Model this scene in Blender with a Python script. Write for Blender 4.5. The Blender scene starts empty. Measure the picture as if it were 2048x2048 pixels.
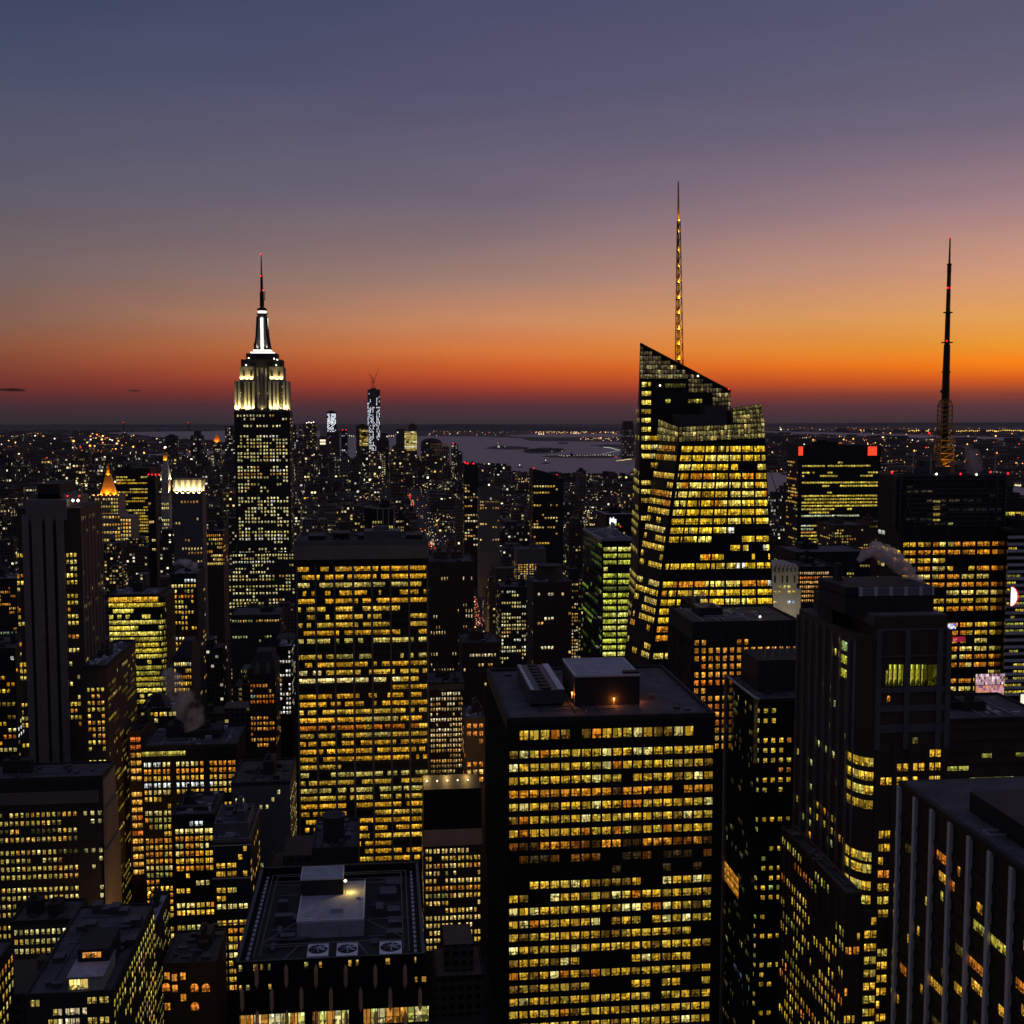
import bpy, math, random
from mathutils import Vector, Matrix
rnd = random.Random(7)
scene = bpy.context.scene
COL = scene.collection
FPX = 2400.0                      # focal length in photo pixels (photo is 2048 wide)
CAM = Vector((0.0, 0.0, 262.0))
YAW, PITCH = math.radians(6.06), math.radians(4.67)

def lin(c):
    def f(v):
        v /= 255.0
        return v / 12.92 if v <= 0.04045 else ((v + 0.055) / 1.055) ** 2.4
    return tuple(f(v) for v in c)

# ---------------------------------------------------------------- camera
cam_d = bpy.data.cameras.new("camera")
cam_d.sensor_width = 36.0
cam_d.lens = 36.0 * FPX / 2048.0
cam_d.clip_start, cam_d.clip_end = 1.0, 90000.0
cam = bpy.data.objects.new("camera", cam_d)
COL.objects.link(cam)
FWD = Vector((math.sin(YAW) * math.cos(PITCH), math.cos(YAW) * math.cos(PITCH), -math.sin(PITCH)))
RGT = Vector((math.cos(YAW), -math.sin(YAW), 0.0))
UPV = RGT.cross(FWD)
m = Matrix((RGT, UPV, -FWD)).transposed().to_4x4()
m.translation = CAM
cam.matrix_world = m
scene.camera = cam

def ray(px, py):
    return FWD + RGT * ((px - 1024.0) / FPX) + UPV * ((1024.0 - py) / FPX)
def P(px, py, Y):                 # the point seen at (px, py) on the plane y = Y
    d = ray(px, py)
    return CAM + d * (Y / d.y)
def G(px, py, z=0.0):             # the point seen at (px, py) at height z
    d = ray(px, py)
    return CAM + d * ((z - CAM.z) / d.z)
def PX(p):                        # the pixel of a world point
    v = Vector(p) - CAM
    w = v.dot(FWD)
    return 1024 + FPX * v.dot(RGT) / w, 1024 - FPX * v.dot(UPV) / w

# ---------------------------------------------------------------- view
scene.view_settings.view_transform = 'Standard'
scene.view_settings.look = 'None'
scene.view_settings.exposure = 0.0
scene.view_settings.gamma = 1.0
scene.render.engine = 'CYCLES'
cy = scene.cycles
cy.use_denoising = True
try: cy.denoiser = 'OPENIMAGEDENOISE'
except Exception: pass
cy.max_bounces = 5; cy.diffuse_bounces = 2; cy.glossy_bounces = 3; cy.transmission_bounces = 2
cy.volume_bounces = 4; cy.transparent_max_bounces = 8
cy.sample_clamp_indirect = 4.0
cy.caustics_reflective = False; cy.caustics_refractive = False

# ---------------------------------------------------------------- node helpers
class NT:
    def __init__(s, tree):
        s.t = tree; tree.nodes.clear()
    def n(s, kind, **kw):
        nd = s.t.nodes.new(kind)
        for k, v in kw.items(): setattr(nd, k, v)
        return nd
    def l(s, a, b): s.t.links.new(a, b)
    def put(s, sock, v):
        if v is None: return
        if hasattr(v, 'links'): s.l(v, sock)
        else: sock.default_value = v
    def math(s, op, a, b=None, c=None, clamp=False):
        nd = s.n('ShaderNodeMath', operation=op, use_clamp=clamp)
        s.put(nd.inputs[0], a); s.put(nd.inputs[1], b); s.put(nd.inputs[2], c)
        return nd.outputs[0]
    def mix(s, f, a, b):
        nd = s.n('ShaderNodeMix', data_type='RGBA')
        s.put(nd.inputs[0], f); s.put(nd.inputs[6], a); s.put(nd.inputs[7], b)
        return nd.outputs[2]
    def mulc(s, a, b):
        nd = s.n('ShaderNodeMix', data_type='RGBA', blend_type='MULTIPLY')
        nd.inputs[0].default_value = 1.0
        s.put(nd.inputs[6], a); s.put(nd.inputs[7], b)
        return nd.outputs[2]
    def xyz(s, x, y, z=0.0):
        nd = s.n('ShaderNodeCombineXYZ')
        s.put(nd.inputs[0], x); s.put(nd.inputs[1], y); s.put(nd.inputs[2], z)
        return nd.outputs[0]
    def sep(s, v):
        nd = s.n('ShaderNodeSeparateXYZ'); s.l(v, nd.inputs[0]); return nd.outputs
    def ramp(s, f, stops, interp='LINEAR'):
        nd = s.n('ShaderNodeValToRGB'); cr = nd.color_ramp; cr.interpolation = interp
        while len(cr.elements) > 1: cr.elements.remove(cr.elements[-1])
        for i, (p, c) in enumerate(stops):
            e = cr.elements[0] if i == 0 else cr.elements.new(p)
            e.position = p; e.color = (*c[:3], 1.0) if not isinstance(c, (int, float)) else (c, c, c, 1)
        s.l(f, nd.inputs[0]); return nd.outputs[0]
    def noise(s, vec, scale=1.0, detail=2.0, dim='3D'):
        nd = s.n('ShaderNodeTexNoise', noise_dimensions=dim)
        if vec is not None: s.l(vec, nd.inputs['Vector'])
        nd.inputs['Scale'].default_value = scale; nd.inputs['Detail'].default_value = detail
        return nd.outputs[0]
    def white(s, vec):
        nd = s.n('ShaderNodeTexWhiteNoise', noise_dimensions='3D'); s.l(vec, nd.inputs['Vector'])
        return nd.outputs['Value'], nd.outputs['Color']

# ---------------------------------------------------------------- world: dusk sky, afterglow in the west
world = bpy.data.worlds.new("World"); scene.world = world; world.use_nodes = True
w = NT(world.node_tree)
tc = w.n('ShaderNodeTexCoord')
sx, sy, sz = w.sep(tc.outputs['Generated'])
def yz(py): return (828.0 - py) / math.hypot(FPX, 828.0 - py)      # sine of the elevation of a photo row
LO, HI = -0.06, 0.60
def st(rows, low, zen):
    out = [(0.0, lin(low)), ((-0.012 - LO) / (HI - LO), lin(low))]
    for py, c in rows: out.append(((yz(py) - LO) / (HI - LO), lin(c)))
    out.append((1.0, lin(zen)))
    return out
ZEN = (80, 84, 110)
rowsL = [(852, (42, 38, 44)), (836, (52, 41, 47)), (812, (72, 41, 46)), (780, (112, 49, 45)), (745, (130, 66, 51)), (705, (140, 84, 60)), (650, (134, 98, 84)), (570, (117, 99, 98)), (400, (92, 90, 106)), (200, (72, 78, 104)), (0, (56, 66, 96))]
rowsC = [(852, (46, 40, 46)), (836, (62, 46, 54)), (812, (86, 47, 52)), (790, (132, 52, 46)), (765, (182, 70, 40)), (735, (210, 96, 42)), (700, (218, 122, 62)), (640, (204, 139, 100)), (560, (162, 127, 116)), (480, (134, 113, 117)), (400, (112, 101, 117)), (200, (86, 84, 112)), (0, (74, 76, 106))]
rowsR = [(852, (46, 40, 46)), (836, (62, 47, 54)), (812, (92, 52, 56)), (790, (138, 62, 48)), (765, (214, 92, 28)), (735, (252, 130, 18)), (700, (236, 152, 48)), (650, (226, 160, 86)), (560, (208, 152, 124)), (440, (160, 128, 134)), (300, (112, 102, 122)), (150, (92, 91, 116)), (0, (82, 84, 110))]
f = w.math('DIVIDE', w.math('SUBTRACT', sz, LO), HI - LO, clamp=True)
rl = w.ramp(f, st(rowsL, (26, 24, 28), ZEN)); rc = w.ramp(f, st(rowsC, (28, 25, 29), ZEN)); rr = w.ramp(f, st(rowsR, (28, 25, 29), (78, 80, 104)))
az = w.math('ARCTAN2', sx, sy)
a = w.math('SUBTRACT', az, YAW)
tL = w.math('DIVIDE', w.math('ADD', a, math.radians(23)), math.radians(23), clamp=True)
tR = w.math('DIVIDE', a, math.radians(23), clamp=True)
glow = w.mix(tR, w.mix(tL, rl, rc), rr)
# behind the camera the sky is plain dark blue dusk
dusk = w.ramp(f, [(0.0, lin((26, 24, 27))), (0.085, lin((30, 28, 32))), (0.2, lin((33, 31, 34))), (0.55, lin((44, 43, 50))), (1.0, lin(ZEN))])
back = w.math('DIVIDE', w.math('SUBTRACT', w.math('ABSOLUTE', w.math('SUBTRACT', a, math.radians(18))), math.radians(55)), math.radians(60), clamp=True)
skyc = w.mix(back, glow, dusk)
nish = w.n('ShaderNodeTexSky', sky_type='NISHITA')
nish.sun_disc = False; nish.sun_elevation = math.radians(0.0); nish.sun_rotation = YAW + math.radians(18); nish.altitude = 260
bg1 = w.n('ShaderNodeBackground'); w.l(nish.outputs[0], bg1.inputs[0]); bg1.inputs[1].default_value = 0.0015
cir = w.noise(w.xyz(w.math('MULTIPLY', az, 7.0), w.math('MULTIPLY', sz, 46.0), 1.7), 1.0, 5.0)
grain = w.noise(w.xyz(w.math('MULTIPLY', az, 160.0), w.math('MULTIPLY', sz, 420.0), 4.1), 1.0, 2.0)
cm = w.math('ADD', w.math('MULTIPLY_ADD', cir, 0.16, 0.92), w.math('MULTIPLY_ADD', grain, 0.07, -0.035))
skyc = w.mulc(skyc, w.xyz(cm, w.math('MULTIPLY_ADD', cm, 0.9, 0.1), w.math('MULTIPLY_ADD', cm, 0.8, 0.2)))
bg2 = w.n('ShaderNodeBackground'); w.l(skyc, bg2.inputs[0]); bg2.inputs[1].default_value = 1.0
ad = w.n('ShaderNodeAddShader'); w.l(bg1.outputs[0], ad.inputs[0]); w.l(bg2.outputs[0], ad.inputs[1])
wo = w.n('ShaderNodeOutputWorld'); w.l(ad.outputs[0], wo.inputs[0])

# ---------------------------------------------------------------- materials
def simple(name, c, rough=0.8, metal=0.0, var=0.3, vscale=0.15, spec=0.3):
    mt = bpy.data.materials.new(name); mt.use_nodes = True
    t = NT(mt.node_tree)
    geo = t.n('ShaderNodeNewGeometry')
    n1 = t.noise(geo.outputs['Position'], vscale, 4.0)
    n2 = t.noise(geo.outputs['Position'], vscale * 9, 2.0)
    k = t.math('ADD', t.math('MULTIPLY', t.math('SUBTRACT', n1, 0.5), var * 2.0), t.math('MULTIPLY', t.math('SUBTRACT', n2, 0.5), var))
    k = t.math('MAXIMUM', t.math('ADD', k, 1.0), 0.1)
    col = t.mulc((*c, 1), t.xyz(k, k, k))
    b = t.n('ShaderNodeBsdfPrincipled'); t.l(col, b.inputs['Base Color'])
    b.inputs['Roughness'].default_value = rough; b.inputs['Metallic'].default_value = metal
    b.inputs['Specular IOR Level'].default_value = spec
    o = t.n('ShaderNodeOutputMaterial'); t.l(b.outputs[0], o.inputs[0])
    return mt
def emit(name, c, s):
    mt = bpy.data.materials.new(name); mt.use_nodes = True
    t = NT(mt.node_tree)
    b = t.n('ShaderNodeEmission'); b.inputs[0].default_value = (*c, 1); b.inputs[1].default_value = s
    o = t.n('ShaderNodeOutputMaterial'); t.l(b.outputs[0], o.inputs[0])
    mt.cycles.emission_sampling = 'NONE'
    return mt
M = {}
M['stone'] = simple('limestone', (0.26, 0.235, 0.21))
M['grey'] = simple('grey_stone', (0.17, 0.16, 0.16))
M['fin'] = simple('glow_tinted_bronze', (0.8, 0.48, 0.28))  # bronze lightened in its base colour to imitate street glow on the fins
M['warm'] = simple('warm_limestone', (0.30, 0.245, 0.20))
M['brown'] = simple('brown_brick', (0.11, 0.075, 0.055))
M['dark'] = simple('dark_cladding', (0.045, 0.042, 0.042))
M['black'] = simple('black_cladding', (0.02, 0.02, 0.021), rough=0.6)
M['pale'] = simple('pale_stone', (0.5, 0.47, 0.42))
M['col'] = simple('travertine', (0.82, 0.76, 0.72), var=.12)
M['white'] = simple('white_paint', (0.75, 0.75, 0.78), var=0.15)
M['roof'] = simple('roof_membrane', (0.095, 0.093, 0.10), var=0.9, vscale=0.18)
M['roofl'] = simple('pale_roof_gravel', (0.42, 0.42, 0.47), var=0.5, vscale=0.5)
M['bright'] = simple('bright_sheet_metal', (0.9, 0.9, 0.92), var=.08)
M['steel'] = simple('painted_steel', (0.12, 0.12, 0.13), rough=0.5, metal=0.4)
M['steelb'] = simple('galvanised_steel', (0.48, 0.52, 0.58), rough=0.5, metal=0.3)
M['gold'] = simple('gold_leaf', (0.75, 0.42, 0.08), rough=0.4, metal=0.3)
M['goldm'] = simple('bronze_mast', (0.10, 0.065, 0.03), rough=0.5, metal=0.3)
M['glass'] = simple('dark_glass', (0.012, 0.013, 0.015), rough=0.08, spec=0.6, var=0.2)
M['land'] = simple('dark_land', (0.035, 0.033, 0.033), var=0.6, vscale=0.002)
M['asphalt'] = simple('asphalt', (0.05, 0.05, 0.05))
M['tree'] = simple('tree_leaves', (0.05, 0.06, 0.04))
M['hill'] = simple('hill_woods', (0.06, 0.055, 0.06), vscale=0.002)
M['red'] = emit('red_beacon', lin((255, 30, 40)), 3.0)
M['lampo'] = emit('sodium_lamp', lin((255, 150, 60)), 6.0)
M['lampw'] = emit('white_lamp', lin((255, 240, 215)), 5.0)
M['bulbw'] = emit('white_light_band', lin((255, 252, 240)), 1.6)
M['redbox'] = emit('red_corner_light', lin((255, 70, 40)), 1.2)

# water: rippled, reflects the dusk sky
mt = bpy.data.materials.new('river_water'); mt.use_nodes = True; t = NT(mt.node_tree)
geo = t.n('ShaderNodeNewGeometry')
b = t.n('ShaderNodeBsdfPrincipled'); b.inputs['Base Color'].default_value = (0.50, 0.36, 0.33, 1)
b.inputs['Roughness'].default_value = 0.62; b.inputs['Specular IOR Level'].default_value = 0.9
mp = t.n('ShaderNodeMapping'); t.l(geo.outputs['Position'], mp.inputs[0]); mp.inputs['Scale'].default_value = (0.004, 0.02, 1)
bump = t.n('ShaderNodeBump'); bump.inputs['Strength'].default_value = 0.6; bump.inputs['Distance'].default_value = 14.0
t.l(t.noise(mp.outputs[0], 1.0, 5.0), bump.inputs['Height']); t.l(bump.outputs[0], b.inputs['Normal'])
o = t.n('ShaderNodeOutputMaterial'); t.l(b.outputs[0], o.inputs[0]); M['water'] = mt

# lit window: an office interior seen through glass; tint = colour, alpha = seed
mt = bpy.data.materials.new('lit_window'); mt.use_nodes = True; t = NT(mt.node_tree)
at = t.n('ShaderNodeAttribute', attribute_name='tint')
uvn = t.n('ShaderNodeUVMap'); uvn.uv_map = 'UVMap'
u, v, _ = t.sep(uvn.outputs[0])
seed = t.math('MULTIPLY', at.outputs['Alpha'], 517.0)
n1 = t.noise(t.xyz(t.math('MULTIPLY', u, 0.9), t.math('MULTIPLY', v, 2.2), seed), 1.0, 3.0)
n0 = t.noise(t.xyz(t.math('MULTIPLY', u, 0.38), t.math('MULTIPLY', v, 0.9), t.math('ADD', seed, 77.0)), 1.0, 1.0)
base = t.math('MULTIPLY_ADD', t.math('MULTIPLY_ADD', n0, 0.9, t.math('MULTIPLY', n1, 1.0)), 2.7, -1.65)
base = t.math('MINIMUM', t.math('MAXIMUM', base, 0.05), 1.2)
n2 = t.noise(t.xyz(t.math('MULTIPLY', u, 1.3), t.math('MULTIPLY', v, 3.5), t.math('ADD', seed, 31.7)), 1.0, 1.0)
desk = t.math('MULTIPLY', t.math('LESS_THAN', v, 0.45), t.math('GREATER_THAN', n2, 0.46))
base = t.math('MULTIPLY', base, t.math('MULTIPLY_ADD', desk, -0.85, 1.0))
# blinds hung at random heights per pane
cu = t.math('FLOOR', t.math('DIVIDE', u, 1.5))
bv, bc = t.white(t.xyz(cu, seed, 3.0))
hasb = t.math('LESS_THAN', bv, 0.42)
bs, bg_, bb_ = t.sep(bc)
blind = t.math('MULTIPLY', hasb, t.math('GREATER_THAN', v, t.math('MULTIPLY', bg_, 0.9)))
base = t.math('ADD', t.math('MULTIPLY', base, t.math('SUBTRACT', 1.0, blind)), t.math('MULTIPLY', blind, t.math('MULTIPLY_ADD', bb_, 0.5, 0.25)))
# ceiling lamps
cl = t.math('MULTIPLY', t.math('GREATER_THAN', v, 0.80), t.math('GREATER_THAN', t.noise(t.xyz(t.math('MULTIPLY', u, 1.6), seed, 9.0), 1.0, 0.0), 0.56))
cl = t.math('MULTIPLY', cl, t.math('SUBTRACT', 1.0, blind))
mull = t.math('LESS_THAN', t.math('ABSOLUTE', t.math('SUBTRACT', t.math('FRACT', t.math('DIVIDE', u, 1.5)), 0.5)), 0.42)
mull = t.math('MULTIPLY_ADD', mull, 0.7, 0.3)
hot = t.math('MULTIPLY', t.math('GREATER_THAN', n2, 0.64), 0.6)
col = t.mix(t.math('MINIMUM', t.math('ADD', cl, hot), 1.0), at.outputs['Color'], t.mulc(at.outputs['Color'], (1.15, 1.5, 2.6, 1)))
e = t.n('ShaderNodeEmission'); t.l(col, e.inputs[0])
t.l(t.math('MULTIPLY', t.math('MULTIPLY', t.math('ADD', base, t.math('MULTIPLY', cl, 0.8)), mull), 1.15), e.inputs[1])
o = t.n('ShaderNodeOutputMaterial'); t.l(e.outputs[0], o.inputs[0]); mt.cycles.emission_sampling = 'NONE'; M['win'] = mt

# plain lit colour carried by the mesh (far lights, glowing panels)
mt = bpy.data.materials.new('small_lights'); mt.use_nodes = True; t = NT(mt.node_tree)
at = t.n('ShaderNodeAttribute', attribute_name='tint'); e = t.n('ShaderNodeEmission'); t.l(at.outputs['Color'], e.inputs[0]); e.inputs[1].default_value = 1.0
o = t.n('ShaderNodeOutputMaterial'); t.l(e.outputs[0], o.inputs[0]); mt.cycles.emission_sampling = 'NONE'; M['lights'] = mt

# city wall: masonry with rows of windows, some lit.  style = (lit share, warmth, brightness/4, seed), cell = window pitch
mt = bpy.data.materials.new('city_wall'); mt.use_nodes = True; t = NT(mt.node_tree)
at = t.n('ShaderNodeAttribute', attribute_name='tint'); ce = t.n('ShaderNodeAttribute', attribute_name='cell')
uvn = t.n('ShaderNodeUVMap'); uvn.uv_map = 'UVMap'
u, v, _ = t.sep(uvn.outputs[0])
lf, warm, bri = t.sep(at.outputs['Vector']); seed = t.math('MULTIPLY', at.outputs['Alpha'], 733.0)
us = t.math('DIVIDE', u, ce.outputs['Fac']); vs = t.math('DIVIDE', v, t.math('MULTIPLY', ce.outputs['Fac'], 1.12))
cu, cv = t.math('FLOOR', us), t.math('FLOOR', vs)
wv, wc = t.white(t.xyz(cu, cv, seed))
rv, rc_ = t.white(t.xyz(t.math('FLOOR', t.math('DIVIDE', cu, 4.0)), cv, t.math('ADD', seed, 5.0)))
lit = t.math('LESS_THAN', wv, t.math('MULTIPLY', lf, t.math('MULTIPLY_ADD', rv, 1.8, 0.1)))
mk = t.math('MULTIPLY', t.math('LESS_THAN', t.math('ABSOLUTE', t.math('SUBTRACT', t.math('FRACT', us), 0.5)), 0.31),
            t.math('LESS_THAN', t.math('ABSOLUTE', t.math('SUBTRACT', t.math('FRACT', vs), 0.5)), 0.27))
c1, c2, c3 = t.sep(wc)
hue = t.math('ADD', t.math('MULTIPLY', t.math('SUBTRACT', c1, 0.5), 0.6), warm, clamp=True)
wcol = t.ramp(hue, [(0.0, lin((205, 220, 255))), (0.25, lin((255, 246, 215))), (0.5, lin((250, 222, 130))), (0.75, lin((245, 178, 60))), (1.0, lin((235, 110, 40)))])
pw = t.math('MULTIPLY_ADD', t.math('POWER', c2, 2.5), 1.6, 0.22)
es = t.math('MULTIPLY', t.math('MULTIPLY', lit, mk), t.math('MULTIPLY', pw, t.math('MULTIPLY', bri, 4.0)))
b = t.n('ShaderNodeBsdfPrincipled')
r0, _c = t.white(t.xyz(seed, 1.0, 2.0))
wall = t.ramp(r0, [(0.0, (0.035, 0.033, 0.035)), (0.4, (0.09, 0.075, 0.065)), (0.7, (0.13, 0.085, 0.065)), (1.0, (0.20, 0.185, 0.175))])
wall = t.mix(mk, wall, (0.015, 0.015, 0.017, 1))
t.l(wall, b.inputs['Base Color']); b.inputs['Roughness'].default_value = 0.8; b.inputs['Specular IOR Level'].default_value = 0.25
t.l(wcol, b.inputs['Emission Color']); t.l(es, b.inputs['Emission Strength'])
o = t.n('ShaderNodeOutputMaterial'); t.l(b.outputs[0], o.inputs[0]); mt.cycles.emission_sampling = 'NONE'; M['city'] = mt

# ---------------------------------------------------------------- mesh helpers
class MB:
    def __init__(s): s.v = []; s.f = []; s.tint = []; s.uv = []; s.cell = []
    def face(s, pts, tint=None, uv=None, cell=3.3):
        i = len(s.v); s.v += [tuple(p) for p in pts]; s.f.append(tuple(range(i, i + len(pts))))
        s.tint.append(tint); s.uv.append(uv); s.cell.append(cell)
    def prism(s, bot, top, tint=None, cell=3.3, cap=True):
        n = len(bot); bot = [Vector(p) for p in bot]; top = [Vector(p) for p in top]
        ctr = sum(bot, Vector()) / n
        for k in range(n):
            q = (k + 1) % n
            L = (bot[q] - bot[k]).length
            u0 = rnd.uniform(0, 40)
            uv = [(u0, bot[k].z), (u0 + L, bot[q].z), (u0 + L, top[q].z), (u0, top[k].z)]
            s.face([bot[k], bot[q], top[q], top[k]], tint, uv, cell)
        if cap:
            z = (0, 0, 0, tint[3]) if tint else None
            s.face(top, z, None, cell); s.face(bot[::-1], z, None, cell)
    def box(s, x0, x1, y0, y1, z0, z1, tint=None, cell=3.3):
        s.prism([(x0, y0, z0), (x1, y0, z0), (x1, y1, z0), (x0, y1, z0)], [(x0, y0, z1), (x1, y0, z1), (x1, y1, z1), (x0, y1, z1)], tint, cell)
    def tube(s, a, b, r0, r1=None, n=8, tint=None):
        a, b = Vector(a), Vector(b); r1 = r0 if r1 is None else r1
        d = (b - a).normalized(); x = d.orthogonal().normalized(); y = d.cross(x)
        A = [a + (x * math.cos(2 * math.pi * k / n) + y * math.sin(2 * math.pi * k / n)) * r0 for k in range(n)]
        B = [b + (x * math.cos(2 * math.pi * k / n) + y * math.sin(2 * math.pi * k / n)) * r1 for k in range(n)]
        s.prism(A, B, tint)
    def octa(s, c, r, tint):
        c = Vector(c); d = [Vector(q) * r for q in ((1, 0, 0), (0, 1, 0), (-1, 0, 0), (0, -1, 0))]
        for k in range(4):
            s.face([c + d[k], c + d[(k + 1) % 4], c + Vector((0, 0, r))], tint); s.face([c + d[(k + 1) % 4], c + d[k], c - Vector((0, 0, r))], tint)
    def build(s, name, mat, parent=None):
        me = bpy.data.meshes.new(name)
        off = parent.matrix_world.translation if parent is not None and parent.type != 'LIGHT' else Vector()
        if parent is not None: off = Vector(parent['org'])
        me.from_pydata([(a - off.x, b - off.y, c - off.z) for a, b, c in s.v], [], s.f)
        if any(q is not None for q in s.tint):
            ca = me.color_attributes.new('tint', 'FLOAT_COLOR', 'CORNER'); cl = me.attributes.new('cell', 'FLOAT', 'FACE')
            data, cells = [], []
            for q, fc, ce in zip(s.tint, s.f, s.cell):
                data += list(q or (0, 0, 0, 0)) * len(fc); cells.append(ce)
            ca.data.foreach_set('color', data); cl.data.foreach_set('value', cells)
        if any(q is not None for q in s.uv):
            uv = me.uv_layers.new(name='UVMap'); data = []
            for q, fc in zip(s.uv, s.f):
                for p in (q or [(0, 0)] * len(fc)): data += [p[0], p[1]]
            uv.data.foreach_set('uv', data)
        me.materials.append(mat)
        o = bpy.data.objects.new(name, me); COL.objects.link(o)
        if parent is not None: o.parent = parent
        o['org'] = tuple(off)
        return o

def tag(o, label=None, cat=None, group=None, kind=None):
    if label: o['label'] = label
    if cat: o['category'] = cat
    if group: o['group'] = group
    if kind: o['kind'] = kind
    return o
def thing(name, loc, label, cat, group=None):
    o = bpy.data.objects.new(name, None); COL.objects.link(o); o.location = loc; o['org'] = tuple(loc)
    o.empty_display_size = 5
    return tag(o, label, cat, group)
WINS = {}
def lamp(root, loc, energy, color, target=None, size=0.5, angle=100, name='floodlight'):
    d = bpy.data.lights.new(name, 'SPOT' if target is not None else 'POINT'); d.energy = energy; d.color = lin(color); d.shadow_soft_size = size
    o = bpy.data.objects.new(name, d); COL.objects.link(o); o.parent = root
    o.location = Vector(loc) - Vector(root['org'])
    if target is not None:
        d.spot_size = math.radians(angle); d.spot_blend = 0.6
        o.rotation_euler = (Vector(target) - Vector(loc)).to_track_quat('-Z', 'Y').to_euler()
    return o

# ---------------------------------------------------------------- palettes of lit windows (weight, sRGB, strength)
AMBER = [(5, (244, 168, 28), 1.05), (3, (244, 194, 48), 1.05), (1.5, (252, 226, 130), 1.15), (.35, (246, 246, 226), 1.15), (1, (228, 128, 28), 0.85), (1.5, (160, 126, 36), 0.6)]
OLIVE = [(4, (216, 166, 44), 0.92), (3, (204, 168, 56), 0.82), (1.3, (150, 112, 40), 0.6), (1, (232, 212, 124), 1.0), (0.4, (205, 120, 30), 0.8)]
GREEN = [(4, (204, 206, 70), 0.95), (3, (226, 220, 104), 1.0), (1, (150, 158, 66), 0.6), (0.6, (240, 240, 170), 1.1), (0.15, (240, 120, 40), 0.9)]
ORANGE = [(5, (240, 158, 52), 1.0), (2, (240, 186, 92), 1.0), (2, (222, 116, 32), 0.9), (0.6, (190, 205, 160), 0.8)]
WHITE = [(4, (246, 230, 152), 1.05), (3, (240, 214, 120), 0.9), (1, (255, 246, 210), 1.2), (0.7, (236, 170, 80), 0.9)]
PALE = [(4, (244, 205, 128), 1.0), (2, (250, 226, 170), 1.1), (2, (236, 168, 78), 0.9), (1, (190, 150, 80), 0.6)]
WARM = [(4, (245, 188, 74), 1.05), (3, (248, 210, 112), 1.1), (2, (238, 150, 48), 0.95), (1, (200, 190, 90), 0.7)]
COLD = [(4, (255, 253, 246), 1.3), (1, (225, 235, 255), 1.1)]
def pick(pal):
    r = rnd.uniform(0, sum(p[0] for p in pal))
    for wgt, c, s in pal:
        r -= wgt
        if r <= 0: break
    k = s * rnd.uniform(0.75, 1.15)
    return tuple(x * k for x in lin(c))
def lights(p=0.7, pal=AMBER, rowvar=0.25, run=3, dark=(), keep=None, rowpal=0.5):
    rows = {}
    def fn(r, c):
        if r in dark: return None
        if keep is not None and not keep(r, c): return None
        if r not in rows:
            pr = min(0.98, max(0.02, p + rnd.gauss(0, rowvar))); rows[r] = [pr, pick(pal), 0, None]
        q = rows[r]
        if q[2] <= 0:
            q[2] = max(1, int(rnd.expovariate(1.0 / run)) + 1)
            q[3] = (q[1] if rnd.random() < rowpal else pick(pal)) if rnd.random() < q[0] else None
        q[2] -= 1
        if q[3] is None: return None
        k = rnd.uniform(0.5, 1.25)
        return tuple(x * k for x in q[3])
    return fn

def facade(root, TL, TR, BL, BR, rows, cols, lit, ww=0.75, wh=0.55, out=0.05, pier=None, band=None, vpos=0.5, every=1, group=None, frag=0.0):
    TL, TR, BL, BR = map(Vector, (TL, TR, BL, BR))
    n = -(TR - TL).cross(BL - TL).normalized()
    def B(s, tt): return (TL * (1 - s) + TR * s) * (1 - tt) + (BL * (1 - s) + BR * s) * tt
    wl = WINS.setdefault(root.name, [])
    for r in range(rows):
        a = (r + vpos - wh / 2) / rows; b = (r + vpos + wh / 2) / rows
        for c in range(cols):
            tint = lit(r, c)
            if tint is None: continue
            s0, s1 = (c + 0.5 - ww / 2) / cols, (c + 0.5 + ww / 2) / cols
            if group:              # windows packed in groups, wider gap between groups
                g, k = divmod(c, group); W = group / cols; pad = W * 0.06
                s0 = g * W + pad + (W - 2 * pad) * (k + 0.5 - ww / 2) / group; s1 = g * W + pad + (W - 2 * pad) * (k + 0.5 + ww / 2) / group
            if frag and rnd.random() < frag:
                w_ = s1 - s0; k = rnd.random(); l_ = rnd.uniform(.25, .7)
                if k < .5: s1 = s0 + w_ * l_
                else: s0 = s1 - w_ * l_
            q = [B(s0, b) + n * out, B(s1, b) + n * out, B(s1, a) + n * out, B(s0, a) + n * out]
            wl.append((q, (*tint, rnd.random())))
    if pier:
        w_, d_, mat, step = pier; mb = MB(); L = (TR - TL).length
        for c in range(0, cols + 1, step):
            s0, s1 = c / cols - w_ / 2 / L, c / cols + w_ / 2 / L
            bot = [B(s0, 1) + n * d_, B(s1, 1) + n * d_, B(s1, 1) - n * 0.1, B(s0, 1) - n * 0.1]; top = [B(s0, 0) + n * d_, B(s1, 0) + n * d_, B(s1, 0) - n * 0.1, B(s0, 0) - n * 0.1]
            mb.prism(bot, top)
        mb.build('facade_piers', mat, root)
    if band:
        h_, d_, mat, step = band; mb = MB(); H = (BL - TL).length
        for r in range(0, rows + 1, step):
            a, b = max(0.001, r / rows - h_ / 2 / H), min(1.0, r / rows + h_ / 2 / H)
            bot = [B(0, b) + n * d_, B(1, b) + n * d_, B(1, b) - n * 0.1, B(0, b) - n * 0.1]; top = [B(0, a) + n * d_, B(1, a) + n * d_, B(1, a) - n * 0.1, B(0, a) - n * 0.1]
            mb.prism(bot, top)
        mb.build('spandrel_band', mat, root)
def win_mesh(mb, q, tint):
    Wd = (Vector(q[1]) - Vector(q[0])).length
    u0 = tint[3] * 50
    mb.face(q, tint, [(u0, 0), (u0 + Wd, 0), (u0 + Wd, 1), (u0, 1)])
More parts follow.
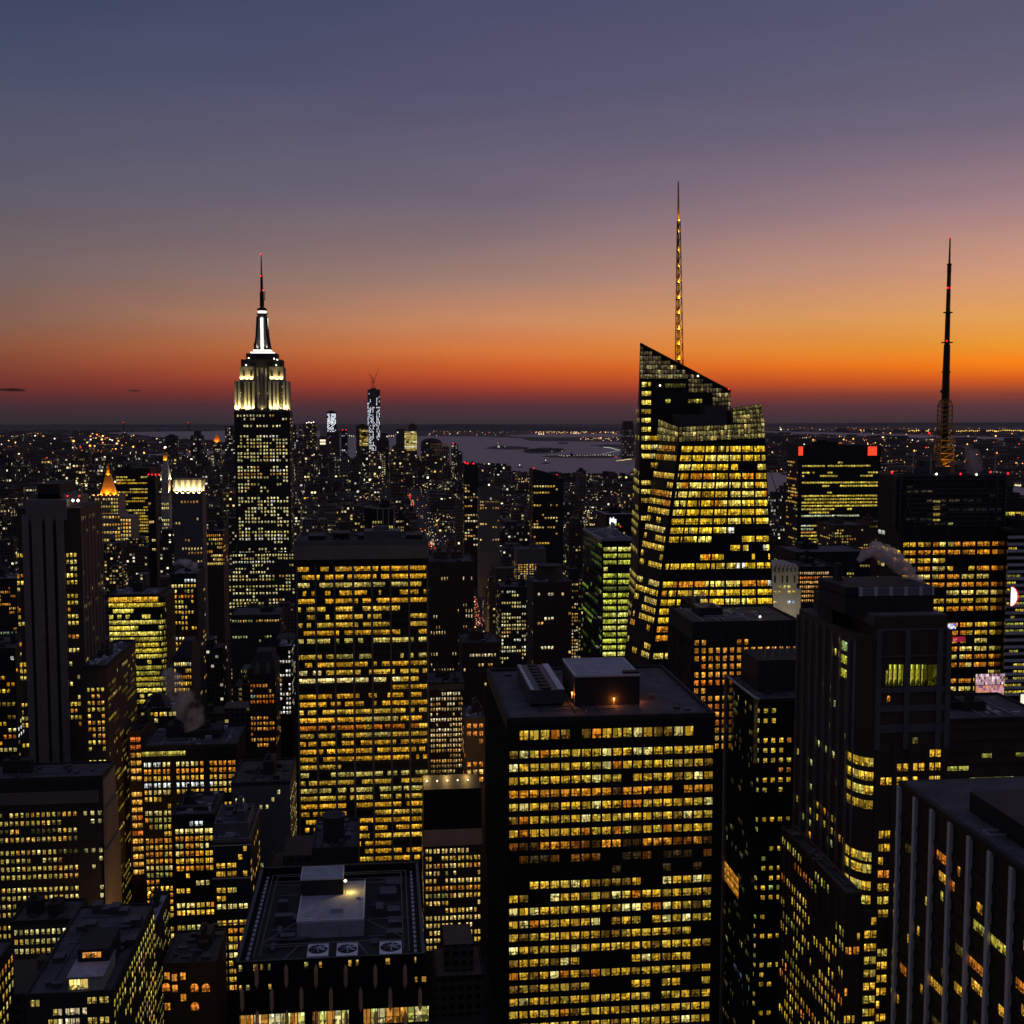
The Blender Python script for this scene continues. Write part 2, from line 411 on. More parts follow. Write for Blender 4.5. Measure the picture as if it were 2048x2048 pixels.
def finish(root, name='lit_window', most=100):
    wl = WINS.pop(root.name, [])
    def seen(w_):
        x, y = PX(w_[0][0]); return not (-5 < x < 2053 and y < 2060)
    wl.sort(key=seen)
    for q, tint in wl[:most]:
        mb = MB(); win_mesh(mb, q, tint); mb.build(name, M['win'], root)
    if len(wl) > most:
        mb = MB()
        for q, tint in wl[most:]: win_mesh(mb, q, tint)
        tag(mb.build('window_rows', M['win'], root), kind='stuff')

KEEP = []          # protected picture areas of placed buildings: (px0, px1, pytop, pybottom, Y)
FOOT = []          # footprints
class Tower:
    """an axis aligned building whose front face spans px0..px1 and starts at row py at depth Y"""
    def __init__(s, name, label, px0, px1, py, Y, depth, mat, cat='building', vis=None, group=None, z0=0.0, root=None, partname='wall'):
        a, b = P(px0, py, Y), P(px1, py, Y)
        s.X0, s.X1, s.Y0, s.Y1, s.Z = a.x, b.x, Y, Y + depth, (a.z + b.z) / 2
        s.root = root or thing(name, ((s.X0 + s.X1) / 2, Y + depth / 2, 0), label, cat, group)
        s.mpp = Y / FPX
        mb = MB(); mb.box(s.X0, s.X1, s.Y0, s.Y1, z0, s.Z); s.wall = mb.build(partname, M[mat], s.root)
        xs = [px0, px1]
        for X, Yq in ((s.X0, s.Y1), (s.X1, s.Y1)): xs.append(PX((X, Yq, s.Z))[0])
        s.vis = vis or 1300
        KEEP.append((min(xs), max(xs), py - 20, s.vis, Y)); FOOT.append((s.X0, s.X1, s.Y0, s.Y1))
    def front(s, off, fh, rows, cols, lit, ml=0.0, mr=0.0, **k):
        zt, zb = s.Z - off, s.Z - off - fh * rows
        x0, x1 = s.X0 + ml, s.X1 - mr
        facade(s.root, (x0, s.Y0, zt), (x1, s.Y0, zt), (x0, s.Y0, zb), (x1, s.Y0, zb), rows, cols, lit, **k)
    def left(s, off, fh, rows, cols, lit, ml=0.0, mr=0.0, **k):
        zt, zb = s.Z - off, s.Z - off - fh * rows
        facade(s.root, (s.X0, s.Y1 - ml, zt), (s.X0, s.Y0 + mr, zt), (s.X0, s.Y1 - ml, zb), (s.X0, s.Y0 + mr, zb), rows, cols, lit, **k)
    def right(s, off, fh, rows, cols, lit, ml=0.0, mr=0.0, **k):
        zt, zb = s.Z - off, s.Z - off - fh * rows
        facade(s.root, (s.X1, s.Y0 + ml, zt), (s.X1, s.Y1 - mr, zt), (s.X1, s.Y0 + ml, zb), (s.X1, s.Y1 - mr, zb), rows, cols, lit, **k)
    def roof(s, mat='roof', ph=1.2, pw=0.5, pmat='dark', tanks=True):
        mb = MB(); mb.face([(s.X0 + pw, s.Y0 + pw, s.Z + 0.05), (s.X1 - pw, s.Y0 + pw, s.Z + 0.05), (s.X1 - pw, s.Y1 - pw, s.Z + 0.05), (s.X0 + pw, s.Y1 - pw, s.Z + 0.05)])
        mb.build('roof', M[mat], s.root)
        mb = MB()
        for x0, x1, y0, y1 in ((s.X0 - .1, s.X1 + .1, s.Y0 - .1, s.Y0 + pw), (s.X0 - .1, s.X1 + .1, s.Y1 - pw, s.Y1 + .1), (s.X0 - .1, s.X0 + pw, s.Y0 + pw, s.Y1 - pw), (s.X1 - pw, s.X1 + .1, s.Y0 + pw, s.Y1 - pw)):
            mb.box(x0, x1, y0, y1, s.Z - 0.6, s.Z + ph)
        mb.build('parapet', M[pmat], s.root)
        if s.Y0 < 820:
            mb = MB(); wx, wy = s.X1 - s.X0, s.Y1 - s.Y0
            for k in range(rnd.randint(7, 12)):
                cx, cyy = s.X0 + wx * rnd.uniform(.08, .9), s.Y0 + wy * rnd.uniform(.08, .9); a_, b_, h_ = rnd.uniform(.4, 1.6), rnd.uniform(.4, 1.6), rnd.uniform(.5, 1.7)
                mb.box(cx - a_, cx + a_, cyy - b_, cyy + b_, s.Z + .04, s.Z + h_)
            for k in range(4):
                y_ = s.Y0 + wy * rnd.uniform(.1, .9); x_ = s.X0 + wx * rnd.uniform(.05, .4); mb.tube((x_, y_, s.Z + .35), (x_ + wx * rnd.uniform(.15, .5), y_, s.Z + .35), .16, .16, 6)
                x2 = s.X0 + wx * rnd.uniform(.1, .9); mb.tube((x2, s.Y0 + wy * .1, s.Z + .5), (x2, s.Y0 + wy * rnd.uniform(.4, .9), s.Z + .5), .18, .18, 6)
            mb.build('roof_ducts', M[rnd.choice(('steel', 'steelb', 'dark'))], s.root)
        if tanks:
            wx, wy = s.X1 - s.X0, s.Y1 - s.Y0
            for k in range(rnd.randint(1, 2)):
                cx, cyy = s.X0 + wx * rnd.uniform(.25, .75), s.Y0 + wy * rnd.uniform(.35, .75); a_, b_ = wx * rnd.uniform(.08, .16), wy * rnd.uniform(.08, .2)
                mb = MB(); mb.box(cx - a_, cx + a_, cyy - b_, cyy + b_, s.Z, s.Z + rnd.uniform(3, 6)); mb.box(cx - a_ * .5, cx + a_ * .2, cyy - b_ * .5, cyy, s.Z + 2, s.Z + rnd.uniform(6.5, 8)); mb.build('roof_bulkhead', M[pmat], s.root)
    def sub(s, px0, px1, py, Y, depth, mat, z0=0.0, partname='wall', **k):
        return Tower(None, None, px0, px1, py, Y, depth, mat, root=s.root, z0=z0, partname=partname, vis=s.vis, **k)
    def done(s, most=100): finish(s.root, most=most); return s
def beacon(root, p, r=0.5, mat='red'):
    mb = MB(); mb.octa(p, r, None); mb.build('beacon', M[mat], root)

# ================================================================ SETTING
def sheet(name, pts, mat, z, kind='structure'):
    me = bpy.data.meshes.new(name)
    from mathutils.geometry import tessellate_polygon
    v3 = [Vector((p[0], p[1], z)) for p in pts]
    tri = tessellate_polygon([v3])
    fs = []
    for a_, b_, c_ in tri:
        nz = (v3[b_] - v3[a_]).cross(v3[c_] - v3[a_]).z
        fs.append((a_, b_, c_) if nz > 0 else (a_, c_, b_))
    me.from_pydata([tuple(p) for p in v3], [], fs); me.materials.append(mat)
    o = bpy.data.objects.new(name, me); COL.objects.link(o); o['kind'] = kind
    return o
ring = [(31500 * math.cos(2 * math.pi * k / 96), 31500 * math.sin(2 * math.pi * k / 96)) for k in range(96)]
sheet('ground', ring, M['land'], 0.0)
WATER = []
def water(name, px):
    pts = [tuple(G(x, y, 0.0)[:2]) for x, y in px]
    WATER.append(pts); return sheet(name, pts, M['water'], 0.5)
water('harbour_water', [(640, 880), (700, 873.5), (790, 872), (880, 872.5), (960, 873), (1040, 876), (1060, 882), (1150, 883), (1276, 884), (1330, 905), (1400, 925), (1536, 944), (1700, 958), (2048, 976), (2300, 990), (2300, 1040), (2048, 1020), (1800, 1010), (1595, 1000), (1536, 995), (1400, 980), (1268, 964), (1180, 962), (1080, 953), (1024, 947), (925, 935), (860, 925), (760, 920), (690, 915), (640, 905)])
water('narrows_water', [(200, 866), (330, 863), (480, 861.5), (640, 861.5), (640, 875), (560, 884), (480, 886), (380, 880), (290, 872)])
water('inner_bay_water', [(1010, 871), (1060, 868.5), (1200, 867.5), (1268, 868), (1268, 873), (1120, 875), (1040, 874)])
water('east_river_water', [(150, 934), (225, 911), (320, 908), (480, 899), (640, 893), (640, 901), (480, 909), (320, 926), (230, 930)])
water('meadow_river_water', [(1480, 861.5), (1600, 863.5), (1800, 868.5), (2048, 876), (2300, 884), (2300, 893), (2048, 883), (1800, 874), (1600, 868), (1480, 864.5)])
def in_poly(x, y, poly):
    c = False; j = len(poly) - 1
    for i in range(len(poly)):
        xi, yi = poly[i]; xj, yj = poly[j]
        if (yi > y) != (yj > y) and x < (xj - xi) * (y - yi) / (yj - yi) + xi: c = not c
        j = i
    return c
def mound(name, pts, z0=0.6, kind='structure', mat='hill', slope=0.0):
    """land rising from a shore outline: [(px, py, top px row)] far ridge"""
    mb = MB(); base = [G(x, y, 0.0) for x, y, _ in pts]
    n = len(base)
    top = []
    for q, (x, y, ty) in zip(base, pts): top.append(Vector((q.x, q.y, max(z0, P(x, ty, q.y).z))))
    back = [Vector((q.x * 1.10, q.y * 1.10, 0)) for q in base]; front = [Vector((q.x * 0.985, q.y * 0.985, 0)) for q in base]
    for k in range(n - 1):
        mb.face([front[k], front[k + 1], top[k + 1], top[k]]); mb.face([top[k], top[k + 1], back[k + 1], back[k]])
    o = mb.build(name, M[mat]); o['kind'] = kind; return o
hl = [(760, 862, 860), (800, 861.5, 856), (840, 861, 851.5), (880, 860.6, 849), (930, 860.4, 848.5), (980, 860.4, 849.5), (1030, 860.5, 851), (1080, 860.6, 851.5), (1130, 861, 853), (1180, 861, 855), (1240, 861.5, 856), (1300, 862, 859)]
mound('harbour_hills', hl)
mound('far_ridge', [(-60, 853, 850), (100, 852.5, 848.5), (250, 852.5, 849), (420, 852.5, 850.5), (560, 852.5, 851)])
mound('western_ridge', [(1330, 853, 850), (1450, 852, 847.5), (1600, 852, 846.5), (1750, 852, 845.5), (1900, 852, 845), (2100, 852, 844.5)])
# islands in the harbour
def island(name, px, label, trees=10):
    pts = [tuple(G(x, y, 0.0)[:2]) for x, y in px]
    o = sheet(name, pts, M['land'], 2.0)
    return o
island('island', [(1044, 904), (1062, 898), (1085, 895.5), (1115, 896.5), (1132, 901), (1120, 905), (1090, 907), (1060, 907)], '')
island('island', [(1083, 913), (1130, 911), (1160, 910), (1200, 911), (1232, 912), (1225, 916), (1160, 916), (1100, 915)], '')
island('island', [(970, 897), (985, 893), (1010, 892), (1040, 893.5), (1062, 896), (1040, 899), (1000, 899)], '')
island('pier_land', [(1180, 891), (1215, 889), (1245, 890), (1276, 890), (1276, 916), (1236, 914), (1242, 906), (1243, 899), (1236, 895), (1205, 893)], '')

def tree_clump(px, py, hpx, wpx, label):
    b0 = G(px, py, 2.0); mpp = b0.y / FPX
    root = thing('tree', b0, label, 'tree', 'trees on the dark island')
    mb = MB(); mb.tube(b0, b0 + Vector((0, 0, hpx * mpp * .6)), 1.0, .5, 6); mb.build('trunk', M['brown'], root)
    mb = MB()
    for k in range(90):
        a_ = rnd.uniform(0, 6.28); rr_ = rnd.random() ** .5 * wpx * mpp * .5; zz = hpx * mpp * rnd.uniform(.3, 1.0)
        c = b0 + Vector((math.cos(a_) * rr_, math.sin(a_) * rr_, zz)); d = Vector((rnd.gauss(0, 1), rnd.gauss(0, 1), rnd.gauss(0, 1))).normalized(); e1 = d.orthogonal().normalized(); e2 = d.cross(e1); s_ = wpx * mpp * rnd.uniform(.06, .13)
        mb.face([c + e1 * s_, c + e2 * s_, c - e1 * s_, c - e2 * s_])
    mb.build('crown', M['tree'], root)
for k in range(14):
    tree_clump(1050 + k * 5.6 + rnd.uniform(-2, 2), 903 + rnd.uniform(-3, 2), rnd.uniform(3, 6.5), rnd.uniform(6, 10), 'dark low tree on the unlit wooded island in the harbour')

# ================================================================ LANDMARKS
# --- stepped stone skyscraper with a floodlit white crown
def empire():
    Y = 1270.0; D = 40.0; c = 525.0; K = Y / FPX
    def X(px, py=900): return P(px, py, Y).x
    def Z(py): return P(c, py, Y).z
    root = thing('stepped_skyscraper', (X(c), Y + 20, 0), 'tall stepped stone skyscraper with floodlit white crown and needle mast', 'skyscraper')
    KEEP.append((440, 590, 480, 1215, Y)); FOOT.append((X(440), X(600), Y - 12, Y + 60))
    xc = X(c)
    def blk(hw, ya, yb, mat, name, y0=0.0, y1=D):
        mb = MB(); mb.box(xc - hw * K, xc + hw * K, Y + y0, Y + y1, Z(yb), Z(ya)); return mb.build(name, M[mat], root)
    blk(53.6, 823, 823 + 900, 'dark', 'wall')
    # lower wings step outward
    for x0, x1, ya, y0 in ((462, 590, 1104, -4), (448, 598, 1146, -9), (440, 604, 1200, -12)):
        mb = MB(); mb.box(X(x0), X(x1), Y + y0, Y + D + 6, 0, Z(ya)); mb.build('lower_wing', M['dark'], root)
    # lit tier: centre recess and two wings with piers
    mb = MB(); mb.box(xc - 51 * K, xc - 15 * K, Y + .6, Y + D - .6, Z(823), Z(762)); mb.box(xc + 15 * K, xc + 51 * K, Y + .6, Y + D - .6, Z(823), Z(762)); mb.box(xc - 15 * K, xc + 15 * K, Y + 5, Y + D - 5, Z(823), Z(733)); mb.build('upper_shaft', M['stone'], root)
    mb = MB()
    for side in (-1, 1):
        for q in (50, 43.5, 31, 24.5, 16):
            x = xc + side * q * K; mb.box(x - 1.1, x + 1.1, Y - .4, Y + .58, Z(822), Z(762.5))
    for q in (-8, 0, 8): mb.box(xc + q * K - .7, xc + q * K + .7, Y + 4.3, Y + 4.98, Z(822), Z(736))
    mb.build('stone_piers', M['pale'], root)
    for side in (-1, 1):
        mb = MB()
        for q in (46.8, 27.8, 20.2):
            x = xc + side * q * K; mb.box(x - .8, x + .8, Y + .3, Y + .59, Z(821), Z(764))
        for q in (39.5, 37, 34.5):
            x = xc + side * q * K; mb.box(x - .45, x + .45, Y + .3, Y + .59, Z(821), Z(764))
        for q in (20, 34): mb.box(xc + side * q * K - 1.0, xc + side * q * K + 1.0, Y + 2.7, Y + 2.98, Z(752), Z(743))
        mb.build('window_strips', M['black'], root)
    mb = MB()
    for side in (-1, 1):
        a_, b_ = sorted((xc + side * 42 * K, xc + side * 15 * K)); mb.box(a_, b_, Y + 3, Y + D - 3, Z(761.9), Z(733))
    mb.build('upper_tier', M['stone'], root)
    blk(39.5, 718.5, 732.9, 'dark', 'crown_tier', 4, D - 4); blk(30, 706, 718.4, 'dark', 'crown_tier', 7, D - 7)
    blk(22, 702.6, 705.9, 'bulbw', 'light_band', 9, D - 9); blk(17, 698, 701.6, 'bulbw', 'light_band', 11, D - 11); blk(20, 701.6, 702.6, 'dark', 'crown_tier', 10, D - 10)
    yc = Y + D / 2
    # mooring mast: four winged buttresses round a glazed shaft
    def ringz(mbq, prof, n=16, ph=0.0):
        for (r0, p0), (r1, p1) in zip(prof, prof[1:]):
            A = [(xc + r0 * K * math.cos(2 * math.pi * k / n + ph), yc + r0 * K * math.sin(2 * math.pi * k / n + ph), Z(p0)) for k in range(n)]
            B_ = [(xc + r1 * K * math.cos(2 * math.pi * k / n + ph), yc + r1 * K * math.sin(2 * math.pi * k / n + ph), Z(p1)) for k in range(n)]
            mbq.prism(A, B_)
    mb = MB(); ringz(mb, [(11, 698), (9.5, 660), (8.5, 627)]); mb.build('mast_shaft', M['stone'], root)
    mb = MB()
    for q in range(4):
        a_ = q * math.pi / 2 + math.pi / 4
        d1 = Vector((math.cos(a_), math.sin(a_), 0)); t1 = Vector((-d1.y, d1.x, 0)) * 1.6
        cc = Vector((xc, yc, 0))
        def V(r, py): return cc + d1 * r * K + Vector((0, 0, Z(py)))
        bot = [V(8, 698) - t1, V(21, 698) - t1, V(21, 698) + t1, V(8, 698) + t1]; mid = [V(8, 672) - t1, V(15.5, 672) - t1, V(15.5, 672) + t1, V(8, 672) + t1]; top = [V(8, 630) - t1, V(12, 630) - t1, V(12, 630) + t1, V(8, 630) + t1]
        mb.prism(bot, mid); mb.prism(mid, top)
    mb.build('mast_buttress', M['dark'], root)
    mb = MB(); mb.box(xc - 2.6 * K, xc + 2.6 * K, yc - 11.4 * K, yc - 8.5 * K, Z(697), Z(633)); mb.box(xc + 9.2 * K, xc + 11.3 * K, yc - 2 * K, yc + 2 * K, Z(697), Z(633)); mb.build('lit_glass_strip', M['bulbw'], root)
    mb = MB(); ringz(mb, [(10.5, 627), (10.5, 624)]); ringz(mb, [(9, 618.5), (7.5, 614), (3.5, 610.5), (2.6, 609)]); mb.build('dome', M['dark'], root)
    mb = MB(); ringz(mb, [(7.5, 623.9), (9, 619.5), (8, 618.6)]); mb.build('dome_light_ring', M['bulbw'], root)
    mb = MB()
    ringz(mb, [(4.4, 609), (3.9, 580)], 8); ringz(mb, [(2.7, 580), (2.3, 546)], 8); ringz(mb, [(1.5, 546), (1.2, 520), (.6, 503)], 8)
    for k in range(9):
        yy = 608 - k * 7; mb.box(xc - (4.8 - k * .25) * K, xc + (4.8 - k * .25) * K, yc - .5, yc + .5, Z(yy) - .4, Z(yy))
    mb.box(xc + 5.0 * K, xc + 6.4 * K, yc - .5, yc + .5, Z(597), Z(579)); mb.box(xc + 2 * K, xc + 6 * K, yc - .5, yc + .5, Z(596), Z(595)); mb.box(xc + 2 * K, xc + 6 * K, yc - .5, yc + .5, Z(580), Z(579.3))
    mb.box(xc - 13 * K, xc - 11.6 * K, yc - .5, yc + .5, Z(690), Z(664))
    for k in range(14):
        x = xc + rnd.uniform(-21, 21) * K; mb.box(x - .25, x + .25, yc - 6, yc - 5.5, Z(698), Z(698 - rnd.uniform(4, 13)))
    for side in (-1, 1):
        mb.box(xc + side * 8.6 * K - .4, xc + side * 8.6 * K + .4, yc - .5, yc + .5, Z(619), Z(613))
    mb.build('antenna', M['black'], root)
    for px, py in ((-1, 548), (3, 577), (-1, 504)): beacon(root, (xc + px * K, yc - 2, Z(py)), .9)
    for px, py in ((-24, 716), (25, 717), (-29, 730), (29, 730), (31, 719)): beacon(root, (xc + px * K, Y + 2.2, Z(py)), .8, 'lampw')
    # floodlights on the ledges
    for side in (-1, 1):
        for q in (47, 37, 28, 20): lamp(root, (xc + side * q * K, Y - 1.9, Z(822) + .8), 17000, (255, 232, 150), (xc + side * q * K, Y + 1, Z(796)), .4, 110)
        for q in (38, 29, 20): lamp(root, (xc + side * q * K, Y + 1.4, Z(761) + .8), 6500, (255, 232, 150), (xc + side * q * K, Y + 4, Z(746)), .4, 120)
        lamp(root, (xc + side * 54 * K, Y + D / 2, Z(822) + .6), 9000, (255, 236, 168), (xc + side * 50 * K, Y + D / 2, Z(785)), .4, 110)
        lamp(root, (xc + side * 8 * K, yc - 15.5 * K, Z(697) + .6), 5000, (255, 250, 235), (xc + side * 7 * K, yc - 9 * K, Z(672)), .4, 100)
    lamp(root, (xc, Y + 2.5, Z(822) + .8), 1200, (255, 230, 150), (xc, Y + 6, Z(790)), .4, 120)
    # windows
    def band(r): return r in (10, 11, 19, 20, 30, 31)
    li = lights(.66, WHITE, .16, 1, dark=(2, 4, 5, 14, 23, 38, 52), rowpal=.7)
    fh = 6.75 * K
    facade(root, (xc - 50 * K, Y, Z(828)), (xc + 50 * K, Y, Z(828)), (xc - 50 * K, Y, Z(828) - fh * 58), (xc + 50 * K, Y, Z(828) - fh * 58), 58, 16, li, .56, .58, group=2, pier=(.7, .35, M['dark'], 2), out=.08)
    li2 = lights(.45, WHITE, .15, 2)
    facade(root, (xc + 53.6 * K, Y + 2, Z(828)), (xc + 53.6 * K, Y + D - 2, Z(828)), (xc + 53.6 * K, Y + 2, Z(828) - fh * 50), (xc + 53.6 * K, Y + D - 2, Z(828) - fh * 50), 50, 10, lights(.12, PALE, .1, 1), .45, .5)
    for s_, (a_, b_) in ((-1, (-43.5, -31)), (1, (31, 43.5)), (-1, (-24.5, -16)), (1, (16, 24.5))):
        facade(root, (xc + a_ * K, Y + .6, Z(764)), (xc + b_ * K, Y + .6, Z(764)), (xc + a_ * K, Y + .6, Z(821)), (xc + b_ * K, Y + .6, Z(821)), 9, 3, lights(.35, WHITE, .2, 1), .5, .5)
    facade(root, (xc - 14 * K, Y + 5, Z(764)), (xc + 14 * K, Y + 5, Z(764)), (xc - 14 * K, Y + 5, Z(822)), (xc + 14 * K, Y + 5, Z(822)), 9, 5, lights(.2, WHITE, .1, 1), .4, .5)
    li3 = lights(.55, WHITE, .2, 2, rowpal=.7)
    for x0, x1, ya, y0, n_ in ((464, 588, 1107, -4, 6), (450, 596, 1149, -9, 8), (442, 602, 1203, -12, 14)):
        zt = P(c, ya, Y + y0).z
        facade(root, (P(x0, ya, Y + y0).x, Y + y0, zt), (P(x1, ya, Y + y0).x, Y + y0, zt), (P(x0, ya, Y + y0).x, Y + y0, zt - n_ * fh), (P(x1, ya, Y + y0).x, Y + y0, zt - n_ * fh), n_, 22, li3, .55, .56, group=2, out=.08)
    finish(root)
empire()

# --- crystalline glass tower with the slanted crown and lattice spire
def crystal():
    root = thing('glass_skyscraper', (P(1400, 900, 575).x, 590, 0), 'faceted glass skyscraper with slanted lit crown and golden lattice spire', 'skyscraper')
    YB, YA = 545.0, 572.0
    KEEP.append((1250, 1548, 680, 1320, YB)); FOOT.append((P(1250, 1250, YB).x - 4, P(1550, 1250, YB).x + 4, YB, 640))
    # volume A (taller, behind): front-left edge leans, slanted top
    At, Ar = P(1280, 688, YA), P(1461, 783, YA); Arl = P(1468, 850, YA)
    Ab = Vector((At.x + (P(1277, 1255, YA).x - At.x) * At.z / (At.z - P(1277, 1255, YA).z), YA, 0))
    Arb = Vector((Ar.x + 12, YA, 0)); dA = Vector((3, 46, 0))
    mb = MB(); A4 = [Ab, Arb, Arb + dA + Vector((-3, 0, 0)), Ab + Vector((-2.8, 46, 0))]; T4 = [At, Ar, Ar + Vector((-2, 40, -4)), At + Vector((9.9, 46, -6))]
    for q_ in range(30):
        mb.prism([b_.lerp(a_, q_ / 30) for a_, b_ in zip(T4, A4)], [b_.lerp(a_, (q_ + 1) / 30) for a_, b_ in zip(T4, A4)], cap=q_ in (0, 29))
    mb.build('rear_volume', M['black'], root)
    # volume B (front, lower) with a chamfered left facet
    FLt, FRt = P(1358, 884, YB), P(1530, 876, YB)
    def ext(pt, q):      # extend the line pt -> q down to the ground
        t_ = pt.z / (pt.z - q.z); return Vector((pt.x + (q.x - pt.x) * t_, YB, 0))
    FLb, FRb = ext(FLt, P(1299, 1310, YB)), ext(FRt, P(1543, 1141, YB))
    YC = YB + 25
    CLt = Vector((P(1316, 886, YC).x, YC, FLt.z)); q = P(1257, 1255, YC); t_ = CLt.z / (CLt.z - q.z); CLb = Vector((CLt.x + (q.x - CLt.x) * t_, YC, 0))
    YD = YB + 62
    def on(a_, b_, z):   # point of edge a(top)-b(bottom) at height z
        t2 = (a_.z - z) / (a_.z - b_.z); return a_.lerp(b_, t2)
    mb = MB(); edges = [(FLt, FLb), (FRt, FRb), (Vector((FRt.x, YD, FRt.z)), Vector((FRb.x + 1, YD, 0))), (Vector((CLt.x + 10, YD, CLt.z)), Vector((CLb.x + 10, YD, 0))), (CLt, CLb)]
    for q_ in range(30):
        f0, f1 = q_ / 30, (q_ + 1) / 30
        mb.prism([b_.lerp(a_, f0) for a_, b_ in edges], [b_.lerp(a_, f1) for a_, b_ in edges], cap=q_ in (0, 29))
    mb.build('front_volume', M['black'], root)
    # front face windows, 18.6 px floors
    fl = 18.55 * YB / FPX
    z0 = P(1440, 889, YB).z
    n = 24
    li = lights(.94, [(6, (252, 200, 46), 1.25), (3, (252, 222, 96), 1.35), (1.2, (240, 150, 36), 1.1), (1, (206, 156, 44), .7), (.3, (250, 246, 220), 1.2)], .05, 3, dark=(14,), rowpal=.3)
    zb = z0 - fl * n
    facade(root, on(FLt, FLb, z0) + Vector((1.3, 0, 0)), on(FRt, FRb, z0), on(FLt, FLb, zb) + Vector((1.3, 0, 0)), on(FRt, FRb, zb), n, 28, li, .90, .62, out=.12, band=(1.5, .09, M['black'], 1), group=4, frag=.07)
    # left facet windows: slimmer, seen obliquely
    li = lights(.80, [(5, (248, 200, 74), 1.1), (2, (240, 206, 110), 1.0), (1, (226, 150, 50), .9)], .15, 4, dark=(14,))
    facade(root, on(CLt, CLb, z0) + Vector((.17, -1, 0)), on(FLt, FLb, z0), on(CLt, CLb, zb) + Vector((.17, -1, 0)), on(FLt, FLb, zb), n, 15, li, .66, .6, out=.1, band=(1.5, .09, M['black'], 1))
    # A front windows: upper left column of three panes and the rows under it
    za = P(1290, 760, YA).z; fa = 18.1 * YA / FPX
    def on_a(z): return on(At, Ab, z)
    nA = 16
    x1 = P(1322, 800, YA).x
    li = lights(.9, [(3, (252, 220, 90), 1.2), (1, (220, 180, 60), .7)], .05, 6, dark=(14,), rowpal=1.0)
    facade(root, on_a(za) + Vector((.9, 0, 0)), (on_a(za).x + 5.6, YA, za), on_a(za - fa * nA) + Vector((.9, 0, 0)), (on_a(za - fa * nA).x + 5.6, YA, za - fa * nA), nA, 3, li, .86, .5, out=.08)
    li = lights(.75, AMBER, .2, 3)
    zc = za - fa * 6
    facade(root, (on_a(zc).x + 5.7, YA, zc), (P(1322, 900, YA).x, YA, zc), on_a(zc - fa * 10) + Vector((5.7, 0, 0)), (P(1316, 1080, YA).x, YA, zc - fa * 10), 10, 4, li, .84, .5, out=.08)
    # A left side strip
    dl = Vector((3, 30, 0))
    facade(root, on_a(za) + Vector((7.0, 38, 0)), on_a(za) + Vector((.1, .6, 0)), on_a(za - fa * 28) + Vector((2.4, 38, 0)), on_a(za - fa * 28) + Vector((.0, .6, 0)), 28, 6, lights(.4, [(1, (220, 190, 90), .7)], .3, 3), .8, .5)
    # two inner lit floors in the dark face of A
    for px0, px1, py in ((1330, 1372, 771), (1330, 1404, 802)):
        a_, b_ = P(px0, py, YA), P(px1, py, YA); z = a_.z
        facade(root, (a_.x, YA, z + 1), (b_.x, YA, z + 1), (a_.x, YA, z - 1), (b_.x, YA, z - 1), 1, 8 if px1 < 1390 else 13, lights(.85, [(2, (214, 196, 70), .75), (1, (150, 140, 60), .45)], .05, 3), .8, .9)
    # slanted glass screen of A: pane grid under the slope
    wl = WINS.setdefault(root.name, [])
    GRID = [(3, (150, 128, 86), .55), (2, (196, 176, 110), .6), (1, (90, 76, 60), .5)]
    nx = 30; wpx = (1461 - 1280) / nx; rws = 10
    for r in range(rws + 4):
        for c in range(nx):
            xa, xb = 1280.8 + c * wpx, 1280.8 + (c + .80) * wpx
            yt = 694 + r * 9.2; yb2 = yt + 7.6
            slope = 688 + (xb - 1280) * 95 / 181
            low = 760 if xa < 1372 else (792 if xa < 1424 else 828)
            if yt < slope + 2 or yb2 > low: continue
            tint = pick(GRID)
            lr = 1.0 if r in (4, 6) or (r == 10) else .55
            if rnd.random() < .08: lr = 2.2
            if low == 760 and r < 1: lr = .4
            q = [P(xa, yb2, YA - .15), P(xb, yb2, YA - .15), P(xb, yt, YA - .15), P(xa, yt, YA - .15)]
            wl.append((q, (*[x * lr for x in tint], rnd.random())))
    # slope coping
    mb = MB(); mb.tube(At + Vector((0, -.2, .2)), Ar + Vector((0, -.2, .2)), .55, .55, 6); mb.build('crown_edge', M['goldm'], root)
    # front parapet screen of B: tall glass panes lit from behind
    B1, B2 = P(1358, 854, YB), P(1529, 846, YB)
    mb = MB(); mb.prism([FLt + Vector((0, .1, .02)), FRt + Vector((0, .1, .02)), FRt + Vector((0, 1, .02)), FLt + Vector((0, 1, .02))], [B1 + Vector((0, .1, 0)), B2 + Vector((0, .1, 0)), B2 + Vector((0, 1, 0)), B1 + Vector((0, 1, 0))])
    C1 = Vector((P(1319, 836, YC).x, YC, P(1319, 838, YC).z))
    mb.prism([CLt + Vector((0, .1, .02)), FLt + Vector((-.05, .1, .02)), FLt + Vector((0, 1.2, .02)), CLt + Vector((.5, 1, .02))], [C1 + Vector((0, .1, 0)), B1 + Vector((-.05, .1, 0)), B1 + Vector((0, 1.2, 0)), C1 + Vector((.5, 1, 0))]); mb.build('crown_screen_frame', M['black'], root)
    SC = [(3, (186, 168, 96), .62), (3, (150, 132, 80), .5), (1, (236, 206, 110), .9)]
    def scr(r, c):
        k_ = (.55, .95, .75)[r] * (1.7 if c % 5 == 4 else 1); tt_ = pick(SC); return tuple(x * k_ for x in tt_)
    facade(root, B1, B2, FLt, FRt, 3, 25, scr, .82, .86, out=.1)
    facade(root, C1, B1, CLt, FLt, 3, 13, scr, .72, .86, out=.6)
    # rear right crown wing
    YR = 598.0
    R1, R2, R3, R4 = P(1465, 816, YR), P(1522, 807, YR), P(1532, 880, YR), P(1466, 880, YR)
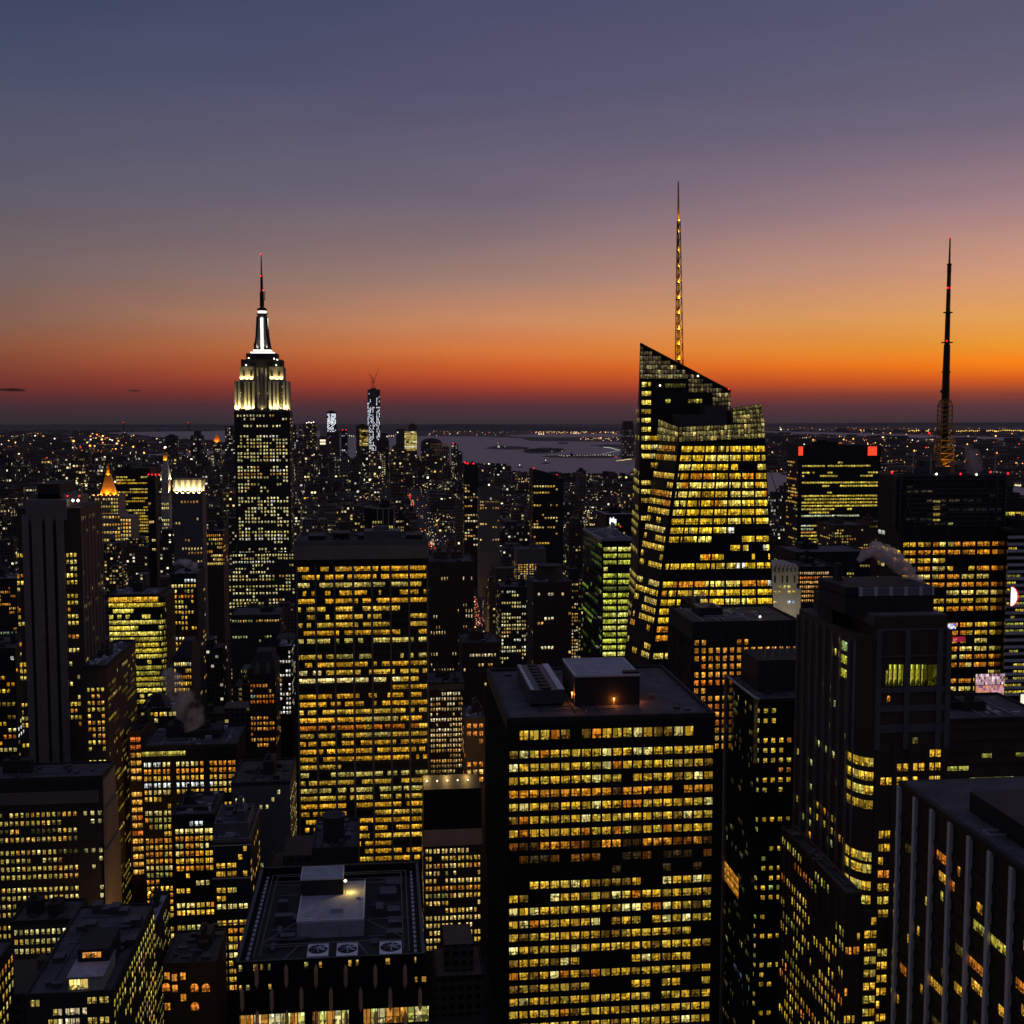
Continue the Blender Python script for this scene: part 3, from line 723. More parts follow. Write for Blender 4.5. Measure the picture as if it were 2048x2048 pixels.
    mb = MB(); mb.prism([R4 + Vector((0, 0, -180)), R3 + Vector((6, 0, -180)), R3 + Vector((4, 8, -180)), R4 + Vector((0, 8, -180))], [R1, R2, R2 + Vector((0, 2, 0)), R1 + Vector((0, 2, 0))]); mb.build('rear_crown_wing', M['black'], root)
    facade(root, R1, R2, P(1466, 846, YR), P(1529, 846, YR), 4, 9, lambda r, c: tuple(x * (.5 if r < 2 else .7) for x in pick(SC)), .85, .85, out=.3)
    # roof plant on B
    for px0, px1, py0, py1, Yp in ((1356, 1453, 828, 875, 556), (1410, 1454, 810, 828, 562)):
        a_, b_ = P(px0, py1, Yp), P(px1, py0, Yp); mb = MB(); mb.box(a_.x, b_.x, Yp, Yp + 12, a_.z, b_.z); mb.build('roof_plant', M['steel'], root)
    beacon(root, P(1457, 779, YA - .5), .5)
    for q_ in ((1320, 776), (1396, 757)): beacon(root, P(q_[0], q_[1] - 5, YA - .4), .5, 'lampw')
    # spire: triangular lattice mast with lit cones
    YS = 585.0; K = YS / FPX
    def SP(px, py, dy=0.0): p_ = P(px, py, YS); return Vector((p_.x, YS + dy, p_.z))
    mb = MB(); core = MB(); cones = []
    lev = [760, 726, 696, 666, 634, 604, 572, 541, 509, 471, 443]
    def hw(py): return 3.0 + (8.0 - 3.0) * (py - 440) / (728 - 440)
    def ctr(py): return 1357 + (py - 443) * .0010
    for a_, b_ in zip(lev, lev[1:]):
        ra, rb = hw(a_), hw(b_)
        ca, cb = SP(ctr(a_), a_), SP(ctr(b_), b_)
        A = [ca + Vector((-ra * K, -ra * K * .6, 0)), ca + Vector((ra * K, -ra * K * .6, 0)), ca + Vector((0, ra * K, 0))]
        B_ = [cb + Vector((-rb * K, -rb * K * .6, 0)), cb + Vector((rb * K, -rb * K * .6, 0)), cb + Vector((0, rb * K, 0))]
        for k_ in range(3):
            mb.tube(A[k_], B_[k_], .24, .24, 6); mb.tube(A[k_], B_[(k_ + 1) % 3], .15, .15, 5); mb.tube(B_[k_], B_[(k_ + 1) % 3], .18, .18, 5)
        core.tube(ca, cb, ra * K * .42, rb * K * .42, 10)
        lp = ca + Vector((0, -ra * K * 1.3, .8)); lamp(root, lp, 3200 if a_ > 560 else 1400, (255, 190, 40), ca + Vector((0, 0, 5)), .15, 80, 'spire_light')
    tip = SP(1356.5, 363)
    core.tube(SP(1357, 443), tip, 2.4 * K, 1.3 * K, 10); core.build('spire_core', M['gold'], root); mb.build('spire_lattice', M['goldm'], root)
    beacon(root, SP(1357, 441, -1), .55, 'lampo')
    lamp(root, SP(1357, 441, -2.0), 900, (255, 160, 60), SP(1357, 425), .15, 70, 'spire_light')
    # blue-lit floor left out of the glass reflections
    finish(root)
crystal()

# --- broad concrete slab tower with ribbon windows (centre left)
t = Tower('slab_tower', 'broad pale slab tower with seven bays of amber ribbon windows', 588, 857, 1087, 582, 40, 'black', vis=1730)
t.mpp = 582 / FPX
li = lights(.87, [(5, (240, 172, 42), .9), (3, (232, 184, 62), .9), (2.5, (212, 188, 92), .85), (1, (246, 220, 134), 1.05), (.4, (224, 126, 32), .85)], .12, 2, dark=(10,), rowpal=.85)
t.front(42.5 * t.mpp, 16.12 * t.mpp, 38, 14, li, 1.0, .6, ww=.97, wh=.54, group=2, pier=(.75, .55, M['grey'], 2), band=(1.25, .45, M['dark'], 1), frag=.24)
t.right(42.5 * t.mpp, 16.12 * t.mpp, 30, 10, lights(.1, PALE, .1), ww=.5, wh=.5)
t.roof('roof', 1.5, .8, 'grey')
mb = MB(); mb.box(t.X0 - .25, t.X1 + .25, t.Y0 - .5, t.Y0 + .1, t.Z - 7.6, t.Z - .7); mb.build('mechanical_band', M['stone'], t.root)
mb = MB()
for k in range(5): mb.box(t.X0 + 6 + k * 12, t.X0 + 14 + k * 12, t.Y0 + 14, t.Y0 + 30, t.Z, t.Z + 2.5 + (k % 2) * 1.2)
mb.build('roof_plant', M['black'], t.root)
t.done()

# --- dark foreground tower: twenty bays of square windows, roof with penthouse and cooling units
t = Tower('office_tower', 'dark foreground office tower with twenty columns of square windows', 1014.3, 1430.5, 1437, 328, 66, 'black', vis=2060)
K = 328 / FPX; t.mpp = K
def gl(r, c):
    if r in (9, 10): return pick([(1, (150, 90, 30), .5), (1, (90, 70, 40), .4)]) if rnd.random() < (.75 if r == 9 else .2) else None
    if r == 0 and (c < 1 or c == 6 or c > 17): return None
    if (r == 17 and 6 < c < 12) or (r == 19 and c > 5 and rnd.random() < .4) or (r in (15, 17) and c > 17): return None
    if r == 12 and c in (2,): return None
    if r == 11 and (c < 2 or 12 < c < 15): return None
    if rnd.random() < .025: return None
    if r in (4, 8): return pick([(3, (228, 148, 38), .8), (1, (150, 84, 26), .6), (1, (90, 60, 24), .5)])
    return pick(OLIVE)
t.front(20 * K, 20.5 * K, 1, 20, lambda r, c: gl(0, c), 2.2 * K, 2 * K, ww=.80, wh=.93)
t.front(56.5 * K, 27.75 * K, 24, 20, lambda r, c: gl(r + 1, c), 2.2 * K, 2 * K, ww=.80, wh=.54, pier=(.55, .28, M['black'], 1), band=(1.6, .24, M['black'], 1))
t.left(20 * K, 27.75 * K, 26, 22, lights(.30, [(2, (96, 84, 46), .5), (1, (150, 130, 70), .6)], .3, 3), 1, 1, ww=.45, wh=.6, pier=(.4, .25, M['dark'], 1))
t.roof('roof', .9, .9, 'dark', tanks=False)
z = t.Z
a, b = G(1149.5, 1412.5, z), G(1282, 1412.5, z); zt = P(1149.5, 1353, a.y).z
yb = G(1124, 1319, zt).y
mb = MB(); mb.box(a.x, b.x, a.y, yb, z, zt); mb.build('penthouse', M['dark'], t.root)
mb = MB()
for x0, x1, y0, y1 in ((a.x, b.x, a.y - .05, a.y + .4), (a.x, b.x, yb - .4, yb + .05), (a.x - .05, a.x + .4, a.y + .4, yb - .4), (b.x - .4, b.x + .05, a.y + .4, yb - .4)): mb.box(x0, x1, y0, y1, zt - .3, zt + .35)
mb.build('penthouse_coping', M['white'], t.root)
mb = MB(); mb.face([(a.x + .4, a.y + .4, zt + .06), (b.x - .4, a.y + .4, zt + .06), (b.x - .4, yb - .4, zt + .06), (a.x + .4, yb - .4, zt + .06)]); mb.build('penthouse_roof', M['roofl'], t.root)
mb = MB(); q = G(1262, 1348, zt); mb.box(q.x - 2.4, q.x + 2.2, q.y - 1.2, q.y + 1.6, zt, zt + .9); mb.build('roof_hatch', M['black'], t.root)
mb = MB(); q = G(1187, 1345, zt); mb.box(q.x - .5, q.x + .5, q.y - .5, q.y + .5, zt, zt + .5); mb.build('roof_vent', M['white'], t.root)
a2, b2 = G(1061, 1415, z), G(1131, 1415, z); z2 = P(1061, 1381, a2.y).z; y2 = G(1036, 1330, z2).y
mb = MB(); mb.box(a2.x, b2.x, a2.y, y2, z + 1.0, z2); mb.build('cooling_unit', M['steel'], t.root)
mb = MB()
for px_ in (a2.x + .5, b2.x - .9): mb.box(px_, px_ + .4, a2.y + 1, y2 - 1, z, z + 1.0)
mb.build('cooling_unit_skid', M['black'], t.root)
n = 8
for k in range(n):
    ya = a2.y + (y2 - a2.y) * (k + .04) / n; yb_ = a2.y + (y2 - a2.y) * (k + .9) / n
    mb = MB(); mb.box(b2.x - 2.0, b2.x - .1, ya, yb_ + .6, z2, z2 + .25); mb.box(a2.x + .1, a2.x + 1.1, ya, yb_, z2, z2 + .22); mb.build('unit_lid', M['white'], t.root)
    mb = MB(); cx = (a2.x + b2.x) / 2 - .4; mb.tube((cx, (ya + yb_) / 2, z2), (cx, (ya + yb_) / 2, z2 + .5), 1.5, 1.7, 14); mb.build('fan_cowl', M['black'], t.root)
for px_, py_, e_ in ((1144, 1389, 420), (1228, 1397, 300)):
    yy = a.y - .25; q = P(px_, py_, yy); q = Vector((max(q.x, a.x + .1), yy, q.z)) if px_ > 1150 else Vector((a.x - .5, a.y + 2, q.z))
    beacon(t.root, q, .33, 'lampo'); lamp(t.root, q + Vector((0, -.5, -.3)), e_, (255, 140, 60), size=.2, name='wall_light')
    mb = MB(); mb.box(q.x - .08, q.x + .08, q.y + .1, q.y + .25, q.z - 1.8, q.z); mb.build('light_bracket', M['steelb'], t.root)
q = Vector((b.x + .5, a.y + 3, z + 2.0)); lamp(t.root, q, 250, (255, 140, 90), size=.2, name='wall_light')
t.done()

# --- near building with the framed roof, cooling fans and staggered fins (bottom centre left)
t = Tower('fin_facade_building', 'dark near building with framed roof, three cooling fans and staggered bronze fins', 472, 849, 1916, 250, 53, 'glass', vis=2060)
K = 250 / FPX; z = t.Z
zr = z - 3.4                         # sunken roof deck
t.wall.data.clear_geometry()
mb = MB(); mb.box(t.X0, t.X1, t.Y0, t.Y1, 0, zr)
for x0, x1, y0, y1 in ((t.X0, t.X1, t.Y0, t.Y0 + .6), (t.X0, t.X1, t.Y1 - .6, t.Y1), (t.X0, t.X0 + .6, t.Y0 + .6, t.Y1 - .6), (t.X1 - .6, t.X1, t.Y0 + .6, t.Y1 - .6)): mb.box(x0, x1, y0, y1, zr, z)
old = t.wall; bpy.data.objects.remove(old); mb.build('wall', M['glass'], t.root)
mb = MB(); mb.face([(t.X0 + .6, t.Y0 + .6, zr + .05), (t.X1 - .6, t.Y0 + .6, zr + .05), (t.X1 - .6, t.Y1 - .6, zr + .05), (t.X0 + .6, t.Y1 - .6, zr + .05)]); mb.build('roof_deck', M['dark'], t.root)
mb = MB()
for d, zz in ((0, z), (3.2, z - .9), (4.4, z - .9)):
    x0, x1, y0, y1 = t.X0 + d, t.X1 - d, t.Y0 + (d if d else 0), t.Y1 - d
    for p_, q_ in (((x0, y0), (x1, y0)), ((x1, y0), (x1, y1)), ((x1, y1), (x0, y1)), ((x0, y1), (x0, y0)))[1 if d else 0:]:
        mb.tube((*p_, zz + .15), (*q_, zz + .15), .13, .13, 5)
mb.build('roof_rail', M['grey'], t.root)
mb = MB()
for side in (t.X0 + 1.5, t.X1 - 2.1):
    k = t.Y0 + 2
    while k < t.Y1 - 3:
        mb.box(side, side + .6, k, k + 1.5, zr + 1.6, zr + 1.8); k += 2.4
mb.build('cable_tray', M['steelb'], t.root)
cx0, cx1 = G(731, 1846, z).x, G(727, 1846, z).x
pa, pb = G(593.5, 1845, z + .5), G(727.5, 1844, z + .5); pc = G(727.5, 1761, z + .5).y
mb = MB(); mb.box(pa.x, pb.x, pa.y, pc, zr, z + .5); mb.build('roof_platform', M['roofl'], t.root)
mb = MB()
for x0, x1, y0, y1 in ((pa.x, pb.x, pa.y - .05, pa.y + .25), (pa.x - .05, pa.x + .25, pa.y + .25, pc), (pb.x - .25, pb.x + .05, pa.y + .25, pc)): mb.box(x0, x1, y0, y1, z + .3, z + .8)
mb.build('platform_coping', M['white'], t.root)
za = z + 4.5; ua, ub = G(601, 1760, za), G(686, 1760, za); uy = G(687, 1733.5, za).y
mb = MB(); mb.box(ua.x, ub.x, ua.y, uy, z + .4, za); mb.build('stair_penthouse', M['dark'], t.root)
mb = MB(); mb.face([(ua.x + .3, ua.y + .3, za + .06), (ub.x - .3, ua.y + .3, za + .06), (ub.x - .3, uy - .3, za + .06), (ua.x + .3, uy - .3, za + .06)]); mb.build('penthouse_roof', M['roofl'], t.root)
mb = MB()
for x0, x1, y0, y1 in ((ua.x - .05, ub.x + .05, uy - .3, uy + .05), (ua.x - .05, ub.x + .05, ua.y - .05, ua.y + .25), (ua.x - .05, ua.x + .25, ua.y + .25, uy - .3), (ub.x - .25, ub.x + .05, ua.y + .25, uy - .3)): mb.box(x0, x1, y0, y1, za - .2, za + .35)
mb.build('penthouse_coping', M['white'], t.root)
q = G(675, 1823, z + .5); mb = MB(); mb.box(q.x - 1.6, q.x + 1.3, q.y - .5, q.y + .4, z + .5, z + 1.4); mb.build('duct', M['steelb'], t.root)
for px_, py_ in ((618, 1840), (716, 1796)):
    q = G(px_, py_, z + .5); mb = MB(); mb.box(q.x - .4, q.x + .5, q.y - .3, q.y + .3, z + .5, z + .9); mb.build('roof_box', M['white'], t.root)
q = Vector((ub.x + .5, ua.y + .6, z + 3.6)); beacon(t.root, q, .42, 'lampw'); lamp(t.root, q + Vector((1.0, .4, -1.6)), 420, (255, 214, 110), size=.2, name='roof_light')
mb = MB(); mb.box(q.x - .1, q.x + .1, q.y - .1, q.y + .1, z + .5, q.z - .3); mb.build('light_post', M['steelb'], t.root)
# diagonal roof girders
mb = MB()
for p_, q_ in (((t.X0 + 4.4, t.Y0 + 10), (pa.x, pa.y + 3)), ((t.X1 - 4.4, t.Y0 + 10), (pb.x, pa.y + 3)), ((t.X0 + 4.4, t.Y1 - 10), (pa.x, pc + 1)), ((t.X1 - 4.4, t.Y1 - 10), (pb.x, pc + 1)), ((pa.x + 1, t.Y0 + 8), (pa.x - 2, t.Y0 + .8)), ((pb.x - 1, t.Y0 + 8), (pb.x + 1.5, t.Y0 + .8)), ((t.X0 + 4, t.Y0 + 9), (t.X1 - 4, t.Y0 + 9)), ((t.X0 + 4, t.Y1 - 8), (t.X1 - 4, t.Y1 - 8))):
    mb.tube((*p_, z - .6), (*q_, z - .6), .16, .16, 6)
mb.build('roof_girder', M['grey'], t.root)
for px0, px1, py0, py1 in ((613, 658, 1884, 1918), (672, 716, 1883, 1917), (759, 803, 1879, 1914)):
    a, b = G(px0, py1 - 3, z - 1), G(px1, py0, z - 1)
    cxm, cym = (a.x + b.x) / 2, (a.y + b.y) / 2 + .1; hw = (b.x - a.x) / 2; hd = 3.2
    mb = MB(); mb.box(cxm - hw, cxm + hw, cym - hd, cym + hd, zr, z - 1); fan = mb.build('cooling_fan', M['bright'], t.root)
    r = min(hw, hd) * .93
    mb = MB(); mb.tube((cxm, cym, z - .98), (cxm, cym, z - .9), r, r, 28); mb.build('fan_shroud', M['black'], fan)
    mb = MB()
    for k in range(7):
        a_ = k * 2 * math.pi / 7 + .3; d = Vector((math.cos(a_), math.sin(a_), 0)); n_ = Vector((-d.y, d.x, 0)); c0 = Vector((cxm, cym, z - .82))
        mb.prism([c0 + d * .3 - n_ * .1, c0 + d * r * .9 - n_ * .16, c0 + d * r * .9 + n_ * .16, c0 + d * .3 + n_ * .1], [c0 + d * .3 - n_ * .1 + Vector((0, 0, .1)), c0 + d * r * .9 - n_ * .16 + Vector((0, 0, .06)), c0 + d * r * .9 + n_ * .16 + Vector((0, 0, .25)), c0 + d * .3 + n_ * .1 + Vector((0, 0, .25))])
    mb.tube((cxm, cym, z - .85), (cxm, cym, z - .5), .4, .3, 10)
    mb.build('fan_blades', M['steelb'], fan)
mb = MB()
for k in range(30):
    x_ = rnd.uniform(t.X0 + 5.5, t.X1 - 5.5); y_ = rnd.uniform(t.Y0 + 9.5, t.Y1 - 6)
    if pa.x - 2 < x_ < pb.x + 2 and y_ < uy + 2: continue
    w_, d_, h_ = rnd.uniform(.4, 2.2), rnd.uniform(.4, 2.6), rnd.uniform(.5, 2.2); mb = MB(); mb.box(x_ - w_, x_ + w_, y_ - d_, y_ + d_, zr + .05, zr + h_); mb.build('roof_box', M['steel'], t.root)
for k in range(9):
    y_ = rnd.uniform(t.Y0 + 10, t.Y1 - 6); s_ = rnd.choice((0, 1)); x0_ = t.X0 + 5 if s_ else pb.x + 1; mb = MB(); mb.tube((x0_, y_, zr + .8), (x0_ + rnd.uniform(6, 10), y_, zr + .8), .22, .22, 6); mb.build('roof_pipe', M['steel'], t.root)
# staggered bronze fins and windows on the front
fins = [(514 + k * 59.3 - 400 * 0, 0) for k in range(6)]
X = lambda px: P(px, 1950, t.Y0).x
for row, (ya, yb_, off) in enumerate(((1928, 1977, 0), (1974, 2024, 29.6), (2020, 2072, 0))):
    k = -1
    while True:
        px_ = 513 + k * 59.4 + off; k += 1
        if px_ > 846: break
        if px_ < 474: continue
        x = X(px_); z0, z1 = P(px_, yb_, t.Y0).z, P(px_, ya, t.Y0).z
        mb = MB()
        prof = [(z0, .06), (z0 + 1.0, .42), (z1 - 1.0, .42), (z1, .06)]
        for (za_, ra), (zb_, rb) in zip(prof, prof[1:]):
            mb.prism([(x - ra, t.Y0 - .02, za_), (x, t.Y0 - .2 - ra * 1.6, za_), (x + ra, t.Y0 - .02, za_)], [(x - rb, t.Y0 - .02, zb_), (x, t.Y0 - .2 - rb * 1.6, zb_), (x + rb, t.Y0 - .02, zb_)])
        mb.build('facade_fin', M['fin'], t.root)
def zz(py): return P(660, py, t.Y0).z
wl = WINS.setdefault(t.root.name, [])
for row, y0, y1, p_ in ((0, 1922, 1934, .35), (1, 1962, 1972, .16), (2, 2022, 2052, .8)):
    for k in range(13):
        px_ = 478 + k * 29.3
        for j in range(2):
            if rnd.random() > p_: continue
            x0 = X(px_ + j * 14); x1 = X(px_ + j * 14 + (13.0 if row == 2 else rnd.uniform(3, 9)))
            wl.append(([(x0, t.Y0 - .04, zz(y1)), (x1, t.Y0 - .04, zz(y1)), (x1, t.Y0 - .04, zz(y0)), (x0, t.Y0 - .04, zz(y0))], (*pick([(2, (214, 206, 104), .8), (1, (238, 222, 150), .8), (1, (226, 150, 60), .7)] if row == 2 else [(2, (226, 170, 70), .75), (1, (214, 200, 110), .6)]), rnd.random())))
t.done()
# rooftop stack seen behind it
t = Tower('stack_building', 'low dark roof block carrying one wide round stack', 624, 716, 1700, 330, 24, 'dark', vis=1735)
t.roof('roof', .8, .4, 'dark', tanks=False)
q = P(666.5, 1700, 334); zt = P(666, 1640, 334).z
mb = MB(); mb.tube((q.x, 338, t.Z), (q.x, 338, zt), 3.0, 3.15, 24); mb.build('round_stack', M['dark'], t.root)
mb = MB(); mb.tube((q.x, 338, zt), (q.x, 338, zt + .3), 3.35, 3.35, 24); mb.build('stack_rim', M['steel'], t.root)
mb = MB(); mb.tube((q.x, 338, zt + .31), (q.x, 338, zt + .33), 2.9, 2.9, 24); mb.build('stack_mouth', M['black'], t.root)
t.done()

# --- tower with pale full-height columns (bottom right)
XL, YB, YF, ZT = 115.0, 268.0, 70.0, 0.0
ZT = P(1803, 1562, YB).z; XL = P(1803, 1562, YB).x
root = thing('column_tower', (XL + 35, (YB + YF) / 2, 0), 'dark tower with pale full height columns and wide flat roof at the right edge', 'building')
KEEP.append((1790, 2060, 1545, 2060, YF)); FOOT.append((XL, XL + 70, YF, YB))
mb = MB(); mb.box(XL, XL + 70, YF, YB, 0, ZT - 1.2); mb.build('wall', M['black'], root)
mb = MB(); mb.box(XL - .5, XL + 70, YF, YB + .5, ZT - 1.19, ZT); mb.build('roof_slab', M['black'], root)
mb = MB(); mb.face([(XL + .6, YF, ZT + .05), (XL + 69, YF, ZT + .05), (XL + 69, YB - .6, ZT + .05), (XL + .6, YB - .6, ZT + .05)]); mb.build('roof', M['roof'], root)
sp = 8.62
k = 0
while YB - k * sp > YF:
    y = YB - k * sp; k += 1
    mb = MB(); mb.box(XL - .85, XL - .01, y - .62, y + .62, 0, ZT - 1.2); mb.build('column', M['col'], root)
fh = 4.25
nb = int((YB - 130) / sp)
pal = [(3, (236, 172, 50), .8), (2, (216, 196, 70), .75), (1, (238, 138, 42), .8), (2, (110, 90, 36), .5)]
for r in range(34):
    if r in (0,): continue
    for bay in range(nb):
        if rnd.random() > (.36 if r < 5 else .58): continue
        tint = pick(pal); lo, hi = sorted((rnd.randint(0, 5), rnd.randint(1, 6)))
        if hi <= lo: continue
        y1_, y0_ = YB - bay * sp - .7, YB - (bay + 1) * sp + .7
        for j in range(lo, hi):
            ya = y1_ + (y0_ - y1_) * (j + .06) / 6; yb_ = y1_ + (y0_ - y1_) * (j + .94) / 6; zb = ZT - 3.2 - (r + 1) * fh; zt = zb + 2.1
            k_ = rnd.uniform(.6, 1.1)
            WINS.setdefault(root.name, []).append(([(XL - .04, ya, zb), (XL - .04, yb_, zb), (XL - .04, yb_, zt), (XL - .04, ya, zt)], (*[x * k_ for x in tint], rnd.random())))
mb = MB()
for r in range(34): mb.box(XL - .25, XL - .01, YF, YB, ZT - 3.3 - (r + 1) * fh - 1.7, ZT - 3.3 - (r + 1) * fh - .2)
mb.build('spandrel_band', M['black'], root)
a, b = G(1970, 1644, ZT), G(2100, 1690, ZT)
mb = MB(); mb.box(a.x, a.x + 26, a.y - 18, a.y + 7, ZT, ZT + 4.5); mb.build('roof_plant', M['black'], root)
mb = MB(); mb.box(a.x + 9, a.x + 11, a.y - 3, a.y - 1.5, ZT + 4.5, ZT + 4.7); mb.build('roof_panel', M['white'], root)
mb = MB(); q = G(1990, 1668, ZT)
for x0, x1, y0, y1 in ((q.x - 2, q.x + 2, q.y - 1.6, q.y - 1.4), (q.x - 2, q.x + 2, q.y + 1.4, q.y + 1.6), (q.x - 2, q.x - 1.8, q.y - 1.4, q.y + 1.4), (q.x + 1.8, q.x + 2, q.y - 1.4, q.y + 1.4)): mb.box(x0, x1, y0, y1, ZT + .05, ZT + .5)
mb.build('roof_hatch', M['steelb'], root)
finish(root)

# --- tower with the rounded glass corner (between the dark foreground tower and the ribbed tower)
t = Tower('rounded_tower', 'dark tower with reflective left side and sparse columns of yellow windows', 1520, 1646, 1400, 420, 40, 'black', vis=2060)
K = 420 / FPX
# rounded left corner + left side
xa = P(1506, 1395, 426).x; yb = t.Y1
mb = MB(); pts = [(t.X0, t.Y0), (xa + (t.X0 - xa) * .3, t.Y0 + .9), (xa, t.Y0 + 4.5), (xa, yb), (t.X0, yb)]
mb.prism([(x, y, 0) for x, y in pts], [(x, y, t.Z) for x, y in pts]); mb.build('glass_corner', M['glass'], t.root)
cvals = [pick(AMBER) for _ in range(40)]
t.front(11 * K, 21.2 * K, 34, 7, lights(.60, [(4, (240, 186, 52), .95), (2, (222, 186, 66), .85), (1, (236, 140, 50), .8), (1, (180, 190, 90), .7)], .2, 2, dark=(2, 9, 13, 22), keep=lambda r, c: not (r < 2 and False)), .8, 2, ww=.48, wh=.44, pier=(.9, .3, M['black'], 1))
c0, c1 = Vector((pts[1][0], pts[1][1], t.Z - 11 * K)), Vector((pts[0][0], pts[0][1], t.Z - 11 * K)); dz = Vector((0, 0, -21.2 * K * 34))
facade(t.root, c0, c1, c0 + dz, c1 + dz, 34, 3, lights(.5, [(3, (222, 196, 90), .8), (1, (180, 200, 90), .7)], .25, 3), .8, .42)
x0 = Vector((xa, yb, t.Z - 3)); x1 = Vector((xa, t.Y0 + 4.5, t.Z - 3)); dz = Vector((0, 0, -t.Z * .92))
facade(t.root, x0, x1, x0 + dz, x1 + dz, 46, 26, lights(.14, [(2, (150, 140, 70), .5), (2, (110, 104, 60), .4), (.4, (220, 190, 90), .7), (.2, (150, 180, 220), .4)], .06, 1), .35, .6)  # dim glowing panes drawn in for city lights mirrored in the glass
facade(t.root, x0 + Vector((0, -.1, -72)), x0 + Vector((0, -20, -72)), x0 + Vector((0, -.1, -80)), x0 + Vector((0, -20, -80)), 3, 6, lambda r, c: pick([(1, (214, 140, 40), .75)]), .94, .96)  # orange glowing panel drawn in for a mirrored patch of light
mb = MB(); mb.box(xa - .9, xa + .4, yb - .6, yb + .8, 0, t.Z + 1); mb.build('corner_pier', M['warm'], t.root)
mb = MB(); mb.tube((xa, yb, t.Z + .4), (xa, t.Y0 + 4.5, t.Z + .4), .5, .5, 6); mb.tube((xa, t.Y0 + 4.5, t.Z + .4), (t.X0, t.Y0, t.Z + .4), .5, .5, 6); mb.build('roof_edge', M['steelb'], t.root)
t.roof('roof', .7, .5, 'dark', tanks=False)
a_ = P(1512, 1383, 436); b_ = P(1645, 1316, 436); mb = MB(); mb.box(a_.x, b_.x, 434, 456, t.Z, b_.z); mb.build('roof_plant', M['dark'], t.root)
mb = MB()
for k in range(5):
    mb.tube((a_.x + 3 + k * 4, 436 + k * 3, b_.z), (a_.x + 9 + k * 3, 452, b_.z + 1.5), .25, .25, 6)
mb.build('roof_pipes', M['steel'], t.root)
t.done()

# --- ribbed tower with the louvred crown and curved bay (right)
t = Tower('ribbed_tower', 'dark ribbed tower with louvred crown, curved corner bay and two tall yellow windows', 1755, 1896, 1232, 330, 52, 'brown', vis=1560)
K = 330 / FPX; yL = t.Y0 + 8; XLs = P(1700, 1300, yL).x
mb = MB(); n = 6; arc = []
for k in range(n + 1):
    a_ = k / n * math.pi / 2; arc.append((XLs + (t.X0 - XLs) * math.sin(a_), yL - (yL - t.Y0) * (1 - math.cos(a_))))
arc = [(XLs + (t.X0 - XLs) * (1 - math.cos(k / n * math.pi / 2)), t.Y0 + (yL - t.Y0) * (1 - math.sin(k / n * math.pi / 2))) for k in range(n + 1)]
poly = arc[::-1] + []
poly = [(t.X0, t.Y0)] + arc[::-1][1:] if False else arc
ring_ = list(arc) + [(t.X0, t.Y0 + .01)][:0]
base = [(x, y) for x, y in arc] + [(t.X0, t.Y1), (XLs, t.Y1)]
mb.prism([(x, y, 0) for x, y in base], [(x, y, t.Z - 6) for x, y in base]); mb.build('curved_bay_wall', M['brown'], t.root)
# crown steps
for px0, px1, pya, pyb, y0, mat, nm in ((1746, 1893, 1228, 1252, 331, 'grey', 'crown_ledge'), (1690, 1868, 1192, 1229, 336, 'dark', 'crown'), (1690, 1868, 1172, 1192, 336.4, 'dark', 'crown_top')):
    a_, b_ = P(px0, pyb, y0), P(px1, pya, y0); mb = MB(); mb.box(a_.x, b_.x, y0, y0 + 22, a_.z, b_.z); mb.build(nm, M[mat], t.root)
a_, b_ = P(1718, 1192.5, 336), P(1868, 1173, 336)
mb = MB(); lv = MB()
for k in range(5):
    x0 = a_.x + (b_.x - a_.x) * k / 5; x1 = a_.x + (b_.x - a_.x) * (k + 1) / 5
    mb.box(x0, x0 + 1.0, 335.7, 336.35, a_.z, b_.z)
    for j in range(5):
        zq = a_.z + (b_.z - a_.z) * (j + .15) / 5; lv.box(x0 + 1.1, x1 - .1, 335.85, 336.35, zq, zq + .28)
mb.box(b_.x - .6, b_.x, 335.7, 336.35, a_.z, b_.z)
mb.build('crown_posts', M['white'], t.root); lv.build('louvres', M['steelb'], t.root)
a_ = P(1674, 1240, 350); b_ = P(1686, 1128, 350); mb = MB(); mb.box(a_.x, b_.x, 350, 354, a_.z - 10, b_.z); mb.box(a_.x, a_.x + 6, 350.2, 366, a_.z - 10, b_.z - 9); mb.build('flue', M['dark'], t.root)
# left wing: stepped ribbed side
xs = [(P(1700, 1300, yL).x, yL, t.Z - 6), ]
facade_bits = []
def zat(py, px=1755): return P(px, py, 330).z
li = lights(.46, [(3, (234, 196, 70), .95), (1, (236, 150, 50), .9), (1, (200, 200, 110), .8)], .12, 1, keep=lambda r, c: not (r < 14 and rnd.random() < .75))
Ln = t.Y1 - yL
facade(t.root, (XLs, t.Y1, t.Z - 8), (XLs, yL, t.Z - 8), (XLs, t.Y1, t.Z - 8 - 4 * 46), (XLs, yL, t.Z - 8 - 4 * 46), 46, 14, li, .42, .5, pier=(.5, .8, M['stone'], 2), out=.06)
facade(t.root, (XLs + .02, yL, 0.1 + t.Z - 8), (XLs + .6, yL - 3, t.Z - 8), (XLs + .02, yL, 10), (XLs + .6, yL - 3, 10), 46, 1, lambda r, c: None, pier=(.8, .5, M['stone'], 1))
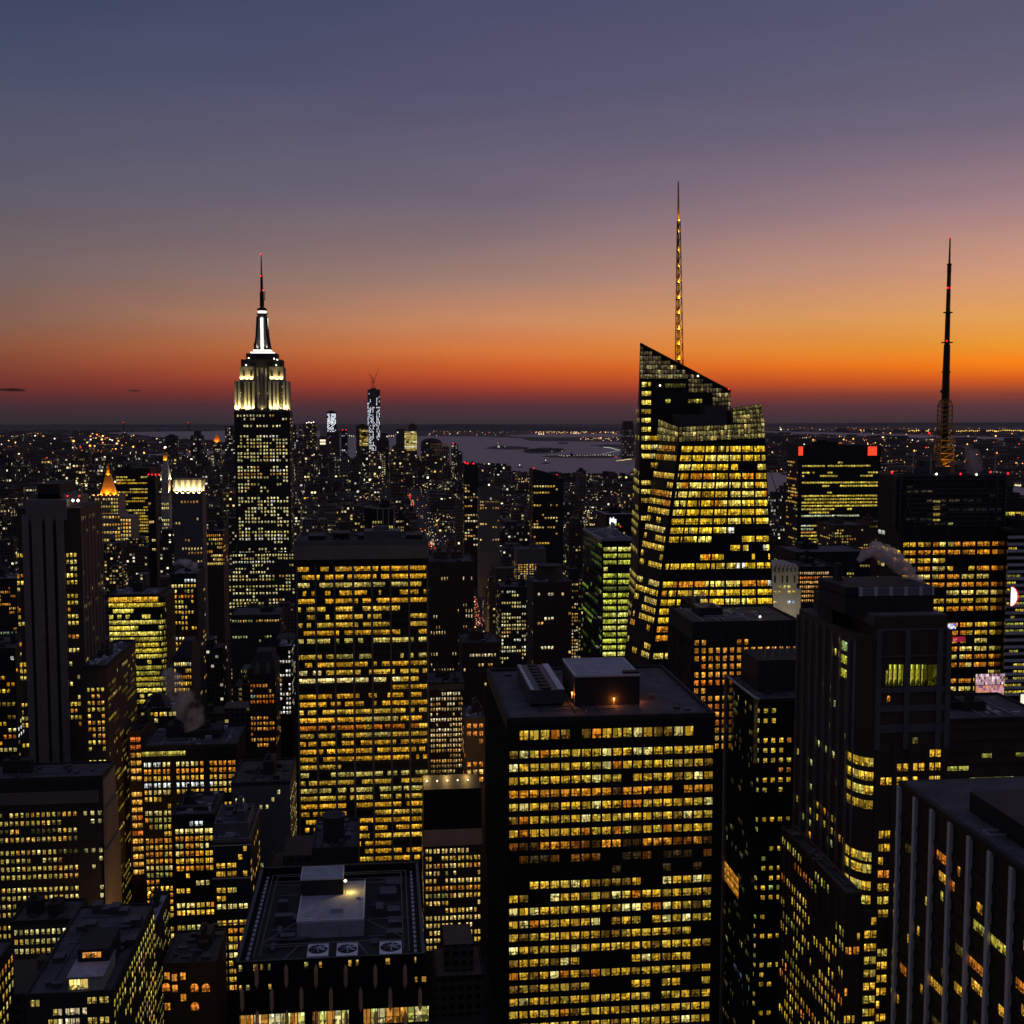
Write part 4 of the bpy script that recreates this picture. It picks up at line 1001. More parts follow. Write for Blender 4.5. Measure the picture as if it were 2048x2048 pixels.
# curved ribbon windows of the corner bay
rows_px = [1517, 1545, 1573, 1602, 1706, 1730, 1764, 1792]
for k in range(n):
    A, B_ = arc[k], arc[k + 1]
    # order left to right as seen from outside
    (xa_, ya_), (xb_, yb_) = (A, B_) if A[0] < B_[0] else (B_, A)
    for i_, py in enumerate(rows_px):
        zt, zb = zat(py, 1730), zat(py + 17, 1730)
        if xa_ < XLs + .2 and False: continue
        tint = (4 * .1,) and pick([(3, (238, 190, 58), .95), (1, (220, 200, 90), .9)])
        if i_ == 3: tint = tuple(q * .4 for q in tint)
        d_ = Vector((xb_ - xa_, yb_ - ya_, 0)).normalized(); n_ = Vector((d_.y, -d_.x, 0)) * .08
        p0, p1 = Vector((xa_, ya_, 0)) + d_ * .06 + n_, Vector((xb_, yb_, 0)) - d_ * .06 + n_
        WINS.setdefault(t.root.name, []).append(([Vector((p0.x, p0.y, zb)), Vector((p1.x, p1.y, zb)), Vector((p1.x, p1.y, zt)), Vector((p0.x, p0.y, zt))], (*tint, rnd.random())))
# tall yellow windows of the upper hall
for px0, px1, c_ in ((1753, 1759, .7), (1770, 1774, .35), (1776, 1783.5, .75), (1785, 1793, .9), (1795, 1805, .65), (1819, 1828, .85), (1829.5, 1839, .75), (1841, 1845, .6), (1846, 1873, .10)):
    a_, b_ = P(px0 + 1, 1371.5, 330), P(px1 + 1, 1329 if px0 > 1774 else 1341, 330)
    WINS[t.root.name].append(([(a_.x, 329.9, a_.z), (b_.x, 329.9, a_.z), (b_.x, 329.9, b_.z), (a_.x, 329.9, b_.z)], (*[x * c_ for x in lin((206, 198, 52))], .31)))
for px0, px1, py0, py1, c_ in ((1698, 1714, 1289, 1308, (170, 190, 110)), (1699, 1712, 1317, 1334, (206, 196, 60)), (1698, 1711, 1345, 1362, (206, 196, 60))):
    q0, q1 = arc[0], arc[-1]
    a_, b_ = P(px0, py1, 337.0), P(px1, py0, 337.0)
    tX = min(a_.x, XLs - .2)
    WINS[t.root.name].append(([(XLs - .1, 345.5, a_.z), (XLs - .1, 339.5, a_.z), (XLs - .1, 339.5, b_.z), (XLs - .1, 345.5, b_.z)], (*[x * .8 for x in lin(c_)], .5)))
mb = MB()
for py, h in ((1258, 4), (1312, 3), (1376, 10), (1412, 12), (1450, 16)):
    zt, zb = zat(py), zat(py + h); mb.box(t.X0 - .15, t.X1 + .15, t.Y0 - .3, t.Y0 - .01, zb, zt)
mb.build('stone_band', M['grey'], t.root)
mb = MB()
for px_ in (1755, 1812, 1876, 1894):
    x = P(px_, 1400, 330).x; mb.box(x - .8, x + .8, t.Y0 - .5, t.Y0 - .31, zat(1500), zat(1262))
mb.build('upper_piers', M['grey'], t.root)
li = lights(.62, [(4, (236, 180, 50), 1.0), (2, (224, 194, 74), .9), (1, (236, 140, 46), .9)], .25, 2, dark=(3, 4, 5), rowpal=.6)
def prs(r, c): return li(r, c) if not (r < 2 and c < 2) else None
t.front(282 * K, 29.0 * K, 24, 8, prs, 1.2, .3, ww=.80, wh=.55, group=2, pier=(1.5, .45, M['brown'], 2))
t.front(225 * K, 28.5 * K, 2, 8, lights(.25, [(1, (200, 140, 50), .7), (1, (120, 110, 60), .5)], .1, 1), 1.2, .3, ww=.6, wh=.45)
lb_ = t.sub(1724, 1757, 1822, 329.4, 8, 'brown', partname='lower_bay'); lb_.front(8 * K, 29.0 * K, 9, 2, lights(.9, [(4, (236, 180, 50), 1.0), (2, (224, 194, 74), .9)], .1, 2), .8, .4, ww=.84, wh=.55)
a_ = P(1776, 1397, 330); WINS[t.root.name].append(([(a_.x - .5, 329.9, a_.z - 1), (a_.x + .5, 329.9, a_.z - 1), (a_.x + .6, 329.9, a_.z + .8), (a_.x - .1, 329.9, a_.z + .8)], (*lin((226, 136, 40)), .2)))
t.done()
# its lower wing in front
t = Tower('wing_building', 'lower ribbed wing with hundreds of narrow amber windows beside the ribbed tower', 1692, 1723, 1790, 310, 54, 'brown', vis=2060)
t.left(1.5, 3.95, 34, 22, lights(.58, [(3, (236, 190, 64), .9), (2, (206, 196, 76), .8), (1, (234, 140, 50), .8)], .15, 2), ww=.42, wh=.58, group=2, pier=(.5, .4, M['brown'], 2))
t.front(6, 3.95, 30, 4, lights(.5, [(3, (236, 190, 58), 1.0), (2, (246, 220, 130), 1.1), (1, (236, 150, 50), .9)], .2, 2), ww=.72, wh=.52, group=2)
t.roof('roof', .8, .5, 'brown', tanks=False)
t.done()

# --- tower of orange square windows behind
t = Tower('pier_tower', 'dark flat topped tower with a grid of small orange windows and tall upper slots', 1385, 1600, 1246, 480, 42, 'dark', vis=1420)
K = 480 / FPX
t.front(31 * K, 16.9 * K, 14, 15, lights(.80, ORANGE, .15, 4, keep=lambda r, c: not (r == 0 and c not in (0, 1, 6, 7, 11, 13)), rowpal=.8), .4, .4, ww=.54, wh=.62, pier=(1.0, .4, M['dark'], 1))
t.left(34 * K, 16.9 * K, 20, 16, lights(.62, ORANGE, .12, 3), 1, 1, ww=.4, wh=.6, pier=(.8, .4, M['dark'], 1))
mb = MB()
for c in range(16):
    x = t.X0 + .4 + (t.X1 - t.X0 - .8) * c / 15; mb.box(x - .5, x + .5, t.Y0 - .41, t.Y0 - .01, t.Z - 31 * K, t.Z - 5 * K)
mb.build('upper_piers', M['dark'], t.root)
t.roof('roof', .9, .8, 'dark', tanks=False)
a_, b_ = G(1400, 1233, t.Z), G(1433, 1225, t.Z); mb = MB(); mb.box(a_.x, b_.x, a_.y, a_.y + 14, t.Z, t.Z + 3.6); mb.build('roof_plant', M['dark'], t.root)
mb = MB(); mb.box(a_.x + .5, a_.x + 1.5, a_.y + 1, a_.y + 12, t.Z + 3.6, t.Z + 3.8); mb.box(b_.x - 1.5, b_.x - .5, a_.y + 1, a_.y + 12, t.Z + 3.6, t.Z + 3.8); mb.build('roof_panel', M['pale'], t.root)
q = G(1520, 1240, t.Z); mb = MB(); mb.octa(q + Vector((0, 0, 1.4)), .5, None); mb.build('roof_lamp', M['lampw'], t.root)
t.done()

# --- broadcasting tower: braced steel crown and tall mast (right)
t = Tower('mast_tower', 'dark tower with braced steel crown carrying the tall bronze broadcast mast', 1803, 2014, 1062, 600, 30, 'black', vis=1430)
K = 600 / FPX
t.front(2 * K, 17.2 * K, 22, 14, lights(.76, [(4, (240, 186, 50), 1.0), (2, (240, 150, 40), .95), (2, (236, 206, 100), 1.0)], .15, 2, dark=(0,), rowpal=.3), .5, .5, ww=.86, wh=.52, group=2, pier=(1.3, .3, M['dark'], 2), band=(1.0, .25, M['black'], 1))
t.left(2 * K, 17.2 * K, 20, 6, lights(.45, AMBER, .15, 2), ww=.8, wh=.5)
u = t.sub(1794, 2014, 950, 606, 23, 'black', z0=t.Z, partname='crown_block')
mb = MB(); 
for px_ in (1790, 1801, 1995, 2012):
    x = P(px_, 950, 605.8).x; mb.box(x - .4, x + .4, 605.3, 605.95, t.Z + 2, u.Z - .5)
for py in (952, 958, 985): 
    zq = P(1900, py, 605.8).z; mb.box(u.X0, u.X1, 605.5, 605.9, zq - .3, zq + .3)
for px0, px1 in ((1801, 1830), (1968, 1995)):
    mb.tube(P(px0, 1058, 605.6), P(px1, 958, 605.6), .35, .35, 6); mb.tube(P(px1, 1058, 605.6), P(px0, 958, 605.6), .35, .35, 6)
mb.build('crown_bracing', M['steel'], t.root)
for px0, px1, py, n_ in ((1866, 1880, 1001, 4), (1890, 1905, 1063, 1), (1892, 1917, 1062, 1)):
    for k in range(n_):
        a_, b_ = P(px0, py + 6 + k * 12.4, 605.9), P(px1, py + k * 12.4, 605.9); WINS[t.root.name].append(([(a_.x, 605.85, a_.z), (b_.x, 605.85, a_.z), (b_.x, 605.85, b_.z), (a_.x, 605.85, b_.z)], (*pick([(1, (196, 172, 80), .75)]), rnd.random())))
facade(u.root, (P(1812, 960, 606).x, 606, u.Z - 5), (u.X1 - 2, 606, u.Z - 5), (P(1812, 960, 606).x, 606, t.Z + 2), (u.X1 - 2, 606, t.Z + 2), 9, 14, lights(.34, [(3, (58, 50, 44), .6), (1, (96, 84, 60), .6), (.25, (190, 170, 90), .7)], .1, 3), .8, .45, band=(.7, .2, M['steel'], 1), group=2)
u.roof('roof', .8, .5, 'steel')
mb = MB()
for px_ in (1826, 1861, 1936, 1990):
    q = P(px_, 948, 612); mb.tube(q, (q.x, q.y, P(px_, 905, 612).z), .45, .3, 6)
mb.build('roof_posts', M['pale'], t.root)
YM = 628.0; KM = YM / FPX; xm = P(1887, 930, YM).x
def ZM(py): return P(1890, py, YM).z
mb = MB(); gold_l = MB()
def latt(mbq, p0, p1, w0, w1, nseg, leg=.28):
    prev = None
    for k in range(nseg + 1):
        f_ = k / nseg; w_ = (w0 + (w1 - w0) * f_) * KM / 2; zq = ZM(p0 + (p1 - p0) * f_)
        c4 = [Vector((xm + sx_ * w_, YM + sy_ * w_, zq)) for sx_, sy_ in ((-1, -1), (1, -1), (1, 1), (-1, 1))]
        for a_ in range(4): mbq.tube(c4[a_], c4[(a_ + 1) % 4], leg * .6, leg * .6, 5)
        if prev:
            for a_ in range(4): mbq.tube(prev[a_], c4[a_], leg, leg, 6); mbq.tube(prev[a_], c4[(a_ + 1) % 4], leg * .55, leg * .55, 5)
        prev = c4
latt(mb, 944, 868, 30, 27, 6, .35); latt(mb, 868, 812, 22, 22, 6, .3); latt(mb, 812, 800, 22, 15, 2, .3)
mb.build('mast_lattice', M['gold'], t.root)
mb = MB()
for p0, p1, w0, w1 in ((935, 805, 15, 15), (805, 690, 16.5, 13), (690, 627, 11, 10), (627, 546, 9, 8), (546, 527, 8.5, 8.5), (527, 476, 4.2, 2.8)):
    mb.tube((xm, YM, ZM(p0)), (xm, YM, ZM(p1)), w0 * KM / 2, w1 * KM / 2, 12)
for py, w_ in ((869, 42), (745, 19), (686, 23), (626, 19), (530, 10)):
    mb.tube((xm, YM, ZM(py)), (xm, YM, ZM(py - 2)), w_ * KM / 2, w_ * KM / 2, 14)
for k in range(16):
    py = 800 - k * 3.6
    for s_ in (-1, 1): mb.box(xm + s_ * 6.6 * KM - .2, xm + s_ * 6.6 * KM + .2, YM - .4, YM + .4, ZM(py) - .3, ZM(py) + .2)
for k in range(12):
    py = 735 - k * 4
    mb.box(xm + 5.4 * KM, xm + 7.2 * KM, YM - .3, YM + .3, ZM(py) - .25, ZM(py) + .15)
for k in range(10):
    q = xm + rnd.uniform(-20, 20) * KM; mb.box(q - .15, q + .15, YM - 2, YM - 1.7, ZM(869), ZM(869 - rnd.uniform(3, 9)))
mb.build('mast_pole', M['goldm'], t.root)
mb = MB(); mb.tube((xm, YM, ZM(618)), (xm, YM, ZM(590)), 8.2 * KM / 2, 7.6 * KM / 2, 12); mb.build('mast_collar', M['gold'], t.root)
mb = MB(); q = Vector((xm - 10.5 * KM, YM - 1.2, ZM(783))); mb.tube(q, q + Vector((0, -1.0, .1)), 1.0, .6, 14); mb.box(q.x, xm, YM - .9, YM - .5, q.z - .15, q.z + .15); mb.build('dish', M['steel'], t.root)
for px_, py_ in ((0, 475), (-2.5, 576), (4.0, 576), (-1, 682), (7, 807), (-33, 866)): beacon(t.root, (xm + px_ * KM - .45 * (px_ != 0), YM - (1.0 if px_ else 0.0), ZM(py_)), .6)
for px_, py_ in ((1784, 945), (1921, 948), (1981, 944), (2016, 947)): beacon(t.root, P(px_, py_, 606), .7)
for px_, py_ in ((1873, 948), (1953, 949)): beacon(t.root, P(px_, py_, 605.6), .65, 'lampw')
lamp(t.root, (xm, YM - 6, ZM(945)), 5000, (255, 180, 40), (xm, YM, ZM(890)), .3, 60, 'mast_light')
lamp(t.root, (xm + 5, YM - 5, ZM(622)), 500, (255, 190, 40), (xm, YM, ZM(600)), .3, 70, 'mast_light')
t.done()
# neighbours at the right edge: striped block, screens
t = Tower('striped_block', 'block with white and blue glass stripes at the right edge beside the mast tower', 2017, 2090, 1062, 590, 40, 'glass', vis=1430)
K = 590 / FPX
mb = MB(); 
for k in range(24):
    zq = t.Z - 3 - k * 14.7 * K; mb.box(t.X0 - .25, t.X1 + .2, t.Y0 - .25, t.Y0 - .01, zq - .9, zq + .6)
mb.build('white_spandrels', M['white'], t.root)
t.front(3 + .0, 14.7 * K, 24, 8, lights(.5, [(2, (226, 196, 62), .9), (1, (200, 190, 80), .7)], .2, 2), ww=.8, wh=.4, vpos=.72)
t.roof('roof'); t.done()
t = Tower('upper_block', 'dark block with three yellow ribbon floors behind the mast tower', 2003, 2090, 1000, 700, 40, 'dark', vis=1070)
t.front(6, 5.0, 5, 6, lights(.8, [(1, (214, 190, 60), .9)], .1, 3), ww=.9, wh=.45); t.roof(); t.done()
# advertising screens (marks only as light patches)
def screen(name, px0, px1, py0, py1, Y, cols, rows, pal, label, seed=3):
    a_, b_ = P(px0, py1, Y), P(px1, py0, Y)
    root = thing(name, ((a_.x + b_.x) / 2, Y, a_.z), label, 'screen')
    mb = MB(); mb.box(a_.x, b_.x, Y, Y + 1.5, a_.z, b_.z); mb.build('screen_cabinet', M['black'], root)
    mb = MB()
    for c in range(cols):
        for r in range(rows):
            x0 = a_.x + (b_.x - a_.x) * c / cols; x1 = a_.x + (b_.x - a_.x) * (c + 1) / cols; z0 = a_.z + (b_.z - a_.z) * r / rows; z1 = a_.z + (b_.z - a_.z) * (r + 1) / rows
            t_ = pick(pal); mb.face([(x0, Y - .06, z0), (x1, Y - .06, z0), (x1, Y - .06, z1), (x0, Y - .06, z1)], (*t_, 1))
    mb.build('lit_panel', M['lights'], root)
screen('screen', 1951, 2010, 1347, 1370, 585, 18, 4, [(3, (200, 160, 170), .8), (2, (120, 80, 90), .6), (1, (250, 220, 230), 1.0)], 'pink and grey lit screen of vertical bars above the brighter screen')
screen('screen', 1951, 2008, 1370, 1392, 584.8, 20, 4, [(3, (240, 150, 110), .8), (2, (220, 170, 190), .8), (1, (150, 110, 150), .7)], 'salmon lit screen directly under the pink barred screen')
screen('screen', 1962, 2010, 1411, 1429, 583, 16, 6, [(4, (236, 190, 246), 1.1), (3, (200, 130, 220), .9), (1, (255, 245, 255), 1.2)], 'bright lilac white screen, lowest of the screens at the right edge')
screen('screen', 1893, 1912, 1247, 1258, 599, 6, 4, [(2, (230, 235, 255), 1.1), (1, (190, 220, 110), .9), (1, (120, 90, 240), 1.0)], 'small white and violet screen glowing on the mast tower')
screen('screen', 1899, 1930, 1273, 1284, 599, 8, 3, [(2, (190, 40, 70), .6), (1, (240, 130, 110), .8)], 'small dark red screen low on the mast tower')
# round white sign with a red rim
q = P(2021, 1193, 584); root = thing('round_sign', q, 'half round glowing white sign with a red rim', 'sign')
mb = MB(); K = 584 / FPX
N = 22; pts = [Vector((q.x + math.sin(math.pi * k / N) * 17.5 * K, 584, q.z + math.cos(math.pi * k / N) * 21.5 * K)) for k in range(N + 1)]
bk = [p + Vector((0, 1.2, 0)) for p in pts]
mb.prism(bk, pts); mb.build('sign_body', M['black'], root)
for nm, sc, dy, c_, s_ in (('red_rim', 1.0, -.05, (255, 30, 70), 1.0), ('white_face', .80, -.1, (255, 250, 252), 1.5)):
    mb = MB(); cc = Vector((q.x + .15, 584 + dy, q.z)); pp = [Vector((cc.x + (p.x - q.x) * sc, 584 + dy, cc.z + (p.z - q.z) * (sc if sc == 1 else .93))) for p in pts]
    mb.face(pp[::-1] if False else pp[::-1], (*[v * s_ for v in lin(c_)], 1)); mb.build(nm, M['lights'], root)
screen('screen', 2040, 2060, 1388, 1428, 560, 1, 1, [(1, (250, 250, 220), 1.2)], 'tall blank white lit board cut by the right edge')
t = Tower('dark_podium', 'low dark brown block with horizontal bands behind the column tower roof', 1896, 2100, 1440, 430, 40, 'brown', vis=1560)
K = 430 / FPX
t.front(12 * K, 26 * K, 5, 9, lights(.28, [(1, (196, 190, 80), .8), (1, (230, 215, 160), .9)], .2, 2, dark=(0, 1)), ww=.85, wh=.35, band=(1.6, .4, M['brown'], 1))
t.roof('roof', 1, .6, 'dark'); t.done()

# ================================================================ LEFT SIDE
# --- dark tower with three pale ribs
t = Tower('ribbed_stone_tower', 'tall dark stone tower with plain vertical ribs and paired yellow windows at its sides', 33, 160, 1016, 600, 44, 'brown', vis=1545)
K = 600 / FPX
u = t.sub(50, 133, 1000, 599.2, 43, 'stone', z0=t.Z - 6, partname='upper_wall')
for px0, px1, py, mat in ((76, 120, 968, 'dark'), (58, 128, 988, 'grey')):
    a_, b_ = P(px0, 1006, 606), P(px1, py, 606); mb = MB(); mb.box(a_.x, b_.x, 606, 634, a_.z - 4, b_.z); mb.build('roof_tier', M[mat], t.root)
mb = MB()
def xq(px): return P(px, 1200, 600).x
for a_, b_ in ((50, 63), (69, 90), (96, 111), (118, 133)): mb.box(xq(a_), xq(b_), t.Y0 - 1.2, t.Y0 - .05, 20, u.Z - 7)
mb.build('stone_ribs', M['warm'], t.root)
mb = MB()
for a_, b_ in ((63, 69), (90, 96), (111, 118)): mb.box(xq(a_), xq(b_), t.Y0 - .3, t.Y0 - .04, 20, u.Z - 12)
mb.build('dark_slots', M['black'], t.root)
li = lights(.42, [(3, (238, 196, 66), 1.0), (2, (246, 220, 110), 1.1), (1, (236, 150, 50), .9)], .15, 2)
li2 = lights(.42, [(3, (238, 196, 66), 1.0), (2, (246, 220, 110), 1.1), (1, (236, 150, 50), .9)], .15, 2)
x0, x1 = xq(35) , xq(49); fh = 13.4 * K
for xa_, xb_, f_ in ((xq(34.5), xq(49.5), li), (xq(134), xq(157), li2)):
    facade(t.root, (xa_, t.Y0, t.Z - 18), (xb_, t.Y0, t.Z - 18), (xa_, t.Y0, t.Z - 18 - fh * 37), (xb_, t.Y0, t.Z - 18 - fh * 37), 37, 2 if xa_ < 0 and xb_ - xa_ < 4.5 else 3, f_, .62, .55)
t.right(4, 13.4 * K, 38, 12, lights(.13, [(2, (150, 130, 80), .5), (1, (220, 180, 80), .7)], .08, 1), 1, 1, ww=.4, wh=.6, pier=(1.0, .4, M['stone'], 2))
q = P(146, 1000, 602); 
for px_ in (146, 156): beacon(t.root, P(px_, 1001, 602), .8, 'lampw')
for px_ in (135, 159): beacon(t.root, P(px_, 992, 604), .5)
t.done()
# its neighbour: lower shaft with a brown side wall of glinting windows
t = Tower('brown_side_tower', 'brown tower with glinting slit windows on its receding side wall beside the ribbed stone tower', 166, 214, 1336, 545, 62, 'brown', vis=1760)
K = 545 / FPX
t.front(6 * K + 4, 13.2 * K, 18, 4, lights(.62, [(3, (238, 206, 80), 1.0), (2, (236, 160, 60), .9)], .2, 2), 1, 1, ww=.6, wh=.55, group=2)
t.right(4, 3.1, 48, 26, lights(.34, [(2, (206, 170, 60), .65), (1, (130, 104, 44), .5), (.5, (236, 200, 90), .9)], .12, 2), ww=.42, wh=.5)
t.roof(); t.done()
# --- window-grid block bottom left with a blank pale end wall
t = Tower('grid_block', 'long block with even bands of small pale yellow windows and a blank pale end wall', -60, 205, 1560, 500, 22, 'dark', vis=1900)
K = 500 / FPX
t.wall.data.materials[0] = M['dark']
mb = MB()
for za_, zb_, d in ((t.Z - 1, t.Z - 14, 0), (t.Z - 14.01, t.Z - 30, .6), (t.Z - 30.01, 0, 1.1)): mb.box(t.X1 + .02, t.X1 + .35 + d, t.Y0 - d, t.Y1 + d, zb_, za_)
mb.build('end_wall', M['warm'], t.root)
q = Vector((t.X1 + 20, t.Y0 - 16, 34)); lamp(t.root, q, 26000, (255, 190, 120), (t.X1, t.Y0 + 10, 58), .5, 85, 'added_wall_wash'); mb = MB(); mb.tube((q.x, q.y, 0), (q.x, q.y, 33), .25, .15, 8); mb.build('light_post', M['steel'], t.root)  # added spot and post, imitating street glow on the end wall
off = 62 * K
li = lights(.93, [(4, (226, 196, 92), .9), (2, (242, 214, 120), 1.0), (2, (240, 176, 70), .95), (1, (120, 110, 60), .6)], .04, 1, rowpal=.2)
for g in range(5):
    zt = t.Z - off - g * 76 * K
    a_ = (t.X0, t.Y0, zt); x1 = P(157, 1700, 500).x
    facade(t.root, a_, (x1, t.Y0, zt), (t.X0, t.Y0, zt - 4 * 16.6 * K), (x1, t.Y0, zt - 4 * 16.6 * K), 4, 20, (lambda r, c, g=g: li(g * 4 + r, c)), .54, .52, pier=(.7, .22, M['dark'], 1))
    xb = P(165, 1700, 500).x
    facade(t.root, (xb, t.Y0, zt), (t.X1, t.Y0, zt), (xb, t.Y0, zt - 4 * 16.6 * K), (t.X1, t.Y0, zt - 4 * 16.6 * K), 4, 3, lights(.4, [(1, (226, 206, 130), .9)], .2, 1), .45, .5)
u = t.sub(-60, 196, 1586, 499, 3, 'grey', z0=t.Z - 10, partname='cornice')
t.roof('roof', 1, .6, 'dark'); t.done()
# low extension in front
t = Tower('lower_grid_block', 'lower stepped block with three rows of pale windows under the long window grid block', 20, 150, 1846, 455, 20, 'brown', vis=1990)
K = 455 / FPX
t.front(8 * K, 19.5 * K, 6, 11, lights(.75, [(4, (222, 206, 120), .85), (2, (236, 190, 84), .9)], .15, 3), 1, 1, ww=.55, wh=.52); t.roof(); t.done()
# --- bottom left corner wall seen aslant
t = Tower('corner_block', 'dark block cut by the left edge with slanting rows of narrow lit windows', -300, -152, 2139, 300, 72, 'dark', vis=2060)
t.right(3, 3.9, 26, 24, lights(.62, [(3, (232, 196, 80), .95), (2, (236, 160, 60), .9), (1, (206, 206, 130), .8)], .15, 2), ww=.42, wh=.55); t.roof('roof', .6, .4); t.done()
# --- roof with white penthouse
t = Tower('penthouse_block', 'dark low block with a small white glazed penthouse on its roof', 50, 226, 1990, 330, 60, 'dark', vis=2060)
K = 330 / FPX; z = t.Z
t.front(3 * K, 21 * K, 7, 14, lights(.5, [(3, (240, 206, 100), 1.0), (2, (246, 226, 170), 1.1)], .3, 3), 1, 1, ww=.75, wh=.62, group=3)
t.right(2, 3.2, 26, 18, lights(.62, [(3, (226, 206, 80), .9), (2, (240, 190, 80), .9)], .15, 2), ww=.4, wh=.55)
t.roof('roof', .8, .5, 'dark', tanks=False)
a_, b_ = G(136, 1985, z), G(204, 1985, z); zc = P(136, 1957, a_.y).z
mb = MB(); mb.box(a_.x, b_.x, a_.y, a_.y + 16, z, zc); mb.build('penthouse', M['pale'], t.root)
mb = MB(); mb.box(a_.x - .3, b_.x + .3, a_.y - .4, a_.y + 16, zc, zc + .4); mb.build('penthouse_roof', M['roofl'], t.root)
for px0, px1, c_ in ((139, 147, (250, 214, 110)), (148, 161, (252, 222, 130)), (163, 176, (250, 210, 110))):
    x0, x1 = P(px0, 1970, a_.y).x, P(px1, 1970, a_.y).x; WINS[t.root.name].append(([(x0, a_.y - .04, z + .8), (x1, a_.y - .04, z + .8), (x1, a_.y - .04, zc - .4), (x0, a_.y - .04, zc - .4)], (*lin(c_), rnd.random())))
zd = zc + 4; mb = MB(); mb.box(a_.x + .5, b_.x - .2, a_.y + 9, a_.y + 24, z, zd); mb.build('upper_penthouse', M['dark'], t.root)
x0, x1 = P(166, 1938, a_.y + 9).x, P(203, 1938, a_.y + 9).x
WINS[t.root.name].append(([(x0, a_.y + 8.95, zc + 1.6), (x1, a_.y + 8.95, zc + 1.6), (x1, a_.y + 8.95, zd - .8), (x0, a_.y + 8.95, zd - .8)], (*lin((246, 160, 70)), .4)))
q = G(253, 1830, zd); 
for k in range(14):
    mb = MB(); xx = t.X0 + 2 + (k * 7.3) % 19; yy = t.Y0 + 20 + (k * 11.7) % 36; mb.box(xx, xx + 3, yy, yy + 4, z, z + 1.6 + k % 2); mb.build('roof_box', M['steel'], t.root)
beacon(t.root, (t.X1 - 1, t.Y1 - 2, z + 5), .5, 'lampo'); mb = MB(); mb.tube((t.X1 - 1, t.Y1 - 2, z), (t.X1 - 1, t.Y1 - 2, z + 4.6), .12, .1, 6); mb.build('light_post', M['steel'], t.root)
t.done()
t = Tower('narrow_block', 'narrow block with stacks of three bright yellow windows beside the penthouse block', 274, 306, 1862, 395, 30, 'dark', vis=2060)
K = 395 / FPX
t.front(20 * K, 19.5 * K, 9, 3, lights(.72, [(3, (236, 206, 92), 1.0), (2, (240, 170, 60), .95)], .2, 3), .4, .4, ww=.7, wh=.55); t.right(2, 3.2, 24, 12, lights(.5, [(1, (200, 180, 90), .7)], .2, 2), ww=.4, wh=.5); t.roof('roofl', .8, .4); t.done()
t = Tower('arched_block', 'low reddish block with orange arched windows lit from inside', 326, 432, 1930, 400, 26, 'brown', vis=2060)
K = 400 / FPX
for px_, py_, arch in ((334, 1952, 0), (349, 1955, 0), (366, 1952, 0), (332, 1975, 1), (350, 1977, 0), (389, 1976, 1), (412, 1976, 1), (367, 1995, 0), (335, 2013, 0), (390, 2013, 1)):
    x = P(px_, py_, 400).x; zq = P(px_, py_, 400).z; w_ = 1.25 if arch else .85; mb = MB(); c_ = (*[v * .9 for v in lin((244, 140, 50) if arch else pick([(1, (238, 160, 70), 1)]) and (232, 150, 56))], rnd.random())
    pts = [(x - w_, 399.94, zq - 1.3), (x + w_, 399.94, zq - 1.3)] + [(x + w_ * math.cos(k * math.pi / 8), 399.94, zq + .3 + (w_ if arch else .9) * math.sin(k * math.pi / 8)) for k in range(0, 9)] if arch else [(x - w_, 399.94, zq - 1.2), (x + w_, 399.94, zq - 1.2), (x + w_, 399.94, zq + 1.2), (x - w_, 399.94, zq + 1.2)]
    mb.face(pts, c_, [(p[0] - x + 3, (p[2] - zq + 1.3) / 3) for p in pts]); mb.build('arched_window' if arch else 'lit_window', M['win'], t.root)
t.roof('roof', 1, .5, 'brown'); t.done()
# --- bright window-grid complex
PT = [(5, (248, 190, 62), 1.1), (2.5, (250, 220, 124), 1.15), (2, (240, 150, 40), 1.0), (.6, (206, 196, 96), .8), (.35, (244, 246, 230), 1.1)]
t = Tower('bright_grid_building', 'wide dark building with a dense grid of bright yellow windows and a lit top floor', 283, 474, 1494, 560, 36, 'black', vis=1620)
K = 560 / FPX
t.front(6 * K, 12 * K, 1, 22, lights(.7, [(1, (214, 196, 80), .85)], .1, 6), ww=.98, wh=.75)
t.front(27 * K, 14.1 * K, 26, 20, lights(.82, PT, .12, 4, keep=lambda r, c: c % 7 != 6), .4, .4, ww=.66, wh=.62, group=2)
t.roof('roof', 1, .6, 'dark'); t.done()
t = Tower('orange_strip_building', 'slim block with one stack of paired orange windows left of the bright grid building', 256, 285, 1466, 574, 30, 'brown', vis=1740)
t.mpp = 574 / FPX
t.front(5 * t.mpp, 15.9 * t.mpp, 18, 2, lights(.9, [(3, (246, 176, 70), 1.1), (1, (240, 120, 44), 1.0)], .05, 2), .8, .8, ww=.84, wh=.55); t.roof('roof', 1, .6, 'brown'); t.done()
t = Tower('rear_grid_building', 'dark building with loose groups of yellow windows rising behind the bright grid building', 278, 356, 1420, 612, 30, 'dark', vis=1495)
t.mpp = 612 / FPX
t.front(2 * t.mpp, 12.6 * t.mpp, 8, 8, lights(.6, PT, .2, 3), .5, .5, ww=.72, wh=.6, group=2); t.roof('roof', 1, .6, 'dark', tanks=False)
a_ = P(292, 1421, 620); mb = MB(); mb.prism([(a_.x, 616, t.Z), (a_.x + 11, 616, t.Z), (a_.x + 11, 632, t.Z), (a_.x, 632, t.Z)], [(a_.x + 4, 622, t.Z + 6), (a_.x + 7, 622, t.Z + 6), (a_.x + 7, 626, t.Z + 6), (a_.x + 4, 626, t.Z + 6)]); mb.build('hipped_roof', M['black'], t.root); t.done()
t = Tower('stepped_grid_building', 'dark stepped building with paired yellow windows in front of the bright grid building', 345, 430, 1632, 490, 30, 'black', vis=1900)
K = 490 / FPX
